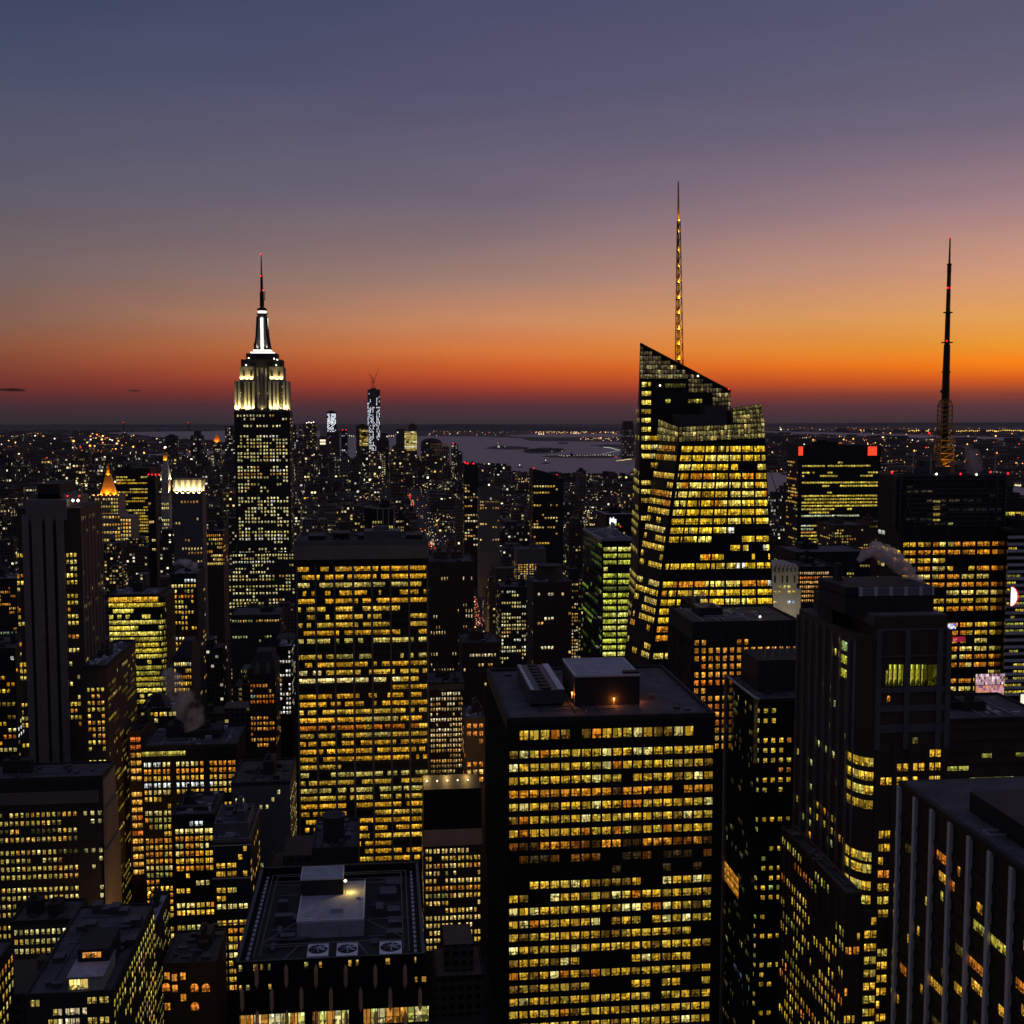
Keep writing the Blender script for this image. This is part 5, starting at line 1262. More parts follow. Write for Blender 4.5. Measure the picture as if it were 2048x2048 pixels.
t.front(8 * K, 15.3 * K, 17, 8, lights(.66, PT, .18, 3), .6, .6, ww=.74, wh=.62, group=2)
u = t.sub(352, 424, 1618, 497, 18, 'dark', z0=t.Z, partname='roof_tier'); u.roof('roof', .8, .5, 'dark'); t.roof('roof', .8, .5, 'dark', tanks=False); t.done()
t = Tower('cornice_building', 'building with thin pale cornice lines and large paired windows beside the framed roof building', 425, 500, 1682, 440, 34, 'dark', vis=1960)
K = 440 / FPX
t.front(8 * K, 17 * K, 18, 6, lights(.72, PT, .15, 3), .8, .8, ww=.76, wh=.58, group=2)
t.right(8 * K, 17 * K, 14, 6, lights(.3, [(1, (240, 180, 80), .9)], .1, 1), ww=.5, wh=.5)
mb = MB()
for k in (0, 4, 9.5, 12): mb.box(t.X0 - .35, t.X1 + .35, t.Y0 - .5, t.Y0 - .01, t.Z - (8 + k * 17) * K - .25, t.Z - (8 + k * 17) * K + .1)
mb.build('cornice', M['pale'], t.root)
u = t.sub(428, 496, 1650, 446, 22, 'grey', z0=t.Z, partname='upper_tier'); u.roof('roof', .8, .5, 'grey'); t.roof('roof', .8, .5, 'grey', tanks=False); t.done()
t = Tower('stone_side_building', 'dim stone building with almost no lit windows left of the slab tower foot', 462, 580, 1568, 520, 36, 'grey', vis=1735)
K = 520 / FPX
t.front(10 * K, 15 * K, 12, 9, lights(.10, [(1, (226, 210, 130), .9)], .05, 1), 1, 1, ww=.4, wh=.55, pier=(1.0, .4, M['grey'], 1)); t.right(6, 3.4, 12, 8, lights(.4, [(1, (246, 206, 120), 1)], .1, 1), ww=.4, wh=.4); t.roof('roof', 1, .6, 'dark'); t.done()
# --- bright curved glass building
t = Tower('bright_curved_building', 'bright yellow glass building with full width lit floors and a rounded end', 217, 316, 1192, 750, 36, 'black', vis=1410)
K = 750 / FPX
def cf(n_, r_): return lights(n_, [(4, (246, 220, 92), 1.15), (3, (240, 206, 64), 1.05), (2, (206, 186, 70), .8)], .1, r_, rowpal=.9)
t.front(1.5 * K, 11 * K, 1, 4, lambda r, c: tuple(x * .95 for x in lin((240, 176, 48))), ww=.98, wh=.85)
li = cf(.94, 3)
dk = {2: .35, 10: .3, 16: .6}
def cw(r, c):
    if r in dk and rnd.random() > dk[r]: return None
    return li(r, c)
t.front(12.6 * K, 11.35 * K, 18, 12, cw, 0, 0, ww=.97, wh=.66)
n = 5; R_ = P(332, 1300, 750).x - t.X1
mb = MB(); arc = [(t.X1 + R_ * math.sin(k / n * math.pi / 2), t.Y0 + R_ * 1.3 * (1 - math.cos(k / n * math.pi / 2))) for k in range(n + 1)]
base = arc + [(arc[-1][0], t.Y1), (t.X1, t.Y1)]
mb.prism([(x, y, 0) for x, y in base], [(x, y, t.Z - 1) for x, y in base]); mb.build('rounded_end', M['black'], t.root)
for k in range(n - 1):
    (xa_, ya_), (xb_, yb_) = arc[k], arc[k + 1]; zt = t.Z - 12.6 * K; zb = zt - 18 * 11.35 * K
    facade(t.root, (xa_, ya_, zt), (xb_, yb_, zt), (xa_, ya_, zb), (xb_, yb_, zb), 18, 2, lambda r, c, k=k: (tuple(x * (.9 - .18 * k) for x in (cw(r, c) or (0, 0, 0)))) if rnd.random() < .85 - .13 * k else None, .9, .62)
t.roof('roof', 1, .5, 'dark'); t.done()
# --- others around it
def mid(name, label, px0, px1, py, Y, depth, mat, off, fpx, rows, cols, p, pal, vis, ww=.6, wh=.55, group=None, side=None, run=2, rowvar=.2, tanks=True, most=100, pier=None, seed=None, dark=()):
    t = Tower(name, label, px0, px1, py, Y, depth, mat, vis=vis)
    K = Y / FPX
    t.front(off * K, fpx * K, rows, cols, lights(p, pal, rowvar, run, dark), .4, .4, ww=ww, wh=wh, group=group, pier=(pier, .3, M[mat], 1) if pier else None)
    if side:
        fn = t.right if (px0 + px1) / 2 < 769 else t.left
        fn(off * K, fpx * K, rows, max(3, int(depth / 4)), lights(side, pal, .1, 1), ww=.4, wh=.5)
    t.roof('roof', 1, .5, mat if mat not in ('pale',) else 'grey', tanks=tanks)
    t.mppk = K
    return t
t = mid('red_lit_tower', 'dark tower with a reddish floodlit patch between yellow windows beside the bright curved building', 340, 394, 1150, 800, 34, 'dark', 6, 10.5, 24, 8, .6, PT, 1420, group=2, side=.12)
q = P(360, 1305, 799); lamp(t.root, (q.x, 795.5, q.z - 6), 3000, (255, 110, 30), (q.x, 800, q.z + 4), .4, 120); t.done()
t = mid('small_gable_building', 'small building with dark sloping roof and pale window rows below the red floodlit patch', 346, 384, 1318, 690, 30, 'brown', 4, 13, 5, 8, .8, PT, 1400, tanks=False)
mb = MB(); mb.prism([(t.X0, t.Y0, t.Z + 1), (t.X1, t.Y0, t.Z + 1), (t.X1, t.Y1, t.Z + 1), (t.X0, t.Y1, t.Z + 1)], [(t.X0 + 4, t.Y0 + 9, t.Z + 9), (t.X1 - 1, t.Y0 + 9, t.Z + 9), (t.X1 - 1, t.Y1 - 9, t.Z + 9), (t.X0 + 4, t.Y1 - 9, t.Z + 9)]); mb.build('sloping_roof', M['black'], t.root); t.done()
t = mid('floodlit_crown_tower', 'blue grey tower with a floodlit white colonnaded crown', 347, 404, 987, 1000, 22, 'grey', 4, 8.4, 18, 9, .10, PALE, 1135, ww=.45, wh=.5, side=.06, tanks=False, pier=1.1)
K = 1000 / FPX; a_, b_ = P(349, 987, 1002), P(404, 960, 1002)
mb = MB(); mb.box(a_.x, b_.x, 1002, 1020, t.Z, b_.z); mb.build('crown', M['pale'], t.root)
mb = MB(); mb.box(a_.x - .8, b_.x + .8, 1001, 1020.5, b_.z, b_.z + 1.2); mb.build('crown_roof', M['dark'], t.root)
mb = MB()
for k in range(6): x = a_.x + (b_.x - a_.x) * k / 5; mb.box(x - .9, x + .9, 1000.9, 1001.98, t.Z, b_.z - .02)
mb.build('crown_pilasters', M['grey'], t.root)
for k in range(5): x = a_.x + (b_.x - a_.x) * (k + .5) / 5; lamp(t.root, (x, 998.6, t.Z + .2), 11000, (255, 232, 160), (x, 1003, t.Z + 7), .3, 110)
lamp(t.root, (b_.x + 1.6, 1011, t.Z + .8), 5200, (255, 226, 150), (b_.x, 1011, t.Z + 8), .3, 130)
t.done()
t = mid('dark_slab', 'plain black slab tower with red roof beacons left of the floodlit crown tower', 294, 310, 956, 1080, 14, 'black', 10, 9, 20, 5, .04, PALE, 1135, tanks=False)
for k in range(4): beacon(t.root, P(297 + k * 7, 949, 1082), .8)
t.done()
t = mid('gold_windows_slab', 'dark slab tower with dense rows of small gold windows right of the gold pyramid', 231, 300, 937, 2150, 50, 'black', 14, 5.9, 24, 18, .75, [(3, (230, 180, 50), .95), (2, (238, 210, 96), 1.0)], 1085, run=5, rowvar=.25, ww=.75, wh=.5); t.done()
# gold pyramid building
t = mid('gold_pyramid_building', 'stone building with a floodlit golden pyramid roof', 188, 237, 992, 1900, 50, 'stone', 3, 7.2, 6, 9, .72, WARM, 1085, tanks=False)
K = 1900 / FPX
for px0, px1, py, y0 in ((176, 262, 1034, 1893), (190, 240, 1028, 1888)):
    a_, b_ = P(px0, 1085, y0), P(px1, py, y0); mb = MB(); mb.box(a_.x, b_.x, y0, y0 + 60, 0, b_.z); mb.build('lower_wing', M['stone'], t.root)
    zt = b_.z - 2; facade(t.root, (a_.x, y0, zt), (b_.x, y0, zt), (a_.x, y0, zt - 7 * 7.4 * K), (b_.x, y0, zt - 7 * 7.4 * K), 7, 15 if y0 == 1893 else 9, lights(.72, WARM, .15, 2), .6, .6)
a_, b_ = P(197, 992, 1900), P(228, 992, 1900); ax = P(212.5, 947, 1916); xm_, ym_ = (a_.x + b_.x) / 2, 1918
mb = MB()
def sq(h, z): return [(xm_ - h, ym_ - h, z), (xm_ + h, ym_ - h, z), (xm_ + h, ym_ + h, z), (xm_ - h, ym_ + h, z)]
zb_ = t.Z; hh = (b_.x - a_.x) / 2
mb.prism(sq(hh, zb_), sq(hh * .62, zb_ + 16)); mb.prism(sq(hh * .62, zb_ + 16), sq(hh * .28, ax.z)); mb.build('pyramid_roof', M['gold'], t.root)
mb = MB(); mb.tube((xm_, ym_, ax.z), (xm_, ym_, ax.z + 5), 2.6, 2.6, 8); mb.tube((xm_, ym_, ax.z + 5), (xm_, ym_, P(212, 926, 1916).z), 2.4, .2, 8); mb.build('lantern', M['gold'], t.root)
for dx, dy in ((-1, -1), (1, -1), (0, -1.15), (1.15, 0)): lamp(t.root, (xm_ + dx * hh * 1.02, ym_ + dy * hh * 1.05, zb_ + 1), 26000, (255, 170, 50), (xm_ + dx * hh * .3, ym_ + dy * hh * .3, zb_ + 22), .5, 100)
lamp(t.root, (xm_, ym_ - 7, ax.z - 2), 5000, (255, 180, 60), (xm_, ym_, ax.z + 4), .4, 110)
for k in range(7): beacon(t.root, (t.X0 + (t.X1 - t.X0) * k / 6, t.Y0 - .5, t.Z + 1.5), 1.0, 'lampo')
beacon(t.root, (t.X1 + 3, t.Y0, t.Z + 22), .9)
t.done()
# white campanile
t = mid('campanile_tower', 'slim white clock tower with a floodlit pyramid spire', 322, 338, 990, 2050, 24, 'pale', 6, 8, 8, 4, .5, WHITE, 1040, tanks=False)
K = 2050 / FPX; xm_ = (t.X0 + t.X1) / 2; ym_ = 2062; zz_ = lambda py: P(328, py, 2050).z
mb = MB(); mb.box(t.X0 + .8, t.X1 - .8, t.Y0 + .8, t.Y1 - .8, t.Z, zz_(960)); mb.build('belfry', M['pale'], t.root)
hh = (t.X1 - t.X0) / 2 - .4
mb = MB(); mb.prism(sq(hh * 1.35, zz_(960)), sq(hh * .46, zz_(921))); mb.build('spire', M['pale'], t.root)
mb = MB(); mb.prism(sq(hh * .5, zz_(921)), sq(hh * .5, zz_(911))); mb.tube((xm_, ym_, zz_(911)), (xm_, ym_, zz_(905)), 4.2, 3.0, 10); mb.build('lantern', M['gold'], t.root)
mb = MB(); mb.tube((xm_, ym_, zz_(905)), (xm_, ym_, zz_(893)), 1.2, .4, 8); mb.build('finial', M['dark'], t.root); beacon(t.root, (xm_, ym_, zz_(895)), 2.0, 'lampw')
for dx, dy in ((-.9, -1.5), (.9, -1.5), (1.6, -.3)): lamp(t.root, (xm_ + dx * hh, ym_ + dy * hh, zz_(962)), 70000, (255, 244, 205), (xm_ + dx * hh * .3, ym_ + dy * hh * .5, zz_(940)), .5, 90); lamp(t.root, (xm_ + dx * hh * 1.2, ym_ + dy * hh * 1.1, zz_(985)), 20000, (255, 226, 150), (xm_ + dx * hh * .6, ym_ + dy * hh * .9, zz_(972)), .5, 110)
lamp(t.root, (xm_, ym_ - hh, zz_(922)), 3500, (255, 200, 100), (xm_, ym_, zz_(911)), .4, 110)
t.done()
TBL = [
 ('lit_block', 'block with bright warm windows just left of the stepped skyscraper foot', 408, 446, 1064, 1050, 30, 'brown', 3, 8, 8, 9, .75, WARM, 1140),
 ('left_edge_block', 'dark block at the left edge with two rows of orange windows', -30, 32, 1160, 760, 30, 'dark', 12, 8, 16, 16, .35, ORANGE, 1300),
 ('left_edge_tower', 'dark left edge building with scattered amber ribbon windows beside the ribbed stone tower', -40, 30, 1300, 660, 40, 'dark', 10, 13, 18, 7, .5, AMBER, 1540),
 ('ornate_gable_building', 'brown ornate gabled building with columns of orange windows left of the slab tower', 497, 550, 1340, 640, 30, 'brown', 26, 11, 12, 8, .62, ORANGE, 1500),
 ('white_light_block', 'narrow dark block with one column of white lights touching the slab tower', 556, 583, 1296, 700, 26, 'black', 4, 9.4, 14, 4, .72, [(3, (255, 246, 220), 1.2), (1, (240, 200, 110), 1)], 1440),
 ('dim_green_block', 'low dark block with a few dim greenish windows under the stepped skyscraper', 462, 560, 1232, 900, 40, 'dark', 6, 8, 8, 18, .22, [(2, (190, 200, 120), .8), (1, (236, 180, 90), .8)], 1310),
 ('pale_window_block', 'block with even rows of pale windows right of the slab tower', 858, 928, 1368, 640, 30, 'brown', 4, 10.7, 18, 12, .72, PALE, 1570),
 ('orange_corner_block', 'small block with large orange corner windows beside the pale window block', 930, 970, 1440, 560, 26, 'brown', 4, 16, 8, 3, .6, [(3, (250, 150, 60), 1.1), (1, (240, 190, 100), 1)], 1560),
 ('vertical_ribs_tower', 'dark brown ribbed tower almost without lit windows right of the slab tower', 858, 947, 1126, 760, 44, 'brown', 4, 11, 20, 16, .05, PALE, 1350),
 ('brown_setback_tower', 'small brown stepped tower right of the dark ribbed tower', 924, 1000, 1288, 700, 34, 'brown', 8, 10, 8, 12, .05, PALE, 1375),
 ('white_window_tower', 'dark tower with columns of small white windows left of the round topped tower', 1001, 1064, 1176, 900, 34, 'dark', 4, 7.6, 20, 12, .55, WHITE, 1340),
 ('round_top_tower', 'brown tower with a rounded dark top in front of the harbour', 1066, 1144, 1166, 790, 36, 'brown', 8, 10, 16, 11, .05, PALE, 1340),
 ('striped_lit_block', 'small block with a pale roof and yellow ribbon rows left of the green glass building', 1034, 1092, 1100, 1150, 30, 'grey', 28, 4.6, 8, 10, .85, WARM, 1170),
 ('side_lit_block', 'slim dark block with paired pale windows just left of the green glass building', 1138, 1158, 1140, 1000, 30, 'dark', 6, 6.8, 26, 4, .55, PALE, 1330),
 ('slant_top_tower', 'dark tower with a slanted roof and red beacons in front of the water', 1066, 1117, 952, 1500, 40, 'black', 18, 6.4, 26, 9, .24, WARM, 1110),
 ('red_beacon_tower', 'black tower with red beacons on its roof standing before the shore', 928, 957, 932, 1800, 30, 'black', 36, 6, 22, 5, .3, PALE, 1110),
 ('dim_front_block', 'dim grey block right of the red beacon tower', 958, 1000, 978, 1700, 30, 'grey', 10, 6.4, 16, 8, .12, PALE, 1100),
 ('framed_lit_block', 'dark block with pale frame lines and three lit rows above the slab tower roof', 742, 788, 1018, 1000, 34, 'black', 22, 9.6, 4, 8, .85, [(2, (226, 206, 90), 1), (1, (240, 180, 90), 1)], 1080),
 ('right_lit_block', 'small dark block with bright window pairs right of the framed block', 790, 818, 1038, 1020, 30, 'dark', 2, 6, 8, 6, .5, PALE, 1080),
 ('cream_tower', 'cream stone building with ornate top right of the glass skyscraper', 1545, 1594, 1142, 640, 24, 'pale', 28, 10.8, 8, 5, .6, [(2, (240, 206, 100), 1), (1, (226, 236, 255), 1.1), (1, (220, 200, 110), .8)], 1240),
 ('banded_orange_block', 'dark block with bands of orange ribbon windows behind the ribbed tower', 1598, 1676, 1136, 720, 40, 'black', 6, 9.6, 19, 18, .72, [(3, (244, 176, 90), 1), (2, (250, 206, 140), 1.1), (1, (236, 130, 50), 1)], 1325),
 ('black_sloped_block', 'large black building with a faintly ribbed roof behind the ribbed tower crown', 1592, 1742, 1106, 860, 50, 'black', 24, 8, 8, 28, .12, [(1, (226, 200, 90), .8)], 1180),
 ('warm_grid_block', 'block with a small grid of warm windows left of the mast tower', 1668, 1738, 1052, 980, 40, 'brown', 6, 6.2, 12, 14, .6, WARM, 1110),
 ('dim_gold_block', 'dim gold lit block behind the steam left of the mast tower', 1738, 1790, 1046, 1010, 30, 'brown', 4, 7, 10, 9, .35, [(2, (150, 120, 50), .6), (1, (200, 160, 60), .7)], 1110),
 ('amber_stack_block', 'amber windowed block with brown brick top left of the dark foreground office tower', 847, 964, 1668, 505, 24, 'brown', 27, 15.8, 14, 14, .78, WARM, 1880),
 ('sign_building', 'black building carrying a small white emblem sign behind the green glass building', 1212, 1268, 1031, 900, 40, 'black', 14, 9, 8, 10, .10, GREEN, 1060),
]
for row in TBL:
    nm, lb, x0, x1, py, Y, dp, mat, off, fp, rows, cols, p, pal, vis = row
    t = mid(nm, lb, x0, x1, py, Y, dp, mat, off, fp, rows, cols, p, pal, vis, group=2 if cols % 2 == 0 and nm not in ('banded_orange_block', 'black_sloped_block') else None, side=p * .5, run=2 if nm != 'banded_orange_block' else 6, tanks=nm not in ('slant_top_tower', 'round_top_tower', 'cream_tower'), pier=1.2 if nm == 'vertical_ribs_tower' else None)
    K = Y / FPX
    if nm == 'ornate_gable_building':
        for xa_ in (.2, .6): x0_ = t.X0 + (t.X1 - t.X0) * xa_; mb = MB(); mb.prism([(x0_, t.Y0 - .2, t.Z - 2), (x0_ + 3.4, t.Y0 - .2, t.Z - 2), (x0_ + 3.4, t.Y0 + 3, t.Z - 2), (x0_, t.Y0 + 3, t.Z - 2)], [(x0_ + 1.6, t.Y0 - .2, t.Z + 4), (x0_ + 1.8, t.Y0 - .2, t.Z + 4), (x0_ + 1.8, t.Y0 + 3, t.Z + 4), (x0_ + 1.6, t.Y0 + 3, t.Z + 4)]); mb.build('gable', M['stone'], t.root)
        mb = MB(); mb.prism([(t.X0, t.Y0 + 3.2, t.Z), (t.X1, t.Y0 + 3.2, t.Z), (t.X1, t.Y1, t.Z), (t.X0, t.Y1, t.Z)], [(t.X0 + 3, t.Y0 + 10, t.Z + 8), (t.X1 - 3, t.Y0 + 10, t.Z + 8), (t.X1 - 3, t.Y1 - 8, t.Z + 8), (t.X0 + 3, t.Y1 - 8, t.Z + 8)]); mb.build('hipped_roof', M['dark'], t.root)
    if nm == 'round_top_tower':
        cx, cyy = (t.X0 + t.X1) / 2, (t.Y0 + t.Y1) / 2
        mb = MB(); mb.tube((cx, cyy, t.Z), (cx, cyy, P(1100, 1150, Y).z), 10.5, 9.8, 20); mb.tube((cx, cyy, P(1100, 1150, Y).z), (cx, cyy, P(1100, 1138, Y).z), 9.0, 8.6, 20); mb.build('round_top', M['brown'], t.root)
        mb = MB(); mb.tube((cx, cyy, P(1100, 1138, Y).z), (cx, cyy, P(1100, 1138, Y).z + .6), 9.3, 9.3, 20); mb.build('top_rim', M['dark'], t.root)
    if nm == 'slant_top_tower':
        zt = P(1067, 938, Y).z; mb = MB(); mb.prism([(t.X0, t.Y0 + .1, t.Z), (t.X1, t.Y0 + .1, t.Z), (t.X1, t.Y1, t.Z), (t.X0, t.Y1, t.Z)], [(t.X0, t.Y0 + .1, zt), (t.X1, t.Y0 + .1, t.Z + .8), (t.X1, t.Y1, t.Z + .8), (t.X0, t.Y1, zt)]); mb.build('slanted_roof', M['black'], t.root)
        beacon(t.root, (t.X0 + 1, t.Y0, zt + 1), .8); beacon(t.root, (t.X1 - 2, t.Y0, t.Z + 1.5), .7)
        a_ = P(1117, 958, Y + 2); b_ = P(1127, 956, Y + 2); mb = MB(); mb.box(a_.x, b_.x, Y + 2, Y + 34, 0, b_.z); mb.build('side_shaft', M['black'], t.root)
    if nm == 'red_beacon_tower':
        for px_ in (930, 935, 947): beacon(t.root, P(px_, 925 + (px_ % 3), Y + 3), 1.4)
        mb = MB(); mb.box(t.X0 + 2, t.X0 + 14, t.Y0 + 4, t.Y0 + 20, t.Z, t.Z + 4); mb.build('roof_plant', M['black'], t.root)
    if nm == 'framed_lit_block':
        mb = MB()
        for k in range(4): x = t.X0 + (t.X1 - t.X0) * (.28 + .24 * k); mb.box(x - .35, x + .35, t.Y0 - .6, t.Y0 - .31, 0, t.Z)
        mb.box(t.X0, t.X1, t.Y0 - .6, t.Y0 - .31, t.Z + .1, t.Z + .8); mb.build('pale_frame', M['pale'], t.root)
        a_ = P(728, 1016, Y + 1); mb = MB(); mb.box(a_.x, t.X0 - .1, Y + 1, Y + 30, 0, a_.z); mb.build('side_block', M['black'], t.root)
    if nm == 'cream_tower':
        mb = MB()
        for k in range(7): x = t.X0 + (t.X1 - t.X0) * k / 6; mb.box(x - .45, x + .45, t.Y0 - .4, t.Y0 - .02, t.Z - 7, t.Z + 2.5)
        mb.box(t.X0 - .3, t.X1 + .3, t.Y0 + .6, t.Y1, t.Z + 1, t.Z + 3.2); mb.build('crown_piers', M['pale'], t.root)
        mb = MB()
        for k in range(4): x = t.X0 + (t.X1 - t.X0) * (k + .5) / 4; mb.box(x - .8, x + .8, t.Y0 - .1, t.Y0 - .02, t.Z - 6.5, t.Z - 2.5)
        mb.build('dark_opening', M['black'], t.root)
        lamp(t.root, (t.X0 + 5, t.Y0 - 24, t.Z - 30), 9000, (255, 240, 205), (t.X0 + 6, t.Y0, t.Z - 8), .6, 100, 'facade_light')
        a_ = P(1594, 1178, Y + 1); b_ = P(1602, 1178, Y + 1); mb = MB(); mb.box(t.X1 + .05, b_.x, Y + 1, Y + 20, 0, a_.z); mb.build('lower_step', M['pale'], t.root)
    if nm == 'sign_building':
        a_, b_ = P(1219, 1049, Y - .4), P(1233, 1033, Y - .4)
        mb = MB(); w_, h_ = b_.x - a_.x, b_.z - a_.z
        pts = [(0, .1), (.25, 0), (.6, 0), (1, .25), (.95, .7), (.75, .62), (.55, .98), (.4, .68), (.05, .9)]
        mb.face([(a_.x + x * w_, Y - .42, a_.z + z * h_) for x, z in pts], (*[v * 1.5 for v in lin((250, 246, 255))], 1)); mb.build('emblem_sign', M['lights'], t.root)
        beacon(t.root, P(1241, 1053, Y - .5), .6)
        mb = MB(); mb.tube((t.X0, t.Y1, t.Z + 1.2), (t.X0, t.Y0, t.Z + 1.2), .4, .4, 6); mb.tube((t.X0, t.Y0, t.Z + 1.25), (t.X1, t.Y0, t.Z + 1.25), .4, .4, 6); mb.build('pale_coping', M['white'], t.root)
    if nm == 'amber_stack_block':
        a_ = P(852, 1640, Y + 1); b_ = P(963, 1576, Y + 1); mb = MB(); mb.box(t.X0 + .2, t.X1 - .2, Y + 1, Y + 22, t.Z, b_.z); mb.build('mechanical_tier', M['black'], t.root)
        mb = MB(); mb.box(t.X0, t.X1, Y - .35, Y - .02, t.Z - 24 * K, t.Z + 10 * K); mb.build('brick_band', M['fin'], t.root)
        for k in range(5): beacon(t.root, (t.X0 + 2 + k * 4.5, Y + 12, b_.z + .4), .35, 'lampw')
        for k in (0, 2, 4): lamp(t.root, (t.X0 + 2 + k * 4.5, Y + 22, b_.z + 3), 2600, (255, 205, 120), size=.3, name='terrace_light')
    if nm == 'pale_window_block':
        mb = MB(); mb.box(t.X0 - .2, t.X1 + .2, t.Y0 - .4, t.Y0 - .01, t.Z - 3.0, t.Z - .2); mb.build('cornice', M['stone'], t.root)
    t.done(60 if Y > 700 else 100)
# --- green glass building
t = Tower('green_glass_building', 'green lit glass building with bright lime floors left of the glass skyscraper', 1204, 1266, 1080, 690, 68, 'glass', vis=1320)
K = 690 / FPX
t.front(12 * K, 13.55 * K, 18, 6, lights(.97, GREEN, .02, 6, rowpal=.85), .3, .3, ww=.95, wh=.6, group=3, band=(1.2, .2, M['black'], 1))
t.left(6 * K, 13.55 * K, 19, 16, lights(.30, [(3, (84, 110, 40), .5), (1, (150, 180, 60), .7)], .15, 2), ww=.8, wh=.5, band=(1.2, .2, M['black'], 1))
t.roof('roof', .8, .5, 'steelb'); t.done()
# --- tower with red lit corners
t = Tower('red_corner_tower', 'black slab tower with two glowing red corner boxes at its top', 1597, 1762, 893, 1400, 40, 'black', vis=1110)
K = 1400 / FPX
t.front(30 * K, 6.9 * K, 27, 30, lights(.60, [(4, (236, 206, 80), 1.0), (2, (226, 190, 60), .9), (1, (220, 226, 170), .9), (.5, (240, 160, 70), .9)], .22, 5, dark=(2, 5, 17), rowpal=.8, keep=lambda r, c: not (r > 13 and c > 22)), 5, 3, ww=.85, wh=.5)
t.left(30 * K, 6.9 * K, 26, 8, lights(.3, WARM, .1, 2), ww=.6, wh=.5)
for px0, px1 in ((1597, 1606), (1736, 1754)):
    a_, b_ = P(px0, 911, 1399.4), P(px1, 893, 1399.4); mb = MB(); mb.box(a_.x, b_.x, 1399.2, 1399.95, a_.z, b_.z); mb.build('red_corner_box', M['redbox'], t.root)
t.roof('roof', 1, .6, 'black'); t.done()

# ================================================================ DISTANT SKYLINE
def style(p, warm=.5, bri=.25): return (p, warm, bri, rnd.random())
def flat_tower(name, label, px0, px1, py, Y, depth, sty, cell, cat='building', group=None, parts=(), base=0.0):
    a, b = P(px0, py, Y), P(px1, py, Y); root = thing(name, ((a.x + b.x) / 2, Y + depth / 2, 0), label, cat, group)
    mb = MB(); mb.box(a.x, b.x, Y, Y + depth, base, a.z, sty, cell); mb.build('wall', M['city'], root)
    mb = MB(); mb.box(a.x - .4, b.x + .4, Y - .4, Y + depth + .4, a.z, a.z + 2.5); w_ = b.x - a.x; mb.box(a.x + w_ * .25, a.x + w_ * .7, Y + depth * .2, Y + depth * .8, a.z + 2.5, a.z + 9); mb.build('roof', M['dark'], root)
    for (q0, q1, qa, dy, st_) in parts:
        a2, b2 = P(q0, qa, Y + dy), P(q1, qa, Y + dy); mb = MB(); mb.box(a2.x, b2.x, Y + dy, Y + dy + depth * .8, base, a2.z, st_ or sty, cell); mb.build('wing', M['city'], root)
    FOOT.append((a.x, b.x, Y, Y + depth)); return root, a, b
SK = [
 ('harbour_tower', 'flat black tower far left of the stepped skyscraper skyline', 331, 354, 873, 5200, 40, style(.04), 9),
 ('harbour_tower', 'short black distant tower with a few lights left of the broad shouldered distant tower', 363, 373, 910, 4800, 30, style(.12, .4, .3), 8),
 ('harbour_tower', 'broad shouldered dark distant tower with a bump on top', 381, 406, 872, 5600, 40, style(.10, .45, .2), 9),
 ('harbour_tower', 'distant tower topped by a small orange lit pyramid', 426, 441, 886, 5500, 36, style(.22, .5, .25), 8),
 ('harbour_tower', 'dark distant tower touching the left side of the stepped skyscraper', 450, 476, 856, 5700, 40, style(.16, .45, .2), 9),
 ('harbour_tower', 'pale windowed distant block just left of the stepped skyscraper', 462, 478, 905, 5000, 40, style(.3, .4, .25), 8),
 ('harbour_tower', 'slim distant tower with a pointed spire right of the stepped skyscraper', 584, 594, 860, 6100, 30, style(.15, .5, .25), 8),
 ('harbour_tower', 'tiny distant tower between the spired one and the lit topped block', 597, 604, 858, 6000, 30, style(.1), 8),
 ('harbour_tower', 'distant block with white lights on its roof edge and reddish windows', 606, 633, 848, 6000, 50, style(.16, .75, .2), 9),
 ('harbour_tower', 'wide black low distant tower directly beside the stepped skyscraper', 588, 612, 880, 5300, 50, style(.07, .4, .3), 9),
 ('harbour_tower', 'distant tower with red lamps on its roof right of the white topped tower', 682, 695, 862, 5900, 40, style(.16, .3, .3), 9),
 ('harbour_tower', 'round topped dark tower right of the crane tower', 761, 776, 870, 5700, 40, style(.06), 9),
 ('harbour_tower', 'dark distant block at the foot of the crane tower', 752, 778, 882, 5500, 40, style(.05), 9),
 ('harbour_tower', 'small dim yellow distant block at the foot of the crane tower', 755, 771, 904, 5000, 30, style(.42, .5, .14), 8),
 ('harbour_tower', 'dark distant block in front of the yellow lit distant tower', 785, 806, 893, 5300, 40, style(.07, .8, .2), 9),
 ('harbour_tower', 'domed dark distant tower with dim brown window ribs', 842, 884, 886, 5600, 50, style(.06), 9),
 ('harbour_tower', 'low dark distant block right of the domed tower', 885, 899, 896, 5500, 40, style(.1, .4, .3), 9),
 ('harbour_tower', 'slim dark distant tower at the water edge with a red roof lamp', 903, 916, 890, 5300, 30, style(.12, .5, .25), 8),
 ('harbour_tower', 'small dark distant block at the water edge, rightmost of the skyline', 913, 925, 906, 5100, 30, style(.14, .5, .3), 8),
]
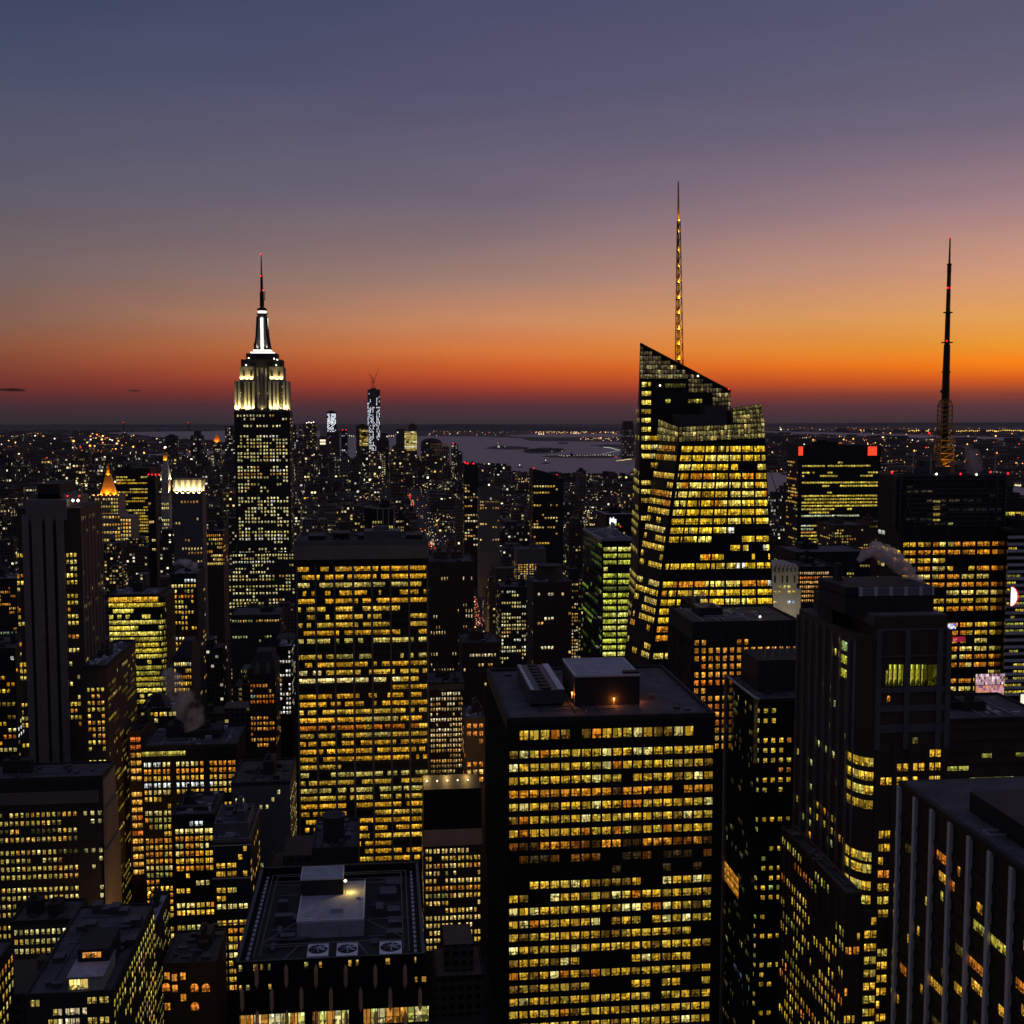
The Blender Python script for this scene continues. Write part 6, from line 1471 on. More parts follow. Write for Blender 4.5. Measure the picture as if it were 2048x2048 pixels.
for row in SK:
    nm, lb, x0, x1, py, Y, dp, sty, cell = row
    root, a, b = flat_tower('distant_tower', lb, x0, x1, py, Y, dp, sty, cell, 'tower', 'towers of the distant harbour skyline')
    cx = (a.x + b.x) / 2
    if 'spire' in lb: mb = MB(); mb.prism([(a.x + 4, Y + 2, a.z + 2.5), (b.x - 4, Y + 2, a.z + 2.5), (b.x - 4, Y + 20, a.z + 2.5), (a.x + 4, Y + 20, a.z + 2.5)], [(cx - .5, Y + 10, a.z + 36), (cx + .5, Y + 10, a.z + 36), (cx + .5, Y + 11, a.z + 36), (cx - .5, Y + 11, a.z + 36)]); mb.build('spire', M['dark'], root)
    if 'orange lit pyramid' in lb:
        mb = MB(); mb.prism([(a.x, Y, a.z + 2.6), (b.x, Y, a.z + 2.6), (b.x, Y + 30, a.z + 2.6), (a.x, Y + 30, a.z + 2.6)], [(cx - 2, Y + 14, a.z + 40), (cx + 2, Y + 14, a.z + 40), (cx + 2, Y + 16, a.z + 40), (cx - 2, Y + 16, a.z + 40)]); mb.build('pyramid_roof', M['gold'], root)
        lamp(root, (cx, Y - 8, a.z + 4), 60000, (255, 140, 40), (cx, Y + 6, a.z + 18), 1, 110)
    if 'bump' in lb: mb = MB(); mb.box(a.x + 14, b.x - 12, Y + 5, Y + 35, a.z, P(390, 862, Y).z); mb.build('roof_tier', M['dark'], root)
    if 'round topped' in lb or 'domed' in lb:
        r = (b.x - a.x) * .48; mb = MB()
        for k in range(5):
            a0, a1 = k / 5 * math.pi / 2, (k + 1) / 5 * math.pi / 2
            A = [(cx + r * math.cos(a0) * math.cos(q * math.pi / 8), Y + 25 + r * .6 * math.cos(a0) * math.sin(q * math.pi / 8), a.z + 2.4 + r * .42 * math.sin(a0)) for q in range(16)]
            B = [(cx + r * math.cos(a1) * math.cos(q * math.pi / 8), Y + 25 + r * .6 * math.cos(a1) * math.sin(q * math.pi / 8), a.z + 2.4 + r * .42 * math.sin(a1)) for q in range(16)]
            mb.prism(A, B)
        mb.build('dome', M['dark'], root)
    if 'domed' in lb:
        facade(root, (P(860, 892, Y).x, Y - .2, P(860, 886, Y).z), (b.x - 1, Y - .2, P(860, 886, Y).z), (P(860, 892, Y).x, Y - .2, P(860, 927, Y).z), (b.x - 1, Y - .2, P(860, 927, Y).z), 7, 8, lights(.85, [(1, (96, 72, 48), .5), (.5, (150, 110, 70), .5)], .1, 2), .4, .8); finish(root)
    if 'roof edge' in lb:
        for k in range(4): beacon(root, (a.x + 18 + k * 11, Y, a.z + 6 + (k % 2) * 3), 2.6, 'lampw')
    if 'red' in lb and 'lamp' in lb:
        for k in range(2 if 'lamps' in lb else 1): beacon(root, (a.x + 8 + k * 16, Y, a.z + 6), 3.0)
# supertall under construction with two cranes
Y = 5900.0
root, a, b = flat_tower('unfinished_tower', 'tall unfinished tower with white work lights and cranes on the skyline', 735, 760, 780, Y, 60, style(.0), 9, 'skyscraper')
z1, z0 = a.z - 8, P(745, 905, Y).z
cold = lambda r, c: None
def wl_fn(r, c):
    p = .25 if r < 10 else .62
    if r < 3: p = .08
    if c in (4, 5): p *= .25
    return pick(COLD) if rnd.random() < p else None
facade(root, (a.x + 4, Y - .5, z1), (b.x - 1, Y - .5, z1), (a.x + 4, Y - .5, z0), (b.x - 1, Y - .5, z0), 40, 9, wl_fn, .5, .85)
facade(root, (a.x - .2, Y - .6, P(735, 806, Y).z), (a.x + 3.6, Y - .6, P(735, 806, Y).z), (a.x - .2, Y - .6, P(735, 864, Y).z), (a.x + 3.6, Y - .6, P(735, 864, Y).z), 24, 1, lambda r, c: pick(COLD) if rnd.random() < .9 else None, .9, .9)
finish(root)
def crane(px, pyb, pyt, jx, jy, label):
    b0, b1, j = P(px, pyb, Y + 20), P(px, pyt, Y + 20), P(jx, jy, Y + 20)
    r = thing('tower_crane', b0, label, 'crane', 'cranes on the unfinished tower')
    mb = MB(); mb.tube(b0, b1, 1.6, 1.4, 6); mb.build('mast', M['black'], r)
    mb = MB(); mb.tube(b1, j, 1.4, .7, 6); mb.tube(b1, b1 - (j - b1) * .22, 1.6, 1.6, 6); mb.build('jib', M['black'], r)
    mb = MB(); mb.tube(b1, b1 + Vector((0, 0, 7)), .8, .5, 6); mb.build('cab_frame', M['black'], r)
crane(744, 782, 755, 736, 745, 'left luffing crane leaning left on the unfinished tower')
crane(748, 782, 760, 759, 735, 'right luffing crane with its long jib leaning right on the unfinished tower')
# white topped tower
root, a, b = flat_tower('white_top_tower', 'dark distant tower whose upper floors blaze with white work lights', 653, 673, 825, 5800, 40, style(.02), 9, 'tower', parts=((653, 679, 862, 1, None),))
facade(root, (a.x + 3, 5799.5, a.z - 6), (b.x - 3, 5799.5, a.z - 6), (a.x + 3, 5799.5, P(660, 864, 5800).z), (b.x - 3, 5799.5, P(660, 864, 5800).z), 16, 7, lambda r, c: pick(COLD) if rnd.random() < (.85 if r < 10 and c not in (2,) else .45) else None, .9, .9); finish(root)
# yellow lit distant towers
for nm, lb, x0, x1, py, w0, w1, ya, yb, pal, pr in (
   ('yellow_lit_tower', 'distant tower with glowing yellow floors left of the crane tower', 712, 737, 852, 719, 737, 858, 892, [(2, (220, 180, 80), .8), (1, (150, 120, 50), .5), (.6, (246, 220, 130), 1.1)], .62),
   ('yellow_slab_tower', 'distant slab glowing yellow all over under a dark top', 817, 834, 851, 809, 834, 863, 902, [(3, (240, 210, 110), 1.0), (2, (206, 180, 80), .8), (1, (255, 246, 190), 1.2)], .97)):
    root, a, b = flat_tower('distant_lit_tower', lb, x0, x1, py, 5650, 50, style(.03), 9, 'tower', parts=((792, 812, 858, 4, None),) if x0 == 817 else ())
    if x0 == 817: q0 = P(808.5, 862, 5649); q1 = P(817, 862, 5649); mb = MB(); mb.box(q0.x, a.x - .1, 5649, 5690, 0, q0.z, style(.02), 9); mb.build('wing', M['city'], root)
    facade(root, (P(w0, ya, 5648).x, 5648, P(w0, ya, 5648).z), (P(w1, ya, 5648).x - .5, 5648, P(w0, ya, 5648).z), (P(w0, ya, 5648).x, 5648, P(w0, yb, 5648).z), (P(w1, ya, 5648).x - .5, 5648, P(w0, yb, 5648).z), 12, 9, lights(pr, pal, .05, 2), .9, .85); finish(root)
# bright double sign on a dark block
root, a, b = flat_tower('sign_block', 'dark distant block with two glowing white orange signs', 638, 654, 876, 5400, 30, style(.05), 9, 'building')
mb = MB()
for py in (881, 887): q0, q1 = P(640, py + 2, 5399), P(651, py - 1.8, 5399); mb.face([(q0.x, 5399, q0.z), (q1.x, 5399, q0.z), (q1.x, 5399, q1.z), (q0.x, 5399, q1.z)], (*[v * 1.5 for v in lin((255, 226, 190))], 1))
mb.build('glowing_sign', M['lights'], root)
# tower across the river
root, a, b = flat_tower('riverside_tower', 'lone dark glass tower standing across the river left of the glass skyscraper', 1246, 1268, 858, 6900, 50, style(.35, .35, .03), 14, 'tower')
q0, q1 = P(1248, 845, 6905), P(1266, 842, 6905); mb = MB(); mb.prism([(a.x, 6905, a.z), (b.x, 6905, a.z), (b.x, 6945, a.z), (a.x, 6945, a.z)], [(q0.x, 6910, q1.z), (q1.x, 6910, q1.z), (q1.x, 6940, q1.z), (q0.x, 6940, q1.z)]); mb.build('tapered_top', M['dark'], root)

# ================================================================ CITY CARPET
def foot_hit(x0, x1, y0, y1):
    return any(x0 < c + 3 and x1 > a_ - 3 and y0 < d + 3 and y1 > b_ - 3 for a_, b_, c, d in ((f[0], f[2], f[1], f[3]) for f in FOOT))
lots = []
yy = 420.0
while yy < 5300:
    ax_ = -0.33 * yy - 60
    k0 = int(ax_ // 250) - 1
    xx = k0 * 250 + 18
    while xx < 0.60 * yy + 60:
        wlot = rnd.uniform(20, 46) * (1.0 if yy < 2500 else 1.25)
        nxt = math.floor(xx / 250) * 250 + 250 - 15
        if xx + wlot > nxt: wlot = nxt - xx
        if wlot > 10:
            for row_ in (0, 1):
                y0 = yy + row_ * 31; y1 = y0 + rnd.uniform(24, 30)
                lots.append((xx, xx + wlot - rnd.uniform(.3, 2), y0, y1))
        xx += wlot
        if xx >= nxt - 10: xx = nxt + 33
    yy += 80
city = []
for x0, x1, y0, y1 in lots:
    cx, cyy = (x0 + x1) / 2, (y0 + y1) / 2
    if foot_hit(x0, x1, y0, y1): continue
    if any(in_poly(cx, cyy, w_) for w_ in WATER): continue
    p0, p1 = PX((x0, y0, 20)), PX((x1, y0, 20))
    if p1[0] < -20 or p0[0] > 2068: continue
    # avenue glow corridors stay open (the avenue seen left of the slab top and right of the ribbed tower)
    if x0 < 116 and x1 > 74 and cyy < 4300: continue
    pz = rnd.random()
    if cyy < 1100: h = rnd.uniform(22, 60) if pz < .7 else rnd.uniform(60, 120)
    elif cyy < 2200: h = rnd.uniform(20, 48) if pz < .8 else rnd.uniform(50, 105)
    elif cyy < 4300: h = rnd.uniform(14, 30) if pz < .9 else rnd.uniform(34, 70)
    else: h = rnd.uniform(16, 42) if pz < .75 else rnd.uniform(50, 105)
    # keep the placed buildings behind visible
    cap = 1e9
    q0, q1 = min(p0[0], PX((x0, y1, h))[0]), max(p1[0], PX((x1, y1, h))[0])
    for kx0, kx1, ky0, ky1, kY in KEEP:
        if kY > y0 and q0 < kx1 and q1 > kx0:
            cap = min(cap, P((max(q0, 0) + min(q1, 2048)) / 2, ky1, y0).z)
    sky = 966 if (p0[0] > 1000) else (956 if p0[0] > 925 else (935 if p0[0] > 400 else 915))
    if cyy < 4300: cap = min(cap, P((p0[0] + p1[0]) / 2, sky + (30 if cyy < 3500 else 0), y0).z)
    else: cap = min(cap, P((p0[0] + p1[0]) / 2, 900 if p0[0] < 880 else (932 if p0[0] < 1000 else 950), y0).z)
    if 1490 < p0[0] < 1600 and cyy > 900: cap = min(cap, P((p0[0] + p1[0]) / 2, 1004, y0).z)
    h = min(h, cap)
    if h < 9: 
        if h < -5: continue
        h = rnd.uniform(7, 12)
        if h > cap + 14: continue
    city.append((x0, x1, y0, y1, h))
def show(c):
    a_ = PX((c[0], c[2], c[4])); b_ = PX((c[1], c[2], 0)); return max(0, b_[0] - a_[0]) * max(0, min(2048, b_[1]) - a_[1])
city.sort(key=show, reverse=True)
def city_mesh(mb, c):
    x0, x1, y0, y1, h = c
    d = y0; cell = max(3.3, d * .0024); far = min(1.0, d / 3500)
    lp = rnd.choice((.01, .03, .05, .08, .12, .24)) * (1.0 if d > 800 else (.5 if d > 520 else 0))
    sty = (lp, rnd.choice((.5, .55, .62, .7, .78)), .20 + .14 * far, rnd.random())
    mb.box(x0, x1, y0, y1, 0, h, sty, cell)
    if h > 30 and rnd.random() < .5:
        w_ = (x1 - x0) * .2; mb.box(x0 + w_, x1 - w_, y0 + 6, y1 - 2, h, h + rnd.uniform(5, 14), sty, cell)
    else:
        w_ = (x1 - x0); u_ = rnd.uniform(.1, .6); mb.box(x0 + w_ * u_, x0 + w_ * (u_ + .28), y0 + 8, y0 + 16, h, h + rnd.uniform(2.5, 6), (0, 0, 0, sty[3]), cell)
LM = [(300, 'the gold pyramid building'), (525, 'the stepped skyscraper'), (720, 'the slab tower'), (900, 'the dark ribbed tower'), (1100, 'the round topped tower'), (1330, 'the glass skyscraper'), (1680, 'the red cornered tower'), (1900, 'the mast tower')]
NIND = 190
zones = {}
for c in city[:NIND]:
    px, py = PX(((c[0] + c[1]) / 2, c[2], c[4]))
    lm = min(LM, key=lambda q: abs(q[0] - px))[1]
    dist = 'near' if c[2] < 900 else ('farther' if c[2] < 1600 else 'distant')
    tall = 'tall' if c[4] > 60 else ('low' if c[4] < 24 else 'mid height')
    w_ = 'wide' if c[1] - c[0] > 34 else 'narrow'
    lb = f'{dist} {tall} {w_} dark city block with scattered lit windows around {lm}'
    root = thing('city_block', ((c[0] + c[1]) / 2, (c[2] + c[3]) / 2, 0), lb, 'building', f'{dist} {tall} {w_} city blocks around {lm}')
    mb = MB(); city_mesh(mb, c); mb.build('wall', M['city'], root)
    x0, x1, y0, y1, h = c
    mb = MB(); mb.box(x0 - .15, x1 + .15, y0 - .15, y0 + .4, h - .2, h + 1.1); mb.box(x1 - .4, x1 + .15, y0 + .4, y1, h - .2, h + 1.1); mb.box(x0 - .15, x0 + .4, y0 + .4, y1, h - .2, h + 1.1); mb.build('parapet', M['dark'], root)
    if h < 60 and c[2] < 1500 and rnd.random() < .5:
        q = Vector((x0 + (x1 - x0) * rnd.uniform(.2, .8), y0 + rnd.uniform(6, 18), h)); mb = MB(); mb.tube(q + Vector((0, 0, 2.5)), q + Vector((0, 0, 6.5)), 2.0, 2.0, 12); mb.tube(q + Vector((0, 0, 6.5)), q + Vector((0, 0, 8)), 2.15, .2, 12)
        for sx_, sy_ in ((-1, -1), (1, -1), (1, 1), (-1, 1)): mb.tube(q + Vector((sx_ * 1.3, sy_ * 1.3, 0)), q + Vector((sx_ * 1.3, sy_ * 1.3, 2.6)), .15, .15, 4)
        mb.build('water_tank', M['brown'], root)
mb = MB()
for c in city[NIND:]: city_mesh(mb, c)
tag(mb.build('distant_city', M['city']), kind='stuff')
# far shores: low building masses
mb = MB()
def in_water(p): return any(in_poly(p.x, p.y, w_) for w_ in WATER)
for k in range(1500):
    px = rnd.uniform(-10, 560) if k % 2 else rnd.uniform(1480, 2060)
    py = 862 + (rnd.random() ** 1.3) * (70 if k % 2 else 84)
    p = G(px, py)
    if in_water(p) or p.y < 4300: continue
    w_ = rnd.uniform(20, 80); h = rnd.uniform(8, 22) if rnd.random() < .93 else rnd.uniform(30, 60)
    mb.box(p.x - w_, p.x + w_, p.y, p.y + 40, 0, h, (rnd.choice((.0, .0, .012)), .75, .25, rnd.random()), 14)
tag(mb.build('far_shore_city', M['city']), kind='stuff')

# ================================================================ POINTS OF LIGHT
LP_ = [(5, (255, 186, 92)), (3, (255, 150, 62)), (3, (255, 236, 196)), (1.0, (255, 110, 48)), (.5, (255, 60, 50)), (.6, (200, 220, 255)), (.4, (214, 255, 190))]
def lightcol(k=1.0):
    r = rnd.uniform(0, sum(p[0] for p in LP_))
    for wg, c in LP_:
        r -= wg
        if r <= 0: break
    return tuple(v * k for v in lin(c))
def put(mb, px, py, r=1.0, k=1.0, z=12.0, col=None):
    p = G(px, py, z); d = p.y
    if in_water(G(px, py)): return
    mb.octa(p, r * d / FPX, (*(tuple(v * k for v in lin(col)) if col else lightcol(k)), 1))
mb = MB()
def scatter(n, x0, x1, y0, y1, pw=1.0, r=(.5, 1.2), k=(.5, 2.2), bright=.10):
    for _ in range(n):
        px = rnd.uniform(x0, x1); py = y0 + (y1 - y0) * rnd.random() ** pw
        if rnd.random() < bright: put(mb, px, py, rnd.uniform(r[1], r[1] * 1.7), rnd.uniform(k[1], k[1] * 1.4))
        else: put(mb, px, py, rnd.uniform(*r), rnd.uniform(*k))
scatter(330, -10, 470, 864, 985, 1.0, (.4, 1.2), (.7, 2.8), .12)
scatter(90, -10, 300, 868, 940, 1.0, (.7, 1.6), (.8, 2.6), bright=.35)
scatter(50, 60, 260, 866, 905, 1.0, bright=.3)
scatter(300, 1480, 2060, 856, 960, 1.1, (.5, 1.2), (.7, 2.8), .12)
scatter(110, 1700, 2060, 885, 950, 1.0, bright=.35)
scatter(150, 1536, 1830, 868, 905, 1.0, bright=.2)
scatter(1000, 560, 1280, 900, 1130, .9, (.4, .95), (.5, 2.2), .10)
scatter(480, -10, 470, 900, 1100, .9, (.4, 1.0), (.5, 2.2), .12)
scatter(240, 1480, 1800, 900, 1080, .9, (.4, 1.0), (.5, 2.2), .12)
for _ in range(80):
    cx, cyq = rnd.uniform(590, 1260), rnd.uniform(905, 1090)
    for k in range(rnd.randint(5, 14)): put(mb, cx + rnd.gauss(0, 8), cyq + rnd.gauss(0, 3), rnd.uniform(.5, 1.1), rnd.uniform(.5, 1.8), 30, rnd.choice(((255, 236, 180), (255, 214, 140), (240, 240, 200), (255, 170, 90))))
scatter(160, 600, 930, 905, 985, 1.0, (.4, 1.0), (.4, 1.8), .12)
# clusters: lit streets and yards
for _ in range(46):
    cx, cyq = (rnd.uniform(0, 450), rnd.uniform(866, 960)) if rnd.random() < .55 else (rnd.uniform(1540, 2048), rnd.uniform(858, 950))
    c_ = rnd.choice(((255, 170, 80), (255, 226, 170), (255, 140, 60)))
    for k in range(rnd.randint(4, 9)): put(mb, cx + k * rnd.uniform(2.5, 4.5), cyq + rnd.uniform(-.8, .8) - k * .1, rnd.uniform(.5, 1.1), rnd.uniform(.8, 2.2), col=c_)
# far shore of the bay and hills
for _ in range(60): put(mb, rnd.uniform(860, 1240), rnd.uniform(861.8, 866.5), rnd.uniform(.4, .9), rnd.uniform(.3, 1.3), 10)
for _ in range(70): put(mb, rnd.uniform(1060, 1246), rnd.uniform(863, 867), rnd.uniform(.5, 1.2), rnd.uniform(.8, 2.4), 14)
for _ in range(34): put(mb, rnd.uniform(1160, 1240), rnd.uniform(874.5, 881), rnd.uniform(.5, 1.1), rnd.uniform(.8, 2.2), 14, (255, 206, 150))
for _ in range(16): put(mb, rnd.uniform(790, 1000), rnd.uniform(866, 871), rnd.uniform(.6, 1.1), rnd.uniform(.8, 1.6), 8)
for k in range(5): put(mb, 1078 + k * 2.2, 868 + (k % 2), 1.4, 2.4, 10, (255, 206, 150))
for x in (699, 703, 707, 778, 783, 787, 791): put(mb, x, 871.4 + (x % 3) * .4, 1.1, 1.8, 10, (255, 220, 190))
# bright yellow string along the far right road
for k in range(62):
    px = 1818 + k * 3.8
    if 1858 < px < 1912: continue
    put(mb, px, 861.5 + rnd.uniform(-1.0, 1.0), rnd.uniform(.9, 1.7), rnd.uniform(1.4, 2.6), 20, (255, 206, 96))
for k in range(34): put(mb, 1560 + k * 8, 857 + rnd.uniform(-2, 3), rnd.uniform(.5, 1.1), rnd.uniform(.6, 1.8), 20)
# glowing highway in the left distance
for k in range(26): put(mb, 57 + k * 1.5, 931 - k * .62 + rnd.uniform(-1, 1), rnd.uniform(1.0, 1.8), rnd.uniform(1.4, 2.6), 10, rnd.choice(((255, 150, 70), (255, 90, 40), (255, 220, 170))))
# piers and islands
def onland(px, py, r, k, col, z=6): p = G(px, py, z); mb.octa(p, r * p.y / FPX, (*[v * k for v in lin(col)], 1))
for k in range(17): onland(1208 + 1.9 * k, 894.5 + (k / 17) ** 2 * 8 - (k > 14) * 1.0, .65, 1.5, (235, 255, 225))
for k in range(22): onland(1118 + k * 5.2 + rnd.uniform(-1, 1), 911 + rnd.uniform(-.8, .8) - (k > 8) * .6, rnd.uniform(.5, .9), rnd.uniform(.9, 1.8), (246, 255, 220))
for k in range(10): onland(1205 + k * 3.2, 908 - k * .7, .55, 1.2, (236, 255, 220))
for k in range(18): onland(1233 + k * 1.8, 921.5 - k * .2 + rnd.uniform(-.8, .5), rnd.uniform(.6, 1.0), 1.6, (255, 230, 150), 4)
onland(1232, 914, 1.3, 1.6, (255, 60, 60)); onland(1104, 903, .7, 1.6, (255, 240, 200)); onland(1124, 902, .7, 1.4, (255, 240, 200)); onland(1010, 893, .6, 1.2, (220, 255, 230))
tag(mb.build('street_lights', M['lights']), kind='stuff')
# traffic on the avenues: streams of head and tail lights
mb = MB()
def traffic(px0, px1, py0, py1, n, wid, z=1.2):
    for _ in range(n):
        t_ = rnd.random(); px = px0 + (px1 - px0) * t_ + rnd.uniform(-wid, wid); py = py0 + (py1 - py0) * t_
        p = G(px, py, z); c_ = rnd.choice(((255, 240, 200), (255, 226, 150), (255, 120, 50), (255, 40, 40), (255, 90, 70)))
        k = rnd.uniform(.8, 2.2); mb.octa(p, rnd.uniform(.45, 1.0) * p.y / FPX, (*[v * k for v in lin(c_)], 1))
traffic(818, 826, 985, 1012, 42, 4); traffic(859, 872, 1082, 1106, 60, 6); traffic(945, 958, 1192, 1252, 90, 7); traffic(966, 990, 1262, 1290, 34, 5)
tag(mb.build('traffic_lights', M['lights']), kind='stuff')

# ================================================================ BRIDGE, BOATS, STATUE, CRANE, CLOUDS, STEAM
YB_ = 19500.0
root = thing('suspension_bridge', (P(312, 860, YB_).x, YB_, 0), 'faint suspension bridge with two tall towers on the far left horizon', 'bridge')
def bz(py): return P(312, py, YB_).z
tops = []
for px in (247, 377):
    a, b = P(px - 1.6, 846, YB_), P(px + 1.6, 846, YB_); mb = MB()
    for x in (a.x, b.x - 10): mb.box(x, x + 10, YB_, YB_ + 24, 0, a.z)
    for py in (847, 855): mb.box(a.x, b.x, YB_ + 2, YB_ + 22, bz(py + 1.4), bz(py)); 
    mb.build('bridge_tower', M['hill'], root); tops.append(((a.x + b.x) / 2, a.z)); beacon(root, ((a.x + b.x) / 2, YB_ - 5, a.z + 6), 8)
mb = MB(); x0, x1 = P(180, 863, YB_).x, P(460, 863, YB_).x; zd = 70.0; mb.box(x0, x1, YB_, YB_ + 30, zd - 6, zd + 3); mb.build('bridge_deck', M['hill'], root)
mb = MB(); (xa, za), (xb, zb) = tops; prev = None
for k in range(25):
    f_ = k / 24; x = xa + (xb - xa) * f_; z_ = zd + 10 + (za - zd - 10) * (2 * f_ - 1) ** 2; p = Vector((x, YB_ + 12, z_))
    if prev: mb.tube(prev, p, 2.2, 2.2, 4)
    prev = p
mb.tube((x0, YB_ + 12, zd), (xa, YB_ + 12, za), 2.2, 2.2, 4); mb.tube((xb, YB_ + 12, zb), (x1, YB_ + 12, zd), 2.2, 2.2, 4); mb.build('suspension_cable', M['hill'], root)
def boat(px, py, L, label, lit=True, rot=0.0):
    c = G(px, py, .8); r = thing('ferry_boat', c, label, 'boat')
    def T(x, y, z): ca, sa = math.cos(rot), math.sin(rot); return (c.x + x * ca - y * sa, c.y + x * sa + y * ca, .6 + z)
    w_ = L * .14; mb = MB(); prof = [(-.5, .7), (-.42, 1), (.25, 1), (.5, .05)]
    bot = [T(x * L, -w_ * h * .8, 0) for x, h in prof] + [T(x * L, w_ * h * .8, 0) for x, h in prof[::-1]]; top = [T(x * L * 1.02, -w_ * h, L * .09) for x, h in prof] + [T(x * L * 1.02, w_ * h, L * .09) for x, h in prof[::-1]]
    mb.prism(bot, top); mb.build('hull', M['dark'], r)
    mb = MB(); q = [(-.36, -.7), (.2, -.7), (.2, .7), (-.36, .7)]; mb.prism([T(x * L, y * w_, L * .09) for x, y in q], [T(x * L * .96, y * w_ * .9, L * .2) for x, y in q]); mb.build('cabin', M['white'], r)
    mb = MB(); mb.tube(T(-.05 * L, 0, L * .2), T(-.05 * L, 0, L * .36), L * .012, L * .008, 6); mb.build('mast', M['dark'], r)
    if lit: beacon(r, T(-.05 * L, 0, L * .37), max(1.2, .7 * c.y / FPX), 'lampw')
boat(1092, 927, 46, 'small ferry with a mast lamp and a pale wake in the middle of the harbour', True, .3)
boat(1040, 935, 34, 'dark small boat left of the ferry on the harbour', True, .1)
boat(1577, 949, 60, 'dark barge moored on the river left of the red cornered tower', True, 0)
boat(1126, 887, 90, 'thin dark ship on the far harbour behind the wooded island', False, .05)
mb = MB(); c = G(1096, 928, .9)
for k in range(12):
    f_ = k / 12; a_, b_ = G(1092 + f_ * 12, 927.5 - f_ * 1.4, .9), G(1092 + (f_ + .085) * 12, 927.5 - (f_ + .085) * 1.4, .9); w0, w1 = 4 + f_ * 26, 4 + (f_ + .085) * 26
    mb.face([(a_.x, a_.y - w0, .9), (b_.x, b_.y - w1, .9), (b_.x, b_.y + w1, .9), (a_.x, a_.y + w0, .9)])
o = mb.build('boat_wake', simple('wake_foam', (0.35, 0.33, 0.34), var=.6, vscale=.02)); o['kind'] = 'structure'
# statue on its pedestal
c = G(997, 896, 2.0); r = thing('statue', c, 'tiny lit statue with a raised arm on its pedestal on the harbour island', 'statue'); k_ = c.y / FPX
mb = MB(); mb.prism([(c.x + x * 3 * k_, c.y + y * 3 * k_, 2) for x, y in ((-1, -1), (1, -1), (1, 1), (-1, 1))], [(c.x + x * 1.1 * k_, c.y + y * 1.1 * k_, 2 + 5.4 * k_) for x, y in ((-1, -1), (1, -1), (1, 1), (-1, 1))]); mb.build('pedestal', M['pale'], r)
mb = MB(); z0 = 2 + 5.4 * k_; prev = None
for (ra, zq), (rb, zw) in zip([(.9, 0), (.75, 1.6), (.85, 2.7), (.3, 3.2), (.38, 3.5)], [(.75, 1.6), (.85, 2.7), (.3, 3.2), (.38, 3.5), (.15, 3.9)]): mb.tube((c.x, c.y, z0 + zq * k_), (c.x, c.y, z0 + zw * k_), ra * k_, rb * k_, 10)
mb.tube((c.x - .7 * k_, c.y, z0 + 2.8 * k_), (c.x - 1.0 * k_, c.y, z0 + 4.8 * k_), .25 * k_, .15 * k_, 6); mb.build('figure', simple('green_copper', (.18, .3, .25)), r)
beacon(r, (c.x - 1.0 * k_, c.y, z0 + 5.0 * k_), .28 * k_, 'lampw'); lamp(r, (c.x, c.y - 9 * k_, 6), 40000, (230, 255, 225), (c.x, c.y, z0), 2, 60)
# hall on the pier island
c = G(1143, 912, 2.0); k_ = c.y / FPX; r = thing('island_hall', c, 'low dark hall with a short tower and white lamps on the pier island', 'building')
mb = MB(); mb.box(c.x - 6 * k_, c.x + 6 * k_, c.y, c.y + 8 * k_, 0, 3.5 * k_); mb.build('hall', M['dark'], r); mb = MB(); mb.box(c.x - 1.3 * k_, c.x + 1.3 * k_, c.y - .2, c.y + 2.6 * k_, 3.5 * k_, 7 * k_); mb.prism([(c.x - 1.3 * k_, c.y, 7 * k_), (c.x + 1.3 * k_, c.y, 7 * k_), (c.x + 1.3 * k_, c.y + 2.6 * k_, 7 * k_), (c.x - 1.3 * k_, c.y + 2.6 * k_, 7 * k_)], [(c.x - .1, c.y + 1.2 * k_, 9 * k_), (c.x + .1, c.y + 1.2 * k_, 9 * k_), (c.x + .1, c.y + 1.4 * k_, 9 * k_), (c.x - .1, c.y + 1.4 * k_, 9 * k_)]); mb.build('hall_tower', M['dark'], r)
# site crane by the right river
Yc = 2300.0; b0 = P(1553, 1005, Yc); r = thing('tower_crane', b0, 'tower crane with a tilted jib standing against the river right of the glass skyscraper', 'crane')
mb = MB(); mb.tube(b0 - Vector((0, 0, 20)), P(1553, 981, Yc), 1.5, 1.5, 6); mb.build('mast', M['black'], r)
mb = MB(); mb.tube(P(1553, 981, Yc), P(1541, 946, Yc), .9, .5, 6); mb.tube(P(1553, 981, Yc), P(1557, 977, Yc), 1.6, 1.6, 6); mb.build('jib', M['black'], r)
root, a, b = flat_tower('site_block', 'unfinished low block under the river tower crane', 1543, 1570, 994, 2310, 40, style(.12, .5, .2), 6)
root, a, b = flat_tower('river_block', 'plain dark block beside the river left of the red cornered tower', 1572, 1596, 976, 2200, 40, style(.04, .5, .2), 6)
root, a, b = flat_tower('shore_block', 'small dark square block on the shore right of the slant topped tower', 1157, 1172, 943, 3300, 40, style(.03, .5, .2), 6)

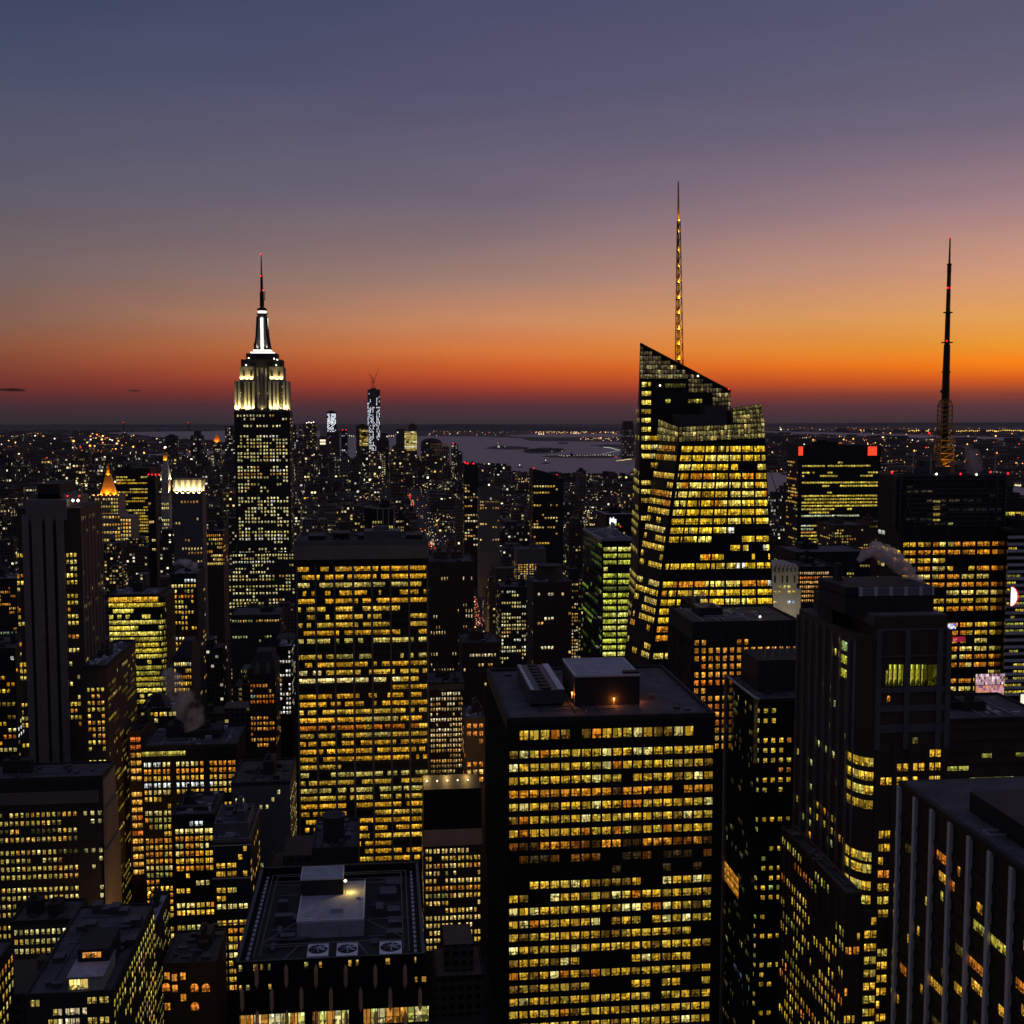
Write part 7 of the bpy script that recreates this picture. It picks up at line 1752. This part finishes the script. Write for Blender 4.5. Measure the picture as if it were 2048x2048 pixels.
def volume(name, color, dens, scale, thr, emis=None, aniso=0.0, soft=None):
    mt = bpy.data.materials.new(name); mt.use_nodes = True; t = NT(mt.node_tree)
    tc = t.n('ShaderNodeTexCoord'); mp = t.n('ShaderNodeMapping'); t.l(tc.outputs['Object'], mp.inputs[0]); mp.inputs['Scale'].default_value = (scale,) * 3
    n = t.noise(mp.outputs[0], 1.0, 4.0); d = t.math('MULTIPLY', t.math('SUBTRACT', n, thr, clamp=True), dens)
    p = t.n('ShaderNodeVolumePrincipled'); p.inputs['Color'].default_value = (*color, 1); p.inputs['Anisotropy'].default_value = aniso
    t.l(d, p.inputs['Density']); o = t.n('ShaderNodeOutputMaterial'); t.l(p.outputs[0], o.inputs['Volume']); return mt
from mathutils import noise as mnoise
def plume(name, label, pts, mat, n=18, seg=5):
    """lumpy tube of vapour: [(point, radius)]"""
    P3 = [(Vector(p), r) for p, r in pts]; rings = []
    for (p, r), (q, s_) in zip(P3, P3[1:]):
        for k in range(seg): f_ = k / seg; rings.append((p.lerp(q, f_), r + (s_ - r) * f_))
    rings.append(P3[-1])
    mb = MB(); V = []
    for i, (p, r) in enumerate(rings):
        d = (rings[min(i + 1, len(rings) - 1)][0] - rings[max(i - 1, 0)][0]).normalized(); x = d.orthogonal().normalized(); y = d.cross(x); row = []
        for k in range(n):
            a_ = 2 * math.pi * k / n; dd = x * math.cos(a_) + y * math.sin(a_); q = p + dd * r
            row.append(p + dd * r * (1 + .55 * mnoise.noise(q * (1.6 / max(r, .5)))))
        V.append(row)
    for i in range(len(V) - 1):
        for k in range(n): mb.face([V[i][k], V[i][(k + 1) % n], V[i + 1][(k + 1) % n], V[i + 1][k]])
    mb.face(V[0][::-1]); mb.face(V[-1])
    me_o = mb.build(name, mat)
    # shift mesh so that the object sits at the plume's foot
    off = P3[0][0]; me = me_o.data
    bm_ = [v.co - off for v in me.vertices]
    for v, c_ in zip(me.vertices, bm_): v.co = c_
    me_o.location = off
    import bmesh
    b = bmesh.new(); b.from_mesh(me); bmesh.ops.remove_doubles(b, verts=b.verts, dist=1e-4); bmesh.ops.recalc_face_normals(b, faces=b.faces); b.to_mesh(me); b.free()
    return tag(me_o, label, 'steam', kind='stuff')
vs = volume('steam_pink', (.995, .92, .90), 5.0, .34, .38)
vg = volume('steam_grey', (.85, .80, .78), 1.1, .14, .40)
Yk = 352.0
plume('steam', 'pinkish steam plume blowing left from the louvred crown', [(P(1834, 1172, Yk), 2.6), (P(1828, 1158, Yk), 2.4), (P(1812, 1141, Yk), 2.5), (P(1792, 1122, Yk), 2.7), (P(1770, 1107, Yk), 2.7), (P(1748, 1098, Yk), 2.3), (P(1730, 1108, Yk), 1.6), (P(1716, 1122, Yk), .8)], vs)
Yg = 545.0
plume('steam', 'grey steam drifting up beside the bright curved building', [(P(392, 1455, Yg), 4.5), (P(376, 1420, Yg), 6.5), (P(358, 1385, Yg), 5.0), (P(338, 1352, Yg), 4.5), (P(332, 1338, Yg), 2.5)], vg)
plume('steam', 'small pale steam puff in front of the floodlit crown tower', [(P(345, 1128, 780), 1.2), (P(362, 1123, 780), 2.0), (P(378, 1128, 780), 2.6), (P(390, 1134, 780), 3.2), (P(394, 1137, 780), 1.4)], volume('steam_pale', (.9, .88, .92), 1.6, .2, .36))
plume('steam', 'amber steam puff rising from the roof of the orange windowed tower', [(P(1412, 1214, 500), 2.6), (P(1398, 1200, 500), 3.6), (P(1380, 1192, 500), 3.0), (P(1362, 1188, 500), 1.5)], vg)
plume('steam', 'faint upright steam column beside the broadcast mast', [(P(1952, 944, 620), 4.2), (P(1946, 925, 620), 4.6), (P(1944, 905, 620), 4.2), (P(1938, 890, 620), 2.5)], volume('steam_faint', (.9, .8, .8), .7, .1, .36))
# two small lens clouds over the left horizon
vc = volume('dark_cloud', (.12, .10, .11), .02, .004, .30)
def cloud(px, py, wpx, hpx, label):
    Yq = 33000.0; c = P(px, py, Yq); k_ = Yq / FPX; mb = MB(); N, R_ = 20, 8; V = []
    for i in range(R_ + 1):
        th = math.pi * i / R_; row = []
        for j in range(N):
            ph = 2 * math.pi * j / N; v = Vector((math.sin(th) * math.cos(ph), math.sin(th) * math.sin(ph), math.cos(th))); nn = 1 + .35 * mnoise.noise(v * 1.7 + Vector((px, 0, 0)))
            row.append(Vector((v.x * wpx * k_ / 2 * nn, v.y * wpx * k_ / 3 * nn, v.z * hpx * k_ / 2 * nn * (1 if v.z > 0 else .35) + v.x * -hpx * k_ * .12)))
        V.append(row)
    for i in range(R_):
        for j in range(N): mb.face([V[i][j], V[i + 1][j], V[i + 1][(j + 1) % N], V[i][(j + 1) % N]])
    o = mb.build('cloud', vc); o.location = c; tag(o, label, 'cloud')
cloud(22, 781, 58, 9, 'small dark lens shaped cloud at the far left over the horizon')
cloud(270, 782, 30, 6, 'smaller dark lens shaped cloud left of the stepped skyscraper')

# avenue with street lamps seen end-on between the towers
mb = MB(); mb.face([(84, 420, .3), (106, 420, .3), (106, 4300, .3), (84, 4300, .3)]); o = mb.build('avenue', M['asphalt']); o['kind'] = 'structure'
for k in range(9):
    yl = 1150 + k * 130; side = 82 if k % 2 else 108
    r = thing('street_lamp', (side, yl, 0), 'street lamp glowing beside the traffic filled avenue', 'street lamp', 'street lamps along the avenue')
    mb = MB(); mb.tube((side, yl, 0), (side, yl, 9), .16, .1, 8); mb.tube((side, yl, 9), (side + (2.4 if side < 95 else -2.4), yl, 9.4), .1, .08, 6); mb.build('post', M['steel'], r)
    hx = side + (2.4 if side < 95 else -2.4); mb = MB(); mb.octa((hx, yl, 9.2), .7, None); mb.build('lamp_head', M['lampo'], r); lamp(r, (hx, yl, 8.3), 9000, (255, 190, 120), size=.4, name='street_light')
# thin evening haze round the city, well below the clouds and inside the sky
def haze_box(d):
    mt = bpy.data.materials.new('evening_haze'); mt.use_nodes = True; t = NT(mt.node_tree)
    p = t.n('ShaderNodeVolumePrincipled'); p.inputs['Color'].default_value = (.92, .82, .80, 1); p.inputs['Density'].default_value = d
    o = t.n('ShaderNodeOutputMaterial'); t.l(p.outputs[0], o.inputs['Volume'])
    mb = MB(); mb.box(-32500, 32500, -32500, 32500, -1, 480); b = mb.build('haze', mt); b['kind'] = 'stuff'
haze_box(0.9e-5)
